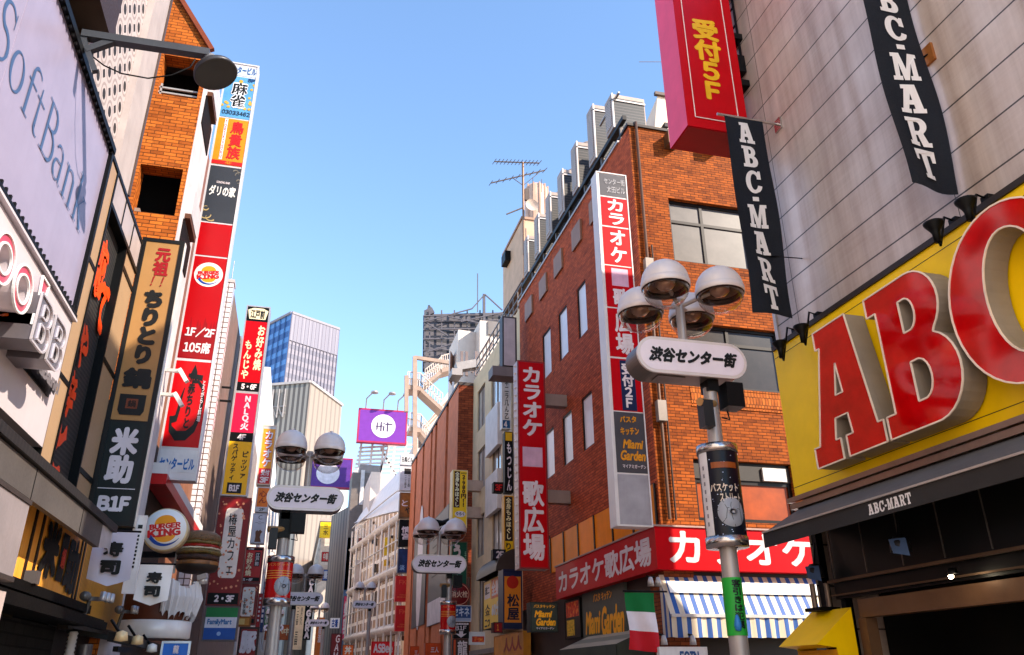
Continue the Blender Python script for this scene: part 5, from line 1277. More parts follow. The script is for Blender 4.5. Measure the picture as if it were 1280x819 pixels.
# ---- sushi banners
def pennant(name, label, F, mat, ph):
    t = thing(name, label, 'banner', F.at(F.w / 2, F.h, 0), 'sushi banners')
    nx, nz = 12, 14; vs = []; 
    for j in range(nz + 1):
        for i in range(nx + 1):
            u = i / nx; bot = .13 * (1 - abs(1 - 2 * u)) ; top = 1; v = (.13 - bot) + (1 - (.13 - bot)) * j / nz
            vs.append(F.at(u * F.w, v * F.h, .025 * math.sin(u * 6 + ph + v * 3) * (1 - v) + .004))
    c = MB().add(vs, [(j * (nx + 1) + i, j * (nx + 1) + i + 1, (j + 1) * (nx + 1) + i + 1, (j + 1) * (nx + 1) + i) for j in range(nz) for i in range(nx)], True).build('cloth', mat, t)
    write(F, '寿', (.28, .74, .20, .48), INK, c, d=.035, bold=.05); write(F, '司', (.26, .74, .54, .80), INK, c, d=.035, bold=.06)
    MB().tube([F.at(-.03, F.h, 0), F.at(F.w + .03, F.h, 0)], .012, 8).build('rod', DARK, t)
pennant('sushi_banner', 'grey-white pointed banner reading 寿司 in shade below the hotpot sign', front(9.7, 113, 167, 664, 733), C((198, 192, 206), .8, 0, .05, .1), 0)  # this banner's shade is put into its greyer cloth colour
pennant('sushi_banner', 'smaller bright white 寿司 banner in front of the brown drum', front(10.9, 170, 213, 705, 757), C((242, 234, 228), .8, 0, .04, .06), 2)
F = front(10.35, 161, 176, 645, 742)
t = sign('slim_sign', 'slim white vertical sign between the hotpot sign and round burger sign', F, .06, C((236, 228, 226), .4), [P(0, 1, 0, 1, C((238, 232, 230), .4), (RECT, (.35, .75, .12, .17), INK, {}), *[(RECT, (.45, .62, .25 + k * .05, .28 + k * .05), INK, {}) for k in range(9)])], rim=.01)
# ---- round burger sign, giant burger
p = ony(206.5, 662, 11.6); r = ony(235, 662, 11.6).x - p.x
t = thing('round_sign', 'round white burger chain sign with orange bun emblem on a bracket', 'sign', (p.x, 11.6, p.z - r))
mb = MB(); mb.lathe((p.x, 11.6, p.z), [(0, 0), (r * .95, 0), (r, .03), (r, .2), (r * .9, .22), (0, .22)], 44, 'y'); mb.build('case', C((226, 196, 150), .35, .2), t)
FC = fr(11.6, p.x - r, p.x + r, p.z - r, p.z + r)
po = MB().lathe((p.x, 11.598, p.z), [(0, -.012), (r * .93, -.012), (r * .93, .0)], 44, 'y').build('face', C((240, 232, 226), .3, 0, .03, .05), t)
BURGERLOGO(FC, (.04, .96, .04, .96), None, po, d=.016, nodisc=True)
MB().box(XL - .1, p.x - r * .9, 11.66, 11.74, p.z - .05, p.z + .05).build('bracket', DARK, t)
c = ony(249, 690, 12.4); br = (ony(276, 690, 12.4).x - ony(222, 690, 12.4).x) / 2
t = thing('giant_burger', 'giant model hamburger hanging beside the round burger sign', 'burger model', (c.x, 12.4, c.z - .35))
k = br / .34
def ring(nm, prof, mt, jit=0):
    mb = MB(); mb.lathe((0, 0, 0), [(a * k, h * k) for a, h in prof], 36)
    if jit: mb.v = [Vector((v.x * (1 + random.uniform(-jit, jit)), v.y * (1 + random.uniform(-jit, jit)), v.z + random.uniform(-jit, jit) * .25)) for v in mb.v]
    mb.v = [v + c for v in mb.v]; return mb.build(nm, mt, t)
ring('bottom_bun', [(0, -.33), (.2, -.33), (.29, -.30), (.335, -.22), (.335, -.17), (.3, -.155), (0, -.15)], blotch('bun', ((60, 32, 12), (128, 76, 22), (160, 104, 36)), 3, .5))
ring('bun_underside_shade', [(0, -.345), (.2, -.342), (.3, -.312), (.335, -.25), (.338, -.225)], blotch('under', ((20, 11, 6), (48, 26, 12)), 5, .6))  # shading on the bun's lower side put into its dark colour
ring('patty', [(0, -.15), (.31, -.15), (.335, -.12), (.33, -.07), (0, -.06)], blotch('patty', ((30, 16, 10), (74, 38, 22)), 14, .7, .6), .02)
ring('lettuce', [(0, -.06), (.33, -.06), (.36, -.03), (.345, .0), (.31, .01), (0, .02)], blotch('lettuce', ((40, 50, 16), (112, 88, 36), (84, 40, 22)), 16, .6, .6), .05)
ring('onion', [(0, .02), (.32, .02), (.335, .035), (.32, .05), (0, .05)], C((214, 196, 170), .4), .02)
ring('tomato', [(0, .05), (.32, .05), (.33, .075), (.31, .1), (0, .1)], C((150, 30, 18), .35), .02)
ring('top_lettuce', [(0, .1), (.32, .1), (.345, .12), (.33, .15), (0, .15)], blotch('lettuce', ((60, 76, 24),), 16), .05)
ring('top_bun', [(0, .14), (.315, .14), (.335, .18), (.31, .25), (.23, .31), (.1, .34), (0, .345)], blotch('topbun', ((58, 42, 18), (112, 74, 34), (46, 48, 20)), 22, .6, .7), .03)
MB().tube([c + Vector((-br * 1.02, 0, -.3)), c + Vector((-br * 1.03, .02, .1)), c + Vector((-br * .95, .1, .45))], .015, 8).build('hanger', C((220, 214, 210), .3, .4), t)
MB().bar(c + Vector((-.2, .3, .0)), (XL, 12.9, c.z), .08).build('bracket', DARK, t)
# ---- drum corner with white strips
p = ony(192, 790, 11.3)
t = thing('drum_canopy', 'round brown drum canopy with white band and pleated white curtain', 'canopy', (-2.15, 11.9, p.z))
dc = Vector((ony(192, 790, 11.85).x, 11.85, 0)); zc = ony(200, 797, 11.3).z; rd = .42
MB().lathe(dc + Vector((0, 0, zc)), [(rd, 0), (rd + .03, .02), (rd + .03, .20), (rd, .22)], 40).build('white_band', C((228, 216, 210), .35, .1, .06, .15), t)
MB().lathe(dc + Vector((0, 0, zc)), [(0, .01), (rd - .01, .01), (rd - .01, .62), (0, .62)], 40).build('drum', C((96, 46, 28), .5), t)
WS = C((214, 206, 204), .6, 0, .05, .3); n = 96; vs = []
for i in range(n + 1):
    a = R(-78 + 150 * i / n); fold = math.sin(i * 1.05); rr = rd + .06 + .035 * fold
    top, mid, bot = zc + .66 + .05 * math.sin(i * .21), zc + .5, zc + .27 + .04 * math.sin(i * 1.05 + 1) + .03 * math.sin(i * .37)
    for z, k in ((top, .0), (mid, .035), (bot, -.02)): vs.append((dc.x + (rr + k) * math.cos(a), dc.y + (rr + k) * math.sin(a), z))
MB().add(vs, [(3 * i + j, 3 * i + 3 + j, 3 * i + 4 + j, 3 * i + 1 + j) for i in range(n) for j in (0, 1)]).build('pleated_curtain', WS, t)
b = MB(); b.bar(dc + Vector((rd + .05, -.2, zc + .75)), dc + Vector((rd + .16, -.25, zc + .78)), .06); b.lathe(dc + Vector((rd + .1, -.1, zc + .72)), [(0, .07), (.06, .05), (.07, -.03), (0, -.04)], 12); b.build('spot_lamp', C((206, 202, 200), .3, .5), t)
F = front(10.6, 200, 236, 802, 840)
BL2 = C((30, 104, 196), .4, 0, .1, .1)
sign('street_banner', 'blue street banner with white characters at the bottom left', F, .05, BL2, [P(0, 1, 0, 1, BL2, ('龍', (.42, .62, .12, .4), KW, dict(bold=.02)))], rim=.02, rimmat=C((200, 214, 226), .3, .4))
for k, (px, py) in enumerate(((152, 795), (172, 800), (190, 810))):
    p = onx(px, py, -1.5); s = thing('work_light', ('small gold lamp under the awning, left one', 'small lamp with white box in the awning frame', 'tilted white lamp box near the blue banner')[k], 'lamp', p)
    MB().lathe(p, [(0, .05), (.05, .03), (.06, -.04), (0, -.05)], 12).build('shade', C((230, 200, 150) if k < 2 else (236, 230, 220), .35, .2), s); MB().bar(p, p + Vector((-.12, .05, .14)), .02).build('stem', DARK, s)

# ================================================================== brick stair tower
Y3L = 12.0
t = thing('brick_tower', 'orange brick stair tower with two dark window openings and slanted top', 'building', (-3.2, 13, 0))
xr = ony(247, 150, Y3L).x; x0 = -4.6
FT = fr(Y3L, x0, xr, 0, ony(258, 60, Y3L).z)
w1 = sub(FT, (205, 68), (244, 124), 'y'); w2 = sub(FT, (177, 205), (220, 270), 'y')
um = ((w1[0] + w2[0]) / 2, (w1[1] + w2[1]) / 2); w1 = (*um, *w1[2:]); w2 = (*um, *w2[2:])
BT = brick('tower', (196, 106, 38), (140, 66, 22), (70, 38, 18), .2, .066, .008, .3)
b = MB(); holed(b, FT, [w1, w2], .3); b.build('wall', BT, t)
pt = ony(222, 0, Y3L); zt = FT.h = max(FT.h, w1[3] + .07)
b = MB(); sl_ = (pt.z - ony(258, 60, Y3L).z) / (ony(258, 60, Y3L).x - pt.x)
b.add([(xr, Y3L, zt), (x0, Y3L, zt), (x0, Y3L, zt + (xr - x0) * sl_)], [(0, 1, 2)]); b.build('gable', BT, t)
b = MB(); b.bar((xr + .03, Y3L - .02, zt - .05), (x0, Y3L - .02, zt - .05 + (xr - x0) * sl_), .09, .08); b.build('gable_trim', C((130, 62, 34), .5), t)
SD = C((206, 196, 196), .6, 0, .1, .3)
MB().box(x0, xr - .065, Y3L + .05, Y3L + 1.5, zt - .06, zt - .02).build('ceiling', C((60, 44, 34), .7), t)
MB().box(x0, xr - .07, Y3L + .75, Y3L + 1.5, 0, zt - .08).build('dark_interior', C((12, 9, 8), .8, spec=.1), t)  # near-black block stands in for the shade inside the openings
MB().box(xr - .06, xr + .002, Y3L + .002, Y3L + 1.5, 0, zt - .05).build('side_wall', SD, t)
for z, nm in ((w1[3] - .35, 'b'), (w2[3] - .6, 'b')):
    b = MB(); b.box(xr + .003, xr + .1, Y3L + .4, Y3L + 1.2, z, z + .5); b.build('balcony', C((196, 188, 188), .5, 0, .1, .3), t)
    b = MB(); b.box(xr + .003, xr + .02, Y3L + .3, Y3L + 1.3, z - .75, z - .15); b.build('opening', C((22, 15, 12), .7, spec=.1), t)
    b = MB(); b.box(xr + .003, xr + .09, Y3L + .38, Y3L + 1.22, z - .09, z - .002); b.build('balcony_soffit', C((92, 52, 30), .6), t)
b = MB()
for v in (.12, .24): z = w1[2] + (w1[3] - w1[2]) * v; b.fbox(FT, w1[0], w1[1], z, z + .03, -.12, -.09)
b.fbox(FT, w1[0] + .02, w1[0] + .05, w1[2], w1[2] + .3, -.12, -.09); b.build('guard_rail', C((206, 200, 196), .3, .5), t)
b = MB(); u0, u1, v0, v1 = w2; b.fbox(FT, u0 + .02, u0 + .1, v0, v0 + .12, -.2, -.1); b.build('ledge_junk', C((150, 130, 116), .5), t)
MB().box(-7, XL - .35, Y3L + 2.2, 21.4, 0, 12.2).build('added_wing', C((150, 96, 70), .6, 0, .2, .4), t)  # mostly hidden mass, added to give the red letters mid-tone reflections
# lower dark part and red beam
t = thing('dark_storefront', 'dark recessed storefront under the brick tower', 'shopfront', (-2.6, 13, 0))
MB().box(-4, XL - .12, Y3L - .03, 16.5, 0, 5.3).build('wall', C((30, 22, 18), .6), t)
p0, p1 = onx(206, 612, -2.2), onx(243, 660, -2.2)
t = thing('red_beam', 'slanting red canopy beam under the white building name sign', 'canopy', (-2.2, 14, p1.z))
MB().box(-2.5, -2.2, p0.y, p1.y + 1.6, p1.z - .05, p1.z + .12).build('beam', C((196, 26, 24), .4), t); MB().box(-2.5, -2.21, p0.y, p1.y + 1.6, p1.z + .123, p1.z + .3).build('band', WHITE, t)

# ================================================================== tall sign column with the burger panels
F = front(14.2, 238, 284.5, 80, 600)
SIL = C((214, 206, 206), .35, .25, .05, .2, name='alu'); BKR = C((172, 2, 8), .3, 0, .04, .08)
ft = lambda y: (y - 80) / 520
CB = C((88, 140, 196), .4); LB = C((196, 208, 222), .4); OR2 = C((244, 138, 24), .35); R2_ = C((210, 30, 30), .4); CHAR = C((52, 54, 60), .4, 0, .08, .1); GOLD = C((176, 150, 100), .4)
MJB = C((92, 156, 206), .4, 0, .12, .1)
DOT = C((196, 160, 60), .45)
def dots(F, q, mt, po, d=.01, n=16, s=.03, **kw):
    mb = MB(); rnd = random.Random(n)
    for i in range(n):
        u = (q[0] + (q[1] - q[0]) * rnd.random()) * F.w; v = (1 - (q[2] + (q[3] - q[2]) * rnd.random())) * F.h; r_ = s * rnd.uniform(.6, 1.1)
        mb.add([F.at(u + r_ * math.cos(2 * math.pi * k / 8), v + r_ * math.sin(2 * math.pi * k / 8), d + .0002 * i) for k in range(8)], [tuple(range(8))])
    return mb.build('dots', mt, po)
SWB = C((236, 232, 236), .4)
def outlined(s_, q, fill, out, **kw):
    return [(s_, q, out, dict(kw, bold=kw.get('bold', .03) + .075)), (s_, (q[0] + .02, q[1] - .02, q[2] + .004, q[3] - .004), fill, dict(kw))]
def scarves(F, q, mt, po, d=.01, **kw):
    """skyline edge of a darker red band"""
    rnd = random.Random(5); pts = [(q[0], q[3])]; n = 26
    for i in range(n + 1): pts.append((q[0] + (q[1] - q[0]) * i / n, q[2] + (q[3] - q[2]) * rnd.uniform(.0, .55)))
    pts.append((q[1], q[3])); return shape(F, [pts], mt, d, po, 'skyline')
def chili(F, q, mt, po, d=.01, **kw):
    G = lambda pts, ws, nm='chili': None
    mb = MB()
    def st(pts, ws, k):
        v, f = strip(pts, ws); mb.add([F.at((q[0] + x * (q[1] - q[0])) * F.w, (1 - (q[2] + y * (q[3] - q[2]))) * F.h, d + .0004 * k) for x, y in v], f)
    st([(.34, .30), (.28, .45), (.26, .60), (.22, .72), (.10, .74), (.02, .70)], [.02, .07, .09, .11, .10, .02], 0)
    st([(.04, .70), (.10, .86), (.30, .95), (.60, .94), (.82, .84), (.94, .66), (.97, .45), (.90, .28), (.74, .20), (.56, .22)], [.03, .10, .13, .13, .12, .10, .09, .07, .05, .03], 1)
    st([(.52, .02), (.62, .10), (.66, .2)], [.14, .10, .06], 2); st([(.4, .12), (.86, .15)], [.05, .08], 3)
    return mb.build('chili', mt, po)
def swirl(F, q, mt, po, d=.01, **kw):
    mb = MB()
    for k, (cx, cy, r_, a0, a1) in enumerate(((.12, .9, .16, 0, 250), (.28, .95, .14, 40, 200), (.1, .78, .08, 0, 300))):
        v, f = strip(arc(cx, cy, r_, r_ * .5, a0, a1, 14), [.03 - .0015 * i for i in range(15)])
        mb.add([F.at((q[0] + x * (q[1] - q[0])) * F.w, (1 - (q[2] + y * (q[3] - q[2]))) * F.h, d + .0004 * k) for x, y in v], f)
    return mb.build('scroll', mt, po)
CBX = dict(vert=True)
MAH = P(0, 1, ft(101), ft(163), MJB, (dots, (.04, .96, ft(104), ft(150)), DOT, dict(n=22, s=.04)), *outlined('麻雀', (.26, .78, ft(108), ft(149)), INK, SWB, vert=True, bold=.04), ('５Ｆ', (.72, .95, ft(102), ft(107)), C((30, 60, 110), .4), dict(bold=.04)), ('０３０３３４６２', (.1, .94, ft(153), ft(159)), C((36, 44, 60), .4), dict(bold=.02)))
sign('sign_column', 'tallest silver sign column with mahjong, yakitori and burger panels', F, .26, SIL, [
    P(0, 1, .012, ft(99), LB, ('センタービル', (.06, .94, ft(85), ft(96)), C((40, 86, 150), .4), dict(bold=.03))), MAH,
    P(0, 1, ft(165), ft(231), OR2, (RECT, (.24, .33, ft(166), ft(224)), SWB, {}), ('ＴＯＲＩＫＩＺＯＫＵ', (.255, .315, ft(168), ft(222)), R2_, dict(vert=True, bold=.02)), ('鳥貴族', (.44, .84, ft(168), ft(222)), R2_, dict(vert=True, bold=.03)), (RECT, (0.03, .97, ft(225.5), ft(230.5)), R2_, {}), ('４Ｆ', (.44, .64, ft(226), ft(230)), OR2, dict(bold=.03))),
    P(0, 1, ft(233.5), ft(308), CHAR, ('ダリの家', (.12, .88, ft(260), ft(274)), C((230, 224, 218), .4), dict(bold=.035)), ('ＤＩＮＩＮＧ ＢＡＲ', (.3, .68, ft(254), ft(257)), KW, {}), (swirl, (0.02, 1, ft(240), ft(306)), GOLD, {}), (swirl, (.98, .3, ft(300), ft(238)), C((120, 112, 100), .4), {})),
    P(0, 1, ft(310), ft(351), BKR),
    P(0, 1, ft(353), ft(473), BKR, (BURGERLOGO, (.11, .89, ft(356), ft(393)), None, {}), (scarves, (0.03, .97, ft(425), ft(472)), C((150, 8, 12), .35), {}), ('１Ｆ／２Ｆ', (.14, .92, ft(437), ft(449)), KW, dict(bold=.04)), ('１０５席', (.16, .86, ft(454), ft(467)), KW, dict(bold=.04))),
    P(0, 1, ft(476), ft(567), C((188, 4, 10), .3, 0, .04, .06), (chili, (.1, .9, ft(482), ft(560)), INK, {}), ('帝赤ちりと', (.46, .64, ft(487), ft(548)), INK, dict(vert=True, bold=.045)), ('とうがらし料理', (.80, .885, ft(496), ft(540)), KW, dict(vert=True, bold=.03))),
    P(0, 1, ft(570), .985, C((226, 222, 222), .4), ('センタービル', (.06, .92, ft(578), ft(590)), C((40, 106, 180), .4), dict(bold=.04)))], rim=.03)
# two white lamp arms beside it
for k, (px, py) in enumerate(((196, 462), (190, 492))):
    p = ony(px, py, 13.2); s = thing('sign_lamp', ('upper white bracket lamp beside the burger sign column', 'lower white bracket lamp beside the red chili panel')[k], 'lamp', p, 'white bracket lamps by the burger column')
    e = ony(px + 30, py + 2, 13.0); MB().bar(p, e, .06, .05).build('arm', C((230, 222, 214), .4), s)
    MB().bar(e + Vector((-.02, 0, .03)), e + Vector((.12, -.02, -.18)), .09, .06).build('lamp_head', C((240, 232, 224), .35), s)

# ================================================================== tiled building behind the column
t = thing('tiled_building', 'building with white square tile pillar and brown brick behind the sign columns', 'building', (-4.5, 24, 0))
xt1, xt0 = ony(275, 470, 21.5).x, ony(261.5, 470, 21.5).x; zt = ony(296, 354, 21.5).z
MB().box(xt0, xt1, 21.5, 21.9, 0, zt).build('tile_pillar', grid_tile('white', (226, 214, 214), (90, 70, 66), .155, .155, .014, 0, .25), t)
MB().box(-6, xt0 - .002, 21.54, 21.9, 0, zt - .3).build('wall', brick('brown', (150, 84, 44), (110, 56, 28), (60, 36, 24), .22, .075, .01), t)
MB().box(-6, xt1 - .004, 21.902, 25.5, 0, zt - .1).build('side_wall', C((126, 104, 94), .6, 0, .1, .3), t)
MB().box(xt1 - .3, xt1 + .02, 21.48, 21.92, zt, zt + .1).build('coping', C((196, 180, 176), .5), t)
MB().tube([(xt1 - .1, 21.7, zt + .1), (xt1 - .1, 21.7, zt + .8)], .012, 6).build('rod', STEEL, t)
b = MB()
for py in (484, 501): p = ony(277, py, 22.3); b.bar((p.x - .3, 22.3, p.z), (p.x + .25, 22.3, p.z), .05)
b.build('bracket', DARK, t)
# second sign column
F = front(24.2, 292, 323.5, 383, 620)
ft = lambda y: (y - 383) / 237
CRM = C((206, 10, 60), .35, 0, .05, .08); YLW = C((250, 186, 8), .35, 0, .05, .08); CRE = C((250, 226, 180), .4)
fan = lambda F, q, mt, po, d=.01, **k: shape(F, [[(q[0] + (.5 + x) * (q[1] - q[0]), q[2] + y * (q[3] - q[2])) for x, y in arc(0, 1.25, .5, 1.2, -55 - 90 + 20, -90 - 0 + 35, 10)] + [(q[0] + (q[1] - q[0]) * .80, q[3]), (q[0] + (q[1] - q[0]) * .2, q[3])]], mt, d, po, 'fan')
sign('sign_column', 'second silver sign column with red okonomiyaki, crimson and yellow spaghetti panels', F, .6, C((186, 176, 174), .35, .4), [
    P(0, 1, 0, ft(404), BLACK, (lambda F, q, mt, po, d=.01, **k: shape(F, [[(.08, ft(389)), (.3, ft(386)), (.7, ft(386)), (.93, ft(389)), (.84, ft(401)), (.17, ft(401))]], mt, d, po, 'fan'), (0, 1, 0, 1), CRE), ('江戸前', (.2, .8, ft(388), ft(400)), INK, dict(bold=.04))),
    P(0, 1, ft(404), ft(484), RED, ('お好み焼', (.58, .9, ft(409), ft(468)), CRE, dict(vert=True, bold=.04)), ('もんじや', (.14, .44, ft(430), ft(480)), CRE, dict(vert=True, bold=.04))),
    P(0, 1, ft(484), ft(495), BLACK, ('５・６Ｆ', (.22, .84, ft(486), ft(493)), KW, dict(bold=.05))),
    P(0, 1, ft(498), ft(546), CRM, ('ＮＡＬＱ火', (.40, .72, ft(501), ft(543)), C((250, 206, 216), .4), dict(vert=True, bold=.05))),
    P(0, 1, ft(546), ft(557), BLACK, ('４Ｆ', (.34, .68, ft(548), ft(555)), KW, dict(bold=.05))),
    P(0, 1, ft(557), 1, YLW, ('ピッツァ', (.62, .86, ft(568), ft(600)), INK, dict(vert=True, bold=.03)), ('スパゲッティ', (.22, .44, ft(560), ft(602)), INK, dict(vert=True, bold=.03)), (RECT, (.2, .76, ft(605), ft(617)), INK, {}), ('Ｂ１Ｆ', (.28, .68, ft(607.5), ft(615)), KW, dict(bold=.06)))], rim=.035)
ft2 = None
F = front(23.9, 266, 306.5, 622, 757)
f3 = lambda y: (y - 622) / 135
MRN = C((136, 14, 18), .4, 0, .1, .06); PET = C((236, 150, 110), .4)
def plate(F, q, mt, po, d=.01, **k):
    a, b_, c_, e = q; x, y = (b_ - a) * .14, (e - c_) * .07
    return shape(F, [[(a, c_ + y), (a + x * .3, c_ + y * .3), (a + x, c_), (b_ - x, c_), (b_ - x * .3, c_ + y * .3), (b_, c_ + y), (b_, e - y), (b_ - x * .3, e - y * .3), (b_ - x, e), (a + x, e), (a + x * .3, e - y * .3), (a, e - y)]], mt, d, po, 'white_plate')
sign('cafe_sign', 'dark red cafe sign with white plate reading 椿屋カフェ above 2-3F', F, .5, C((120, 30, 30), .4), [
    P(0, 1, 0, f3(742), MRN, (dots, (.02, .98, .01, f3(738)), PET, dict(n=60, s=.035)), (plate, (.24, .80, f3(636), f3(724)), C((250, 234, 220), .4), {}), ('椿屋カフェ', (.36, .68, f3(643), f3(718)), INK, dict(vert=True, bold=.015, shear=-.08))),
    P(0, 1, f3(742), 1, BLACK, ('２・３Ｆ', (.24, .84, f3(744.5), f3(753)), KW, dict(bold=.06)))], rim=.03)
F = front(23.8, 254.5, 297, 758, 801)
sign('store_sign', 'green white and blue convenience store sign under the cafe sign', F, .5, C((100, 92, 90), .4), [
    P(0, 1, .04, .32, C((6, 128, 60), .35)), P(0, 1, .32, .63, C((226, 224, 232), .35), ('FamilyMart', (.1, .82, .37, .58), C((20, 110, 170), .4), dict(bold=.035))), P(0, 1, .63, .97, C((20, 84, 170), .35), (DISC, (.42, .54, .74, .86), C((150, 190, 230), .4), dict(asp=1)))], rim=.03)
# smaller signs beyond
SG2 = dict(group='small signs beyond the second column')
def far(name, label, Y, xl, xr, yt, yb, case, pans, rim=.04): return sign(name, label, front(Y, xl, xr, yt, yb), .5, case, pans, rim=rim, group='small signs beyond the second column')
PNK = C((240, 90, 110), .4)
far('karaoke_sign', 'narrow orange karaoke sign with white outlined letters and 3F', 34, 324.5, 342, 532, 606, C((226, 196, 170), .4), [P(0, 1, 0, .06, C((206, 200, 196), .4)), P(0, 1, .06, .73, C((246, 160, 40), .35), *outlined('カラオケ', (.2, .85, .09, .71), SWB, R2_, vert=True, bold=.04)), P(0, 1, .73, 1, C((206, 24, 40), .4), ('受付', (.25, .85, .75, .85), KW, dict(bold=.04)), ('３Ｆ', (.2, .85, .87, .97), KW, dict(bold=.06)))])
far('shop_sign', 'small orange sign with red scribble and 2F under the karaoke sign', 34, 320, 336.5, 609, 640, C((220, 206, 200), .4), [P(0, 1, 0, .8, C((244, 120, 16), .35), ('心ん', (.2, .8, .15, .65), C((160, 30, 10), .4), dict(vert=True, bold=.02))), P(0, 1, .8, 1, LG, ('２Ｆ', (.3, .75, .84, .96), TX, dict(bold=.03)))])
def dogish(F, q, mt, po, d=.01, **k): return shape(F, [[(.3, .98), (.34, .78), (.3, .62), (.42, .56), (.52, .6), (.62, .55), (.8, .62), (.7, .68), (.66, .8), (.78, .98)]], mt, d, po, 'figure')
far('pet_sign', 'pale grey sign with a brown seated animal figure', 34, 314.5, 332, 642, 679, C((196, 190, 196), .4), [P(0, 1, 0, 1, C((214, 208, 218), .4), ('Ｃ', (.4, .7, .06, .2), TX, dict(bold=.0)), ('一二一', (.2, .85, .28, .36), C((120, 116, 120), .4)), (dogish, (0, 1, 0, 1), C((112, 62, 36), .5), {}))])
far('shop_sign', 'red edo style okonomiyaki sign beyond the cafe sign', 30, 303.5, 327.5, 684, 728, C((120, 14, 18), .4), [P(0, 1, 0, .09, BLACK, ('５階', (.2, .5, .02, .08), KW)), P(0, 1, .09, .86, C((190, 16, 22), .35), ('お好み焼', (.16, .48, .16, .82), CRE, dict(vert=True, bold=.035)), (RECT, (.58, .86, .14, .55), INK, {}), ('江戸前', (.62, .82, .17, .53), KW, dict(vert=True, bold=.02))), P(0, 1, .86, 1, BLACK, ('５・６Ｆ', (.1, .6, .89, .97), KW, dict(bold=.04)))])
far('cafe_sign', 'red sign with white plate reading cake and meals', 29, 298, 321.5, 730, 781, C((120, 14, 18), .4), [P(0, 1, 0, .86, MRN, (dots, (.02, .98, .02, .84), PET, dict(n=24, s=.04)), (plate, (.16, .82, .08, .8), C((250, 234, 220), .4), {}), ('ケーキと', (.56, .74, .16, .66), TX, dict(vert=True, bold=.01)), ('お食事', (.24, .42, .34, .76), TX, dict(vert=True, bold=.01))), P(0, 1, .86, 1, BLACK, ('２・３Ｆ', (.1, .7, .885, .975), KW, dict(bold=.05)))])
far('pork_sign', 'red framed sign with big white 豚 character at the bottom', 28, 297, 322, 784, 830, C((60, 20, 16), .4), [P(0, 1, 0, 1, C((160, 20, 20), .4), ('豚', (.1, .92, .1, .72), KW, dict(bold=.06)))], .06)
far('lantern_box', 'orange lit box sign above the pork sign', 28.5, 289, 313, 771, 783, C((170, 96, 30), .5), [P(0, 1, 0, 1, C((222, 140, 50), .4), (RECT, (.3, .7, .2, .8), C((250, 206, 120), .4), {}))])
far('strip_sign', 'dark blue slim sign strip beside the white far building', 40, 327, 331.5, 727, 790, C((40, 60, 100), .4), [P(0, 1, 0, 1, C((40, 60, 104), .4), *[(RECT, (.25, .75, .06 + k * .1, .12 + k * .1), KW, {}) for k in range(8)])])
far('strip_sign', 'slim red sign strip beside the dark blue strip', 38, 321, 326, 742, 792, C((150, 20, 24), .4), [P(0, 1, 0, 1, C((176, 16, 26), .4), *[(RECT, (.3, .7, .1 + k * .11, .15 + k * .11), KW, {}) for k in range(6)])])
# ================================================================== FAR END OF THE STREET
def tower(name, label, cpx, dist, vpr, vpl, wr, wl_, ztop_px, mr, ml, roofm, z0=0):
    """corner-on block: near edge under cpx, faces running towards the two vanishing points"""
    d = ray(*cpx); s = dist / math.hypot(d.x, d.y); c = EYE + d * s; H = c.z
    def hd(vx):
        v = ray(vx, 852 if vx < 1e5 else 852); v = Vector((v.x, v.y, 0)); v.normalize(); return v
    a = hd(vpr); b_ = hd(vpl)
    if vpl < -1000: b_ = Vector((-a.y, a.x, 0))
    p0 = Vector((c.x, c.y, 0)); p1 = p0 + a * wr; p2 = p0 + b_ * wl_; p3 = p1 + b_ * wl_
    t = thing(name, label, 'building', p0)
    up = Vector((0, 0, H))
    def face(p, q, mt, nm):
        L = (q - p).length
        mb = MB().add([p, q, q + up, p + up], [(0, 1, 2, 3)]); o = mb.build(nm, mt, t)
        uvl = o.data.uv_layers[0].data
        for i, uv in enumerate(((0, 0), (L, 0), (L, H), (0, H))): uvl[i].uv = uv
        return o
    face(p0, p1, mr, 'lit_facade'); face(p2, p0, ml, 'side_facade'); face(p3, p2, ml, 'rear_facade'); face(p1, p3, ml, 'rear_facade')
    MB().add([p + up for p in (p0, p1, p3, p2)], [(0, 1, 2, 3)]).build('roof', roofm, t)
    b = MB()
    for p, q in ((p0, p1), (p2, p0)): b.bar(p + up, q + up, 1.0 * dist / 250, .8 * dist / 250)
    b.build('parapet', roofm, t)
    return t, p0, a, b_, H
ROOF = C((190, 180, 178), .6)
CW1 = stripes('tower_sunlit', ((126, 118, 130), (100, 96, 112)), 1, 4.4, .5, .5, .2, .15)  # sunlit face, its paler tone put into the stripe colours
CW2 = stripes('tower_shaded', ((34, 74, 136), (78, 128, 190)), 1, 5.2, .45, .3, .2, .15)  # shaded face, its deep blue put into the stripe colours
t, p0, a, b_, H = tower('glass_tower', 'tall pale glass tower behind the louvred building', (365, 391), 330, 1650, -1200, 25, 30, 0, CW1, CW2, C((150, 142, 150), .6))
nrm = Vector((a.y, -a.x, 0)); nl = Vector((-b_.y, b_.x, 0)); nl = -nl if nl.x > 0 else nl; nrm = -nrm if nrm.y > 0 else nrm
b = MB(); o = nrm * .4; b.add([p0 + o + Vector((0, 0, H - 13)), p0 + a * 25 + o + Vector((0, 0, H - 13)), p0 + a * 25 + o + Vector((0, 0, H)), p0 + o + Vector((0, 0, H))], [(0, 1, 2, 3)])
b.build('crown_band', stripes('crown', ((112, 106, 120), (128, 120, 132)), 0, 2.4, .15, .5, .1, .1), t)
for k in range(15):
    q = p0 + a * (25 * k / 14) + nrm * .3; MB().bar(q, q + Vector((0, 0, H)), .3).build('mullion', C((118, 110, 122), .5), t)
for k in range(8):
    q = p0 + b_ * (30 * k / 7) + nl * .3; MB().bar(q, q + Vector((0, 0, H)), .3).build('mullion', C((52, 90, 146), .4), t)  # blue of the shaded face put into these mullions too
_tw = None
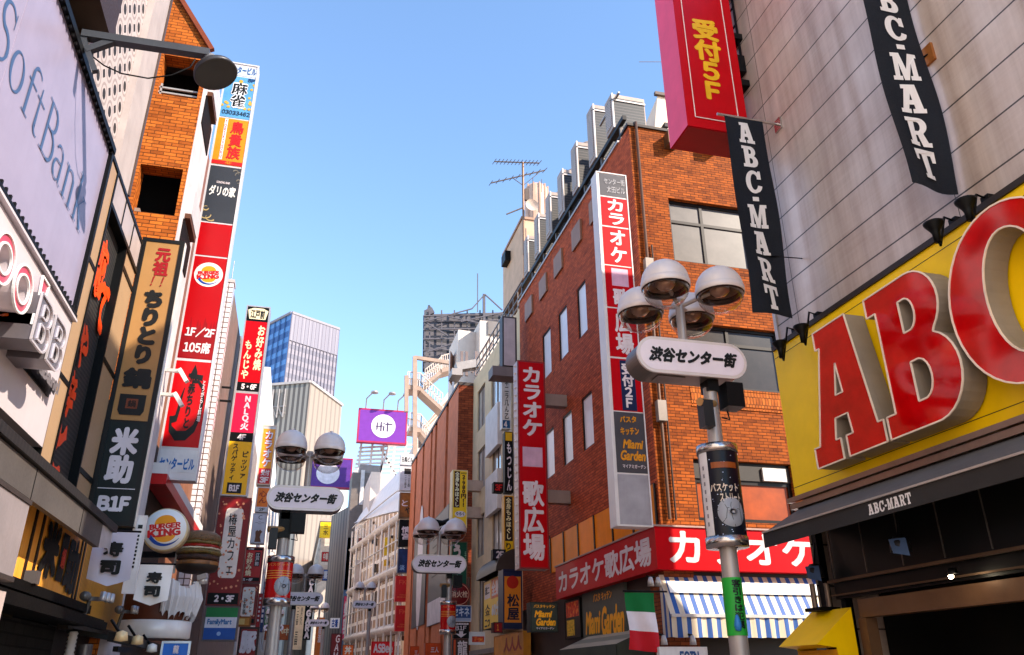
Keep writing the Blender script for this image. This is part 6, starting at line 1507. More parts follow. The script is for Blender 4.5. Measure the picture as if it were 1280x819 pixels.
LV = stripes('louvre_sunlit', ((150, 134, 120), (130, 114, 102)), 0, 1.7, .3, .55, .2, .15)  # ribbed face, sunlit cream put into its colour
LG2 = stripes('louvre_shaded', ((144, 138, 132), (88, 82, 80)), 0, .9, .5, .6, .3, .15)  # louvred face, darker grey of its shade put into the colour
t, p0, a, b_, H = tower('louvred_building', 'block wrapped in grey louvres with pale ribbed side at the end of the street', (388, 477), 130, 880, -3000, 13, 12, 0, LV, LG2, ROOF)
b = MB()
for k in (.5, .8): b.bar(p0 + b_ * 4 + Vector((0, 0, H - 2 - k * 4)), p0 + b_ * 9 + Vector((0, 0, H - 2 - k * 4)), .25)
for k in range(5): q = p0 + b_ * (4.2 + k * 1.1) - a * .3; b.bar(q + Vector((0, 0, H - 6)), q + Vector((0, 0, H - 1)), .2); b.bar(q + Vector((0, 0, H - 6)), q + b_ * 1.1 + Vector((0, 0, H - 4)), .16)
b.build('steel_truss', C((170, 160, 156), .5, .3), t)
# purple signs
PUR = C((118, 50, 154), .45, 0, .06, .05, name='purple'); PUE = C((180, 44, 84), .4)
def hit(F, mt, po, d):
    K = C((70, 50, 90), .5); mb = MB()
    for k, (pts, w_) in enumerate((([(.39, .40), (.39, .62)], .026), ([(.47, .38), (.47, .66)], .026), ([(.37, .53), (.50, .50)], .03), ([(.525, .50), (.525, .64)], .026), ([(.525, .41), (.529, .44)], .03), ([(.55, .44), (.70, .43)], .03), ([(.60, .38), (.60, .66)], .026))):
        v, f = strip(pts, w_); mb.add([F.at(x * F.w, (1 - y) * F.h, d + .002 * k) for x, y in v], f)
    mb.build('lettering', K, po)
YH = 70
F = front(YH, 447, 509, 512, 554)
t = sign('rooftop_billboard', 'purple rooftop billboard with HiT in a white circle', F, .6, PUE, [P(0, 1, 0, 1, PUR, (DISC, (.27, .76, .2, .8), C((240, 230, 236), .4), dict(asp=1, d=.03)), (lambda F, q, mt, po, d=.01, **k: hit(F, mt, po, .05), (0, 1, 0, 1), PUR))], rim=.14)
for i, px in enumerate((457, 479, 497)):
    p = ony(px, 516, YH); b = MB(); z = F.O.z + F.h
    b.tube([(p.x, YH + .4, z - .3), (p.x, YH - .1, z + .9), (p.x + .5, YH - 1.1, z + 1.25)], .07, 6); b.lathe((p.x + .6, YH - 1.2, z + 1.2), [(0, .15), (.3, .05), (.35, -.1), (0, -.1)], 10); b.build('lamp_arm', C((190, 180, 180), .4, .5), t)
F = front(75, 384, 440, 572, 610)
sign('rooftop_billboard', 'second purple billboard with white circle partly behind the street lamp', F, .6, PUE, [P(0, 1, 0, 1, C((92, 48, 140), .45), (DISC, (.2, .72, .1, .95), C((236, 226, 236), .4), dict(asp=.95, d=.03))), ], rim=.12)
# scaffold under the billboard
t = thing('roof_scaffold', 'white pipe scaffold carrying the purple billboard', 'scaffold', ony(482, 600, 72))
b = MB(); q = lambda x, y, Y=72: ony(x, y, Y)
for k in range(9): b.bar(q(449 - k * 1.2, 560 + k * 5), q(516, 556 + k * 5.4), .16)
for x in (452, 466, 480, 494, 508): b.bar(q(x, 552), q(x - 6, 606), .2)
b.bar(q(487, 556), q(470, 604), .2); b.bar(q(476, 560), q(500, 604), .16)
b.build('pipes', C((226, 212, 208), .45, .2), t)
t = thing('roof_plant', 'dark grey roof plant boxes below the white scaffold', 'roof plant', q(455, 620))
p0, p1 = q(437, 640, 66), q(474, 592, 66); GP = C((124, 112, 106), .55, 0, .15, .3)
MB().box(p0.x, p1.x, 66, 69, p0.z - 6, p1.z).build('housing', GP, t); MB().box(p0.x + .7, p0.x + 1.0, 65.9, 66, p0.z + .6, p1.z + .2).build('flue', C((226, 216, 212), .4), t)
p2 = q(505, 600, 70); MB().box(p1.x, p2.x + 4, 71, 76, p0.z - 8, p2.z + .5).build('screen', C((216, 198, 190), .55), t)
MB().box(p1.x - 1.6, p1.x + .1, 66.1, 68, p0.z - 4, p1.z + .7).build('duct', C((150, 138, 134), .5), t)
# glass building with curved white roof
t = thing('glass_building', 'glass fronted building with curved white roof and lit shop floors', 'building', (9, 60, 0))
pA, pB = ony(506, 700, 46.8), ony(441, 700, 62)
def curve(s): # plan curve from near right to far left
    x = pA.x + (pB.x - pA.x) * s; y = 46.8 + (62 - 46.8) * (s ** 1.15); return x, y
zr0, zr1 = ony(503, 640, 47).z, ony(443, 655, 62).z
GLS = curtain('shop', (214, 170, 130), (250, 236, 224), 1.0, 1.7, .11, .12, 0, .75)
n = 16; mb = MB(); L = 0; P_ = [curve(i / n) for i in range(n + 1)]
zt_ = [zr0 + (zr1 - zr0) * i / n for i in range(n + 1)]
vs = []; fs_ = []
for i, (x, y) in enumerate(P_): vs += [(x, y, 0), (x, y, zt_[i])]
go = MB().add(vs, [(2 * i, 2 * i + 2, 2 * i + 3, 2 * i + 1) for i in range(n)]).build('glass_front', GLS, t)
acc = [0]
for i in range(n): acc.append(acc[-1] + math.dist(P_[i], P_[i + 1]))
for poly in go.data.polygons:
    for li in poly.loop_indices:
        vi = go.data.loops[li].vertex_index; go.data.uv_layers[0].data[li].uv = (acc[vi // 2], vs[vi][2])
vs = []
for i, (x, y) in enumerate(P_):
    k = i / n; hh = 3.6 * (1 - k) ** .8 + .25; vs += [(x - .15, y - .2, zt_[i]), (x + .1 + .8 * (1 - k), y + .1, zt_[i] + hh), (x + 6, y + 4, zt_[i] + hh)]
b = MB(); b.add(vs, [(3 * i, 3 * i + 3, 3 * i + 4, 3 * i + 1) for i in range(n)] + [(3 * i + 1, 3 * i + 4, 3 * i + 5, 3 * i + 2) for i in range(n)]); b.build('white_roof', C((236, 226, 222), .4, .1, .06, .12), t)
for z in (4.2, 7.4, 10.4):
    MB().tube([(p[0] - .06, p[1] - .08, z) for p in P_], .3, 4).build('floor_band', C((240, 224, 212), .45), t)
for i in range(0, n + 1, 2): MB().tube([(P_[i][0] - .18, P_[i][1] - .2, 0), (P_[i][0] - .18, P_[i][1] - .2, zt_[i] - .6)], .07, 6).build('mast', C((236, 224, 216), .4, .2), t)
for z in (5.8, 9.0, 12.0): MB().tube([(p[0] - .2, p[1] - .22, z) for p in P_], .05, 5).build('rail', C((236, 224, 216), .4, .2), t)
def shopbit(px0, px1, py0, py1, mt, nm):
    s = (506 - (px0 + px1) / 2) / 65; x, y = curve(s); p, q_ = ony(px0, py0, y - .3), ony(px1, py1, y - .3)
    MB().box(p.x, q_.x, y - .35, y - .3, q_.z, p.z).build(nm, mt, t)
shopbit(481, 492, 672, 695, C((250, 200, 30), .35), 'yellow_poster'); shopbit(480, 491, 700, 708, C((250, 186, 30), .35), 'yellow_poster')
shopbit(481, 488, 765, 784, C((226, 80, 50), .35), 'red_poster'); shopbit(466, 478, 705, 716, C((60, 50, 46), .4), 'display'); shopbit(481, 492, 740, 752, C((120, 84, 60), .4), 'display'); shopbit(446, 458, 700, 760, C((206, 186, 176), .3), 'banner_image')
shopbit(496, 506, 785, 800, C((200, 170, 150), .3), 'display'); shopbit(470, 478, 735, 760, C((90, 70, 60), .4), 'display')
rn = random.Random(11)
for k in range(44):
    px = rn.uniform(443, 503); py = rn.uniform(650, 815); wd = rn.uniform(2, 6); hg = rn.uniform(3, 10)
    shopbit(px, px + wd, py, py + hg, C(rn.choice([(70, 56, 50), (110, 84, 66), (150, 60, 44), (240, 226, 206), (226, 170, 90), (60, 70, 90), (250, 236, 220), (90, 70, 60)]), .35), 'display')
AB = ony(480, 808, 48)
sign('shop_sign', 'bright red ASBee sign low at the end of the street', front(48, 464.5, 493, 802, 820), .4, RED, [P(0, 1, 0, 1, C((226, 16, 26), .35, 0, .03, .03), ('ＡＳＢｅｅ', (.08, .92, .15, .8), KW, dict(bold=.06)))], rim=.04)
# dark panelled building with blue pipe
t = thing('panelled_building', 'narrow dark building of vertical metal strips with a blue corner pipe', 'building', (6, 85, 0))
pA, pB = ony(440, 700, 66.5), ony(410, 700, 95); zt0, zt1 = ony(440, 628, 66.5).z, ony(412, 645, 95).z
b = MB(); b.add([(pA.x, 66.5, 0), (pB.x, 95, 0), (pB.x, 95, zt1), (pA.x, 66.5, zt0)], [(0, 1, 2, 3)]); b.add([(pA.x, 66.5, zt0), (pB.x, 95, zt1), (pB.x + 8, 95, zt1), (pA.x + 8, 66.5, zt0)], [(0, 1, 2, 3)])
b.build('wall', stripes('metalstrip', ((110, 96, 90), (50, 44, 44)), 0, 3.2, .35, .75, .4, .2), t)
pp = ony(435, 720, 66); MB().box(pp.x - .25, pp.x + .25, 66, 66.4, 0, ony(435, 672, 66).z).build('blue_pipe', C((92, 120, 160), .4, .1), t)
GM = C((120, 16, 20), .4)
sign('vertical_sign', 'dark red vertical sign with white slanted GAMES letters', front(58, 412, 426, 792, 850), .5, C((80, 20, 20), .4), [P(0, 1, 0, 1, GM, ('ＧＡＭＥＳ', (.25, .8, .03, .95), KW, dict(vert=True, bold=.03, shear=.1)))], rim=.06)
# old building with windows
t = thing('old_building', 'weathered grey building with a row of dark windows and a yellow sign', 'building', (8, 110, 0))
YO = 98; xo = ony(400, 690, YO).x; zo = ony(401, 652, YO).z
OW = C((206, 190, 178), .7, 0, .15, .5)
FO_ = rside(xo, YO, 170, 0, zo); 
hs = [(FO_.w - 6 - k * 7, FO_.w - 1.5 - k * 7, zo * .42, zo * .66) for k in range(9)] + [(FO_.w - 6 - k * 7, FO_.w - 1.5 - k * 7, zo * .76, zo * .92) for k in range(9)]
b = MB(); holed(b, FO_, hs, .5); b.box(xo + .01, xo + 8, YO, YO + .02, 0, zo); b.build('wall', OW, t)
b = MB()
for h in hs: b.fquad(FO_, h[0], h[1], h[2], h[3], -.45)
b.build('window_band', glass_pane('dk', (70, 62, 60), .15), t)
b = MB(); b.box(xo - .3, xo + 8, YO - .3, 170, zo * .70, zo * .735); b.box(xo - .3, xo + 8, YO - .3, 170, zo, zo + .4); b.build('ledge', C((176, 160, 150), .6), t)
sign('roof_sign', 'yellow sign with dark figures on the weathered grey building', front(96, 400, 414, 653, 672), .6, YL, [P(0, 1, 0, 1, YL, ('三水', (.3, .75, .15, .85), C((120, 90, 20), .4), dict(vert=True, bold=.03)))], rim=.05)
sign('roof_sign', 'narrow orange sign beside the yellow one on the weathered building', front(96.5, 414.5, 418.5, 654, 672), .6, OM, [P(0, 1, 0, 1, C((236, 120, 30), .4))], rim=.05)
# white buildings closing the view
WB = grid_tile('whiteclad', (238, 226, 220), (206, 190, 184), 1.6, 2.6, .06, 0, .5, .2)
t = thing('white_block', 'bright white building closing the street behind the red lamp banner', 'building', (4, 185, 0))
p0, p1 = ony(334, 700, 180), ony(432, 640, 180); zt = ony(400, 584, 180).z
FW = fr(180, p0.x, p1.x, 0, zt); hs = [(FW.w * (.12 + .13 * i), FW.w * (.18 + .13 * i), zt * (.2 + .15 * j), zt * (.27 + .15 * j)) for i in range(6) for j in range(5)]
b = MB(); holed(b, FW, hs, .6); b.box(p0.x, p1.x, 180.1, 192, zt - .8, zt); b.box(p1.x - .1, p1.x, 180.1, 192, 0, zt); b.build('wall', WB, t)
b = MB()
for h in hs: b.fquad(FW, *h, -.55)
b.build('window_band', glass_pane('pale', (186, 190, 200), .1, .2), t)
t = thing('white_house', 'white building on the left beyond the narrow karaoke sign', 'building', (-3, 60, 0))
FL_ = lside(XL + .0, 42, 100, 0, 17); hs = [(2 + k * 5, 4.6 + k * 5, z, z + 1.7) for k in range(11) for z in (4, 7.5, 11)]
b = MB(); holed(b, FL_, hs, .3); b.box(-9, XL, 42.0, 42.02, 0, 17); b.build('wall', C((236, 222, 214), .6, 0, .06, .15), t)
b = MB()
for h in hs: b.fquad(FL_, *h, -.28)
b.build('window_band', glass_pane('pale', (186, 190, 200), .1, .2), t)
t = thing('left_block', 'dark grey building between the second sign column and the white one', 'building', (-4, 34, 0))
MB().box(-9, XL - .1, 25.6, 41.9, 0, 12).build('wall', C((150, 134, 126), .6, 0, .1, .3), t)
b = MB()
for k in range(5): b.box(XL - .1, XL - .07, 26.5 + k * 3, 28.5 + k * 3, 6, 7.6)
b.build('window_band', glass_pane('dk', (70, 62, 60), .15), t)
# vertical banner and slim signs in the far street
sign('vertical_sign', 'black vertical banner with white block letters in the far street', front(62, 381, 391, 722, 800), .4, BLACK, [P(0, 1, 0, 1, BLACK, ('ＣＡＭＰ ＧＡＲＡ', (.2, .85, .02, .98), KW, dict(vert=True, bold=.08)))], rim=.02)
sign('vertical_sign', 'cream vertical sign with small dark characters in the far street', front(60, 367, 379, 757, 812), .4, CRE, [P(0, 1, 0, 1, C((236, 206, 166), .4), ('一二三四', (.2, .4, .05, .45), TX, dict(vert=True)), ('五六七八', (.6, .8, .05, .45), TX, dict(vert=True)), ('三田', (.2, .5, .6, .9), TX, dict(vert=True)))], rim=.02)
sign('vertical_sign', 'orange vertical sign near the small far lamp', front(64, 394, 404, 772, 825), .4, C((160, 90, 40), .4), [P(0, 1, 0, 1, C((226, 116, 36), .4), ('居酒', (.3, .7, .2, .6), KW, dict(vert=True)))], rim=.02)
sign('awning_sign', 'row of orange shop fronts at the foot of the far left street', front(70, 331, 366, 781, 800), .4, C((150, 70, 30), .5), [P(0, 1, 0, 1, C((206, 96, 36), .45, var=.25), ('大小中', (.1, .9, .2, .7), CRE, dict(bold=.03)))], rim=.02)

for nm, lb, Y, xl, xr, yt, yb, c1, txt, c2 in (
    ('vertical_sign', 'slim white vertical sign with red characters left of the red drum lamp post', 58, 334, 340, 690, 745, (232, 226, 222), '焼肉食', (196, 20, 30)),
    ('vertical_sign', 'slim yellow vertical sign with black characters left of the red drum lamp post', 64, 340.5, 346, 722, 770, (240, 186, 20), '酒場', (20, 18, 16)),
    ('vertical_sign', 'slim green vertical sign low beside the red drum lamp post', 66, 331, 337, 752, 784, (14, 110, 66), '茶', (236, 230, 226)),
    ('box_sign', 'small red box sign on the weathered grey building', 95, 402, 412, 690, 702, (200, 18, 26), '中華', (240, 220, 200)),
    ('box_sign', 'small blue box sign under the red one on the weathered building', 94, 403, 411, 712, 726, (30, 80, 160), '薬', (236, 236, 240)),
    ('vertical_sign', 'tall pink vertical sign at the foot of the dark panelled building', 64, 428, 434, 745, 800, (220, 60, 110), '美容', (246, 236, 240)),
    ('vertical_sign', 'slim yellow vertical sign next to the pink one by the glass building', 62, 437, 443, 762, 812, (246, 196, 30), '寿司', (120, 20, 16)),
    ('box_sign', 'white box sign with blue characters above the red GAMES sign', 60, 412, 425, 772, 786, (232, 230, 232), '古着', (30, 70, 150)),
    ('box_sign', 'small orange box sign low between the two far lamp posts', 56, 428, 442, 806, 820, (226, 100, 24), '丼', (250, 240, 220))):
    sign(nm, lb, front(Y, xl, xr, yt, yb), .4, C((90, 82, 80), .5), [P(0, 1, 0, 1, C(c1, .4, 0, .05, .05), (txt, (.2, .8, .12, .88), C(c2, .4), dict(vert=nm == 'vertical_sign', bold=.04)))], rim=.03, group='small signs in the far street')
# ---- steel billboard frame seen from behind, white stair huts, zigzag stairs
t = thing('rooftop_billboard', 'back of a big dark rooftop billboard with steel lattice', 'billboard', (9, 58, 22))
YB = 58; q = lambda x, y, Y=YB: ony(x, y, Y)
SLT = stripes('slats', ((36, 32, 38), (84, 78, 84)), 1, .85, .7, .6, .3, .1)
A_, B_, C_, D_ = q(529, 463), q(650, 470), q(650, 390), q(530, 393)
mb = MB(); mb.add([A_, B_, C_, D_], [(0, 1, 2, 3)]); mb.add([p + Vector((0, .4, 0)) for p in (A_, B_, C_, D_)], [(3, 2, 1, 0)]); mb.build('backing', SLT, t)
LT = C((92, 86, 92), .5, .2); b = MB()
for x in (531, 537, 552, 568, 584, 600, 616, 632): b.bar(q(x, 466, 57.6), q(x, 388, 57.6), .1)
for y in (395, 402, 412, 424, 438, 452): b.bar(q(529, y, 57.5), q(648, y - 2, 57.5), .1)
for x0_, y0_, x1_, y1_ in ((531, 402, 590, 386), (590, 386, 606, 368), (606, 368, 628, 388), (576, 402, 640, 388), (560, 396, 640, 412), (600, 412, 640, 396), (534, 440, 570, 428), (530, 460, 600, 440), (534, 404, 560, 420)):
    b.bar(q(x0_, y0_, 57.2), q(x1_, y1_, 57.2), .09)
b.bar(q(605, 420, 57.3), q(605, 368, 57.3), .2); b.bar(q(597, 390, 57.3), q(597, 342, 57.3), .07); b.bar(q(533, 392), q(541, 389), .5); b.bar(q(534, 391), q(536, 382), .12); b.bar(q(536, 382), q(542, 390), .12)
b.build('lattice', LT, t)
WH = C((214, 196, 184), .6, 0, .06, .2, name='white_render')
t = thing('stair_hut', 'white rooftop stair hut with a door in front of the steel billboard', 'building', ony(585, 470, 40))
cz = ony(573, 412, 40); lo = ony(573, 480, 40).z
c0 = cz; r1 = ony(611, 418, 44.5); l1 = ony(562, 420, 43)
b = MB(); low = Vector((0, 0, lo - cz.z - 3))
for p_, q_ in ((c0, Vector((r1.x, 40.4, cz.z))), (Vector((l1.x, 43, cz.z)), c0)): b.add([p_ + low, q_ + low, q_, p_], [(0, 1, 2, 3)])
b.add([c0, Vector((r1.x, 40.4, cz.z)), Vector((r1.x, 44, cz.z)), Vector((l1.x, 43, cz.z))], [(0, 1, 2, 3)]); b.build('wall', WH, t)
d0, d1 = ony(566, 432, 41.9), ony(570, 450, 41); MB().add([(l1.x + .35, 42.3, lo + .3), (c0.x - .3, 40.7, lo + .3), (c0.x - .3, 40.7, lo + 2.2), (l1.x + .35, 42.3, lo + 2.2)], [(0, 1, 2, 3)]).build('door', C((190, 140, 116), .5), t)
MB().box(ony(604, 0, 39).x, ony(628, 0, 39).x, 39, 41.5, lo - 1, ony(615, 402, 39).z).build('upper_hut', WH, t)
p = ony(618, 408, 38.9); MB().box(p.x - .35, p.x + .35, 38.9, 38.99, p.z - .5, p.z + .3).build('grille', C((130, 120, 116), .5), t)
t = thing('roof_clutter', 'roof pipes, duct and small units below the white stair hut', 'roof plant', ony(580, 465, 36))
b = MB(); u = lambda x, y: ony(x, y, 36)
b.box(u(579, 0).x, u(584, 0).x, 36, 36.6, u(0, 475).z, u(580, 462).z); b.build('cabinet', C((196, 184, 180), .5), t)
b = MB(); b.box(u(573, 0).x, u(583, 0).x, 35, 36, u(575, 478).z, u(575, 470).z); b.bar(u(570, 460), u(600, 455), .5, .4); b.build('duct', C((160, 150, 146), .5, .2), t)
b = MB()
for x in (577, 583, 595): b.bar(u(x, 470), u(x, 440), .14)
b.bar(u(586, 462), u(612, 425), .1); b.bar(u(590, 466), u(616, 430), .1); b.build('pipe', C((130, 110, 104), .45, .3), t)
t = thing('zigzag_stairs', 'cream zigzag outdoor steel stairs at the end of the brown building', 'stairs', ony(530, 540, 54))
ST = C((170, 142, 124), .5, .1, .1, .3); u = lambda x, y, Y=54: ony(x, y, Y)
MB().bar(u(518.5, 575), u(518.5, 446), .3).build('column', ST, t); MB().bar(u(508, 515), u(508, 470), .28).build('column', ST, t)
def flight(a_, c_, w_=1.5, th=.32, nm='flight'):
    A_, C_ = u(*a_), u(*c_); mb = MB(); dy = Vector((0, 1.4, 0)); th = Vector((0, 0, -th)); hr = Vector((0, 0, 1.0))
    mb.hexa([A_ + th, C_ + th, C_ + th + dy, A_ + th + dy, A_, C_, C_ + dy, A_ + dy]); o = mb.build(nm, ST, t)
    m2 = MB()
    for off in (Vector((0, 0, 0)), dy):
        m2.bar(A_ + off + hr, C_ + off + hr, .07); m2.bar(A_ + off + hr * .5, C_ + off + hr * .5, .05)
        for k in range(9): m_ = A_.lerp(C_, k / 8) + off; m2.bar(m_, m_ + hr, .05)
    m2.build('handrail', C((214, 190, 174), .45, .2), o)
flight((509, 481), (526, 483)); flight((526, 484), (553, 509)); flight((531, 478), (552, 462)); flight((551, 461), (572, 455)); flight((512, 533), (526, 535)); flight((526, 536), (542, 556))
MB().bar(u(518, 447), u(570, 455), .25).build('beam', ST, t)
t = thing('white_annex', 'white building with small sign letters behind the zigzag stairs', 'building', ony(530, 600, 56))
u = lambda x, y, Y=56.5: ony(x, y, Y)
mb = MB(); mb.add([(u(519, 600).x, 56.5, 0), (12, 56.5, 0), (12, 56.5, u(570, 470).z), (u(562, 470).x, 56.5, u(560, 488).z), (u(519, 560).x, 56.5, u(519, 552).z)], [(0, 1, 2, 3, 4)])
mb.add([(u(519, 600).x, 56.5, 0), (u(519, 560).x, 56.5, u(519, 552).z), (u(519, 560).x, 70, u(519, 552).z), (u(519, 600).x, 70, 0)], [(0, 1, 2, 3)]); mb.build('wall', WH, t)
p = u(529, 548); MB().box(p.x - .3, p.x + .3, 56.44, 56.49, p.z - .7, p.z + .5).build('window', glass_pane('dk', (70, 62, 60), .15), t)
b = MB(); b.bar(u(522, 546), u(566, 500), .09); b.bar(u(524, 540), u(566, 494), .09); b.build('handrail', ST, t)
MB().box(u(503, 0).x, u(512, 0).x, 57, 63, 0, u(508, 590).z).build('lower_block', WH, t)

# ================================================================== STREET LAMPS
GLASS = clear_glass()
LSIL = C((214, 202, 198), .4, .15, .04, .1, name='lamp_silver'); LPOLE = C((176, 164, 158), .4, .35, .08, .2, name='lamp_pole'); REF = C((120, 92, 78), .5, .0, .2)
SGW = C((226, 214, 222), .35, 0, .03, .06)
def drum(t, x, y, z, r, h, kind):
    b = MB(); b.lathe((x, y, z), [(r * .5, -.02), (r + .012, -.02), (r + .012, .09), (r * .5, .09)], 28); b.build('lower_ring', CHROME, t)
    b = MB(); b.lathe((x, y, z + h - .09), [(r * .5, 0), (r + .012, 0), (r + .012, .1), (r * .5, .1)], 28); b.build('upper_ring', CHROME, t)
    rd = kind == 'red'
    po = MB().lathe((x, y, z + .09), [(r, 0), (r, h - .18)], 32).build('poster_drum', C((200, 16, 22), .25, 0, .15, .06, coat=.4) if rd else starfield(), t)
    po['label'] = 'red poster drum with a grey basketball' if rd else 'black starry poster drum with a grey basketball'
    def wrap(polys_fn, a0, a1, z0, z1, mt, nm, d=.006):
        vs, fs = polys_fn; xs_ = [p[0] for p in vs]; ys_ = [p[1] for p in vs]
        X0, X1, Y0, Y1 = min(xs_), max(xs_), min(ys_), max(ys_)
        mb = MB(); mb.add([(x + (r + d) * math.cos(R(a0 + (a1 - a0) * (px - X0) / (X1 - X0))), y + (r + d) * math.sin(R(a0 + (a1 - a0) * (px - X0) / (X1 - X0))), z0 + (z1 - z0) * (py - Y0) / (Y1 - Y0)) for px, py in vs], fs); return mb.build(nm, mt, po)
    def flat(s_):
        V, Fc = [], []
        for k, (bx, by) in enumerate(((0, 0), (.03, 0), (-.03, 0), (0, .03), (0, -.03))):
            for vs, fs in layout(s_): b0 = len(V); V += [(px + bx, py + by) for px, py in vs]; Fc += [[b0 + i for i in f] for f in fs]
        return V, Fc
    g = lambda n_: ([(i / n_, j) for i in range(n_ + 1) for j in (0, 1)], [(2 * i, 2 * i + 2, 2 * i + 3, 2 * i + 1) for i in range(n_)])
    fz = -90 if rd else -119
    # basketball, a shallow half ball on the drum
    ca_, cz_, br_ = fz + 24, z + .09 + h * (.24 if rd else .22), r * .72
    def on_drum(u, v, d): return (x + (r + d) * math.cos(R(ca_) + u * br_ / r), y + (r + d) * math.sin(R(ca_) + u * br_ / r), cz_ + v * br_)
    mb = MB(); nr, na = 5, 28; vs = [on_drum(0, 0, .02)]
    for i in range(1, nr + 1):
        for k in range(na): q_ = i / nr; a_ = 2 * math.pi * k / na; vs.append(on_drum(q_ * math.cos(a_), q_ * math.sin(a_), .004 + .018 * math.sqrt(max(0, 1 - q_ * q_))))
    fs_ = [(0, 1 + k, 1 + (k + 1) % na) for k in range(na)] + [(1 + (i - 1) * na + k, 1 + (i - 1) * na + (k + 1) % na, 1 + i * na + (k + 1) % na, 1 + i * na + k) for i in range(1, nr) for k in range(na)]
    bo = mb.add(vs, fs_, True).build('basketball', C((156, 158, 166), .4, .1, .1, .05), po)
    for pts in ([(-.98, .1), (-.3, .25), (.4, .2), (.97, -.1)], [(.05, .99), (-.12, .4), (-.1, -.3), (.1, -.98)], [(-.6, .78), (-.35, .2), (-.45, -.4), (-.7, -.7)], [(.62, .76), (.5, .2), (.55, -.4), (.66, -.72)]):
        vs, fs_ = strip(pts, .03); MB().add([on_drum(a_, b_, .006 + .02 * math.sqrt(max(0, 1 - min(1, a_ * a_ + b_ * b_)))) for a_, b_ in vs], fs_).build('seam', BLACK, bo)
    if rd:
        for i in range(4): wrap(g(10), fz - 70, fz + 60, z + .09 + h * (.40 + .05 * i), z + .09 + h * (.415 + .05 * i), C((236, 160, 60), .4), 'gold_pattern')
        wrap(flat('バスケット'), fz - 55, fz + 40, z + h * .78, z + h * .85, C((240, 130, 60), .4), 'lettering')
    else:
        wrap(g(8), fz - 66, fz - 32, z + .095, z + h - .095, C((222, 216, 216), .35), 'white_strip', .004)
        wrap(flat('バスケット'), fz - 30, fz + 50, z + h * .50, z + h * .585, C((232, 210, 190), .4), 'lettering', .008)
        wrap(flat('ストリート'), fz - 6, fz + 56, z + h * .40, z + h * .485, C((232, 210, 190), .4), 'lettering', .008)
        wrap(g(8), fz - 22, fz + 55, z + h * .74, z + h * .80, C((150, 74, 24), .4), 'orange_title', .005)
        for k in range(8): wrap(([(0, 0), (1, 0), (1, 1), (0, 1)], [(0, 1, 2, 3)]), fz - 52, fz - 46, z + .2 + k * h * .08, z + .2 + k * h * .08 + h * .04, C((130, 124, 130), .4), 'small_print', .007)
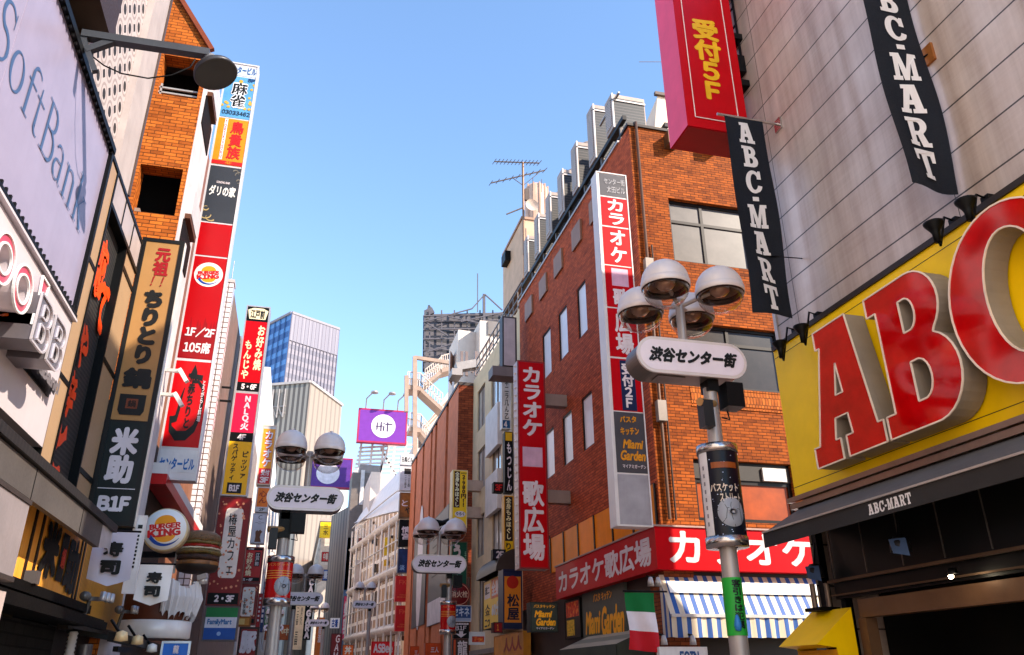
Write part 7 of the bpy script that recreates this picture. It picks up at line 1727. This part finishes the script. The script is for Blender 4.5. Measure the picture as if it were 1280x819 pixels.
def lamp(label, cx, cy, zs, side, kind, detail=True, sc=1.0, group='street lamps with name signs'):
    """post with name sign and four globes; side = which way the post stands off from the sign"""
    t = thing('street_lamp', label, 'street lamp', (cx + side * .29, cy, 0), group)
    px = cx + side * .29
    MB().tube([(px, cy, 0), (px, cy, zs - .3)], .085, 16, True, [.115, .082]).build('post', LPOLE, t)
    hw, hh, dp = .70 * sc, .215 * sc, .19
    Fs = fr(cy - dp, cx - hw, cx + hw, zs - hh, zs + hh)
    cap = lambda ex: [(hw + (hw - hh) + (hh + ex) * math.cos(R(a)), hh + (hh + ex) * math.sin(R(a))) for a in range(-90, 91, 10)] + [(hh + (hh + ex) * math.cos(R(a)), hh + (hh + ex) * math.sin(R(a))) for a in range(90, 271, 10)]
    so_ = MB().prism(Fs, cap(0), -2 * dp, 0).build('sign_box', C((104, 94, 90), .4, .3, .08, .2), t)
    MB().prism(Fs, cap(.012), -.02, .012).build('rim', LSIL, so_)
    fo = MB().prism(Fs, cap(-.025), .0, .016).build('face', SGW, so_)
    write(Fs, '渋谷センター街', (.09, .92, .27, .72), INK, so_, d=.02, bold=.06, shear=.34)
    b = MB(); b.box(cx - hw * .6, cx - hw * .1, cy - dp * .5, cy + dp * .5, zs - hh - .012, zs - hh + .01); b.build('hatch', C((96, 88, 86), .4, .4), so_)
    MB().box(px - .07, px + .07, cy - .1, cy + .1, zs - hh - .14, zs - hh + .005).build('bracket', DARK, t)
    zg = zs + hh + .62
    MB().tube([(cx, cy, zs + hh - .02), (cx, cy, zg + .02)], .055, 12).build('upper_post', LPOLE, t)
    for i, (dx, dy) in enumerate(((-.36, -.38), (.36, -.38), (-.36, .38), (.36, .38))):
        gx, gy = cx + dx * sc, cy + dy * sc; r = .29 * sc
        MB().tube([(cx, cy, zg - .08), (cx + dx * .5, cy + dy * .5, zg - .02), (gx, gy, zg + .03)], .028, 8).build('arm', LPOLE, t)
        g_ = MB().lathe((gx, gy, zg), [(r * math.cos(R(a)), r * 1.0 * math.sin(R(a)) + .03) for a in (0, 10, 20, 32, 45, 58, 70, 80, 87)] + [(.025, r + .035), (.025, r + .055), (0, r + .055)], 32).build('lamp_head', LSIL, t)
        MB().lathe((gx, gy, zg), [(r * .99, .035), (r * 1.025, .03), (r * 1.025, -.04), (r * 1.0, -.05)], 32).build('collar', LSIL, g_)
        MB().lathe((gx, gy, zg), [(r * 1.0, -.048), (r * .97, -.065), (r * .86, -.06), (r * .80, -.02), (r * .82, .03)], 32).build('ring', C((52, 38, 32), .35, .4, .1, .1), g_)
        MB().lathe((gx, gy, zg), [(r * .84, -.015), (r * .7, .05), (r * .45, .10), (0, .12)], 24).build('reflector', REF, g_)
        MB().lathe((gx, gy, zg), [(r * .40, .10), (r * .46, .03), (r * .40, -.03), (r * .2, -.07), (0, -.08)], 20).build('bulb', C((170, 132, 112), .12, .2, coat=1), g_)
        MB().lathe((gx, gy, zg), [(r * .97 * math.cos(R(a)), -.055 - r * .80 * math.sin(R(a))) for a in (0, 12, 25, 40, 55, 70, 82, 90)], 28).build('glass_bowl', GLASS, g_)
    if detail:
        bx = MB().box(px + .10, px + .32, cy - .22, cy + .0, zs - hh - .36, zs - hh - .06).build('speaker_box', BLACK, t)
        MB().box(px - .22, px - .09, cy - .2, cy - .05, zs - hh - .62, zs - hh - .30).build('control_box', C((30, 30, 32), .45), t)
        MB().tube([(px - .24, cy - .16, zs - hh - .32), (px, cy - .05, zs - hh - .30)], .05, 12).build('camera', C((196, 150, 96), .3, .4), t)
        MB().tube([(px + .2, cy, zs - hh - .36), (px + .22, cy, zs - hh - .46), (px + .12, cy, zs - hh - .44)], .01, 6).build('cable', BLACK, t)
    return t, px
# nearest lamp, right
py_ = 8.2; c = ony(866, 447, 8.0)
t, px = lamp('nearest street lamp with four globes, white 渋谷センター街 name sign and starry drum', c.x, py_, c.z, 1, 'star')
z0, z1 = ony(913, 683, py_).z, ony(905, 560, py_).z
drum(t, px, py_, z0, .225, z1 - z0, 'star')
zg0, zg1 = ony(925, 795, py_).z, ony(919, 723, py_).z
go = MB().lathe((px, py_, zg0), [(.108, 0), (.108, zg1 - zg0)], 24).build('green_sticker', C((40, 168, 56), .4, 0, .1, .15), t)
K = C((20, 24, 22), .5)
vsn = layout('客引きは犯罠', vert=True); allp = [p for v, f in vsn for p in v]; X0, X1, Y0, Y1 = min(p[0] for p in allp), max(p[0] for p in allp), min(p[1] for p in allp), max(p[1] for p in allp)
mb = MB()
for k, (bx, by) in enumerate(((0, 0), (.04, 0), (-.04, 0), (0, .04), (0, -.04))):
    for v, f in vsn:
        mb.add([(px + (.112 + .0004 * k) * math.cos(R(-120 + 52 * (x + bx - X0) / (X1 - X0))), py_ + (.112 + .0004 * k) * math.sin(R(-120 + 52 * (x + bx - X0) / (X1 - X0))), zg0 + (zg1 - zg0) * (.12 + .84 * (y + by - Y0) / (Y1 - Y0))) for x, y in v], f)
mb.build('lettering', K, go)
mb = MB(); mb.lathe((px + .112 * math.cos(R(-112)), py_ + .112 * math.sin(R(-112)), zg0 + .1), [(0, -.06), (.03, -.05), (.04, 0), (.03, .05), (.015, .1), (0, .11)], 12); mb.build('blue_emblem', C((50, 130, 200), .4), go)
# second lamp, left of the middle
Y5 = 13.6; c = ony(382, 626, Y5)
t, px = lamp('middle street lamp left of centre with red basketball poster drum on its post', c.x, Y5, c.z, -1, 'red', True, .86)
z0, z1 = ony(354, 756, Y5).z, ony(357, 697, Y5).z; drum(t, px, Y5, z0, .2, z1 - z0, 'red')
MB().box(px - .1, px + .1, Y5 - .1, Y5 + .1, c.z - .62, c.z - .22).build('post_sleeve', BLACK, t)
# third lamp in front of the brown building
Y6 = 21.5; c = ony(548, 706, Y6)
t, px = lamp('street lamp with red drum standing before the brown finned building', c.x, Y6, c.z, 1, 'red')
z0, z1 = ony(553, 792, Y6).z, ony(553, 752, Y6).z; drum(t, px - .0, Y6, z0, .2, z1 - z0, 'red')
base, _ = None, None
for cx_, cy_px, D, side, lb, g in ((379, 749, 30, -1, 'small far street lamp behind the red drum post', 1), (455, 756, 42, 1, 'small far street lamp in front of the glass building', 1), (398, 779, 48, 1, 'tiny street lamp beside the black block-letter banner', 0), (342, 785, 52, -1, 'tiny street lamp left of the red drum post', 0)):
    c = ony(cx_, cy_px, D); lamp(lb, c.x, D, c.z, side, None, False, .8 if D >= 42 else .95)
# cable clamp on second lamp's neighbour wires
t = thing('bracket_arm', 'black twisted steel bracket arm above the lamp before the brown building', 'bracket', ony(548, 655, 28))
u = lambda x, y: ony(x, y, 28)
b = MB(); b.bar(u(541, 669), u(563, 652), .07); b.tube([u(530, 664), u(537, 656), (u(543, 652)), u(553, 654), u(561, 651)], .09, 8, True); b.tube([u(538, 660), u(548, 657), u(558, 654)], .05, 6); b.build('arm', DARK, t)
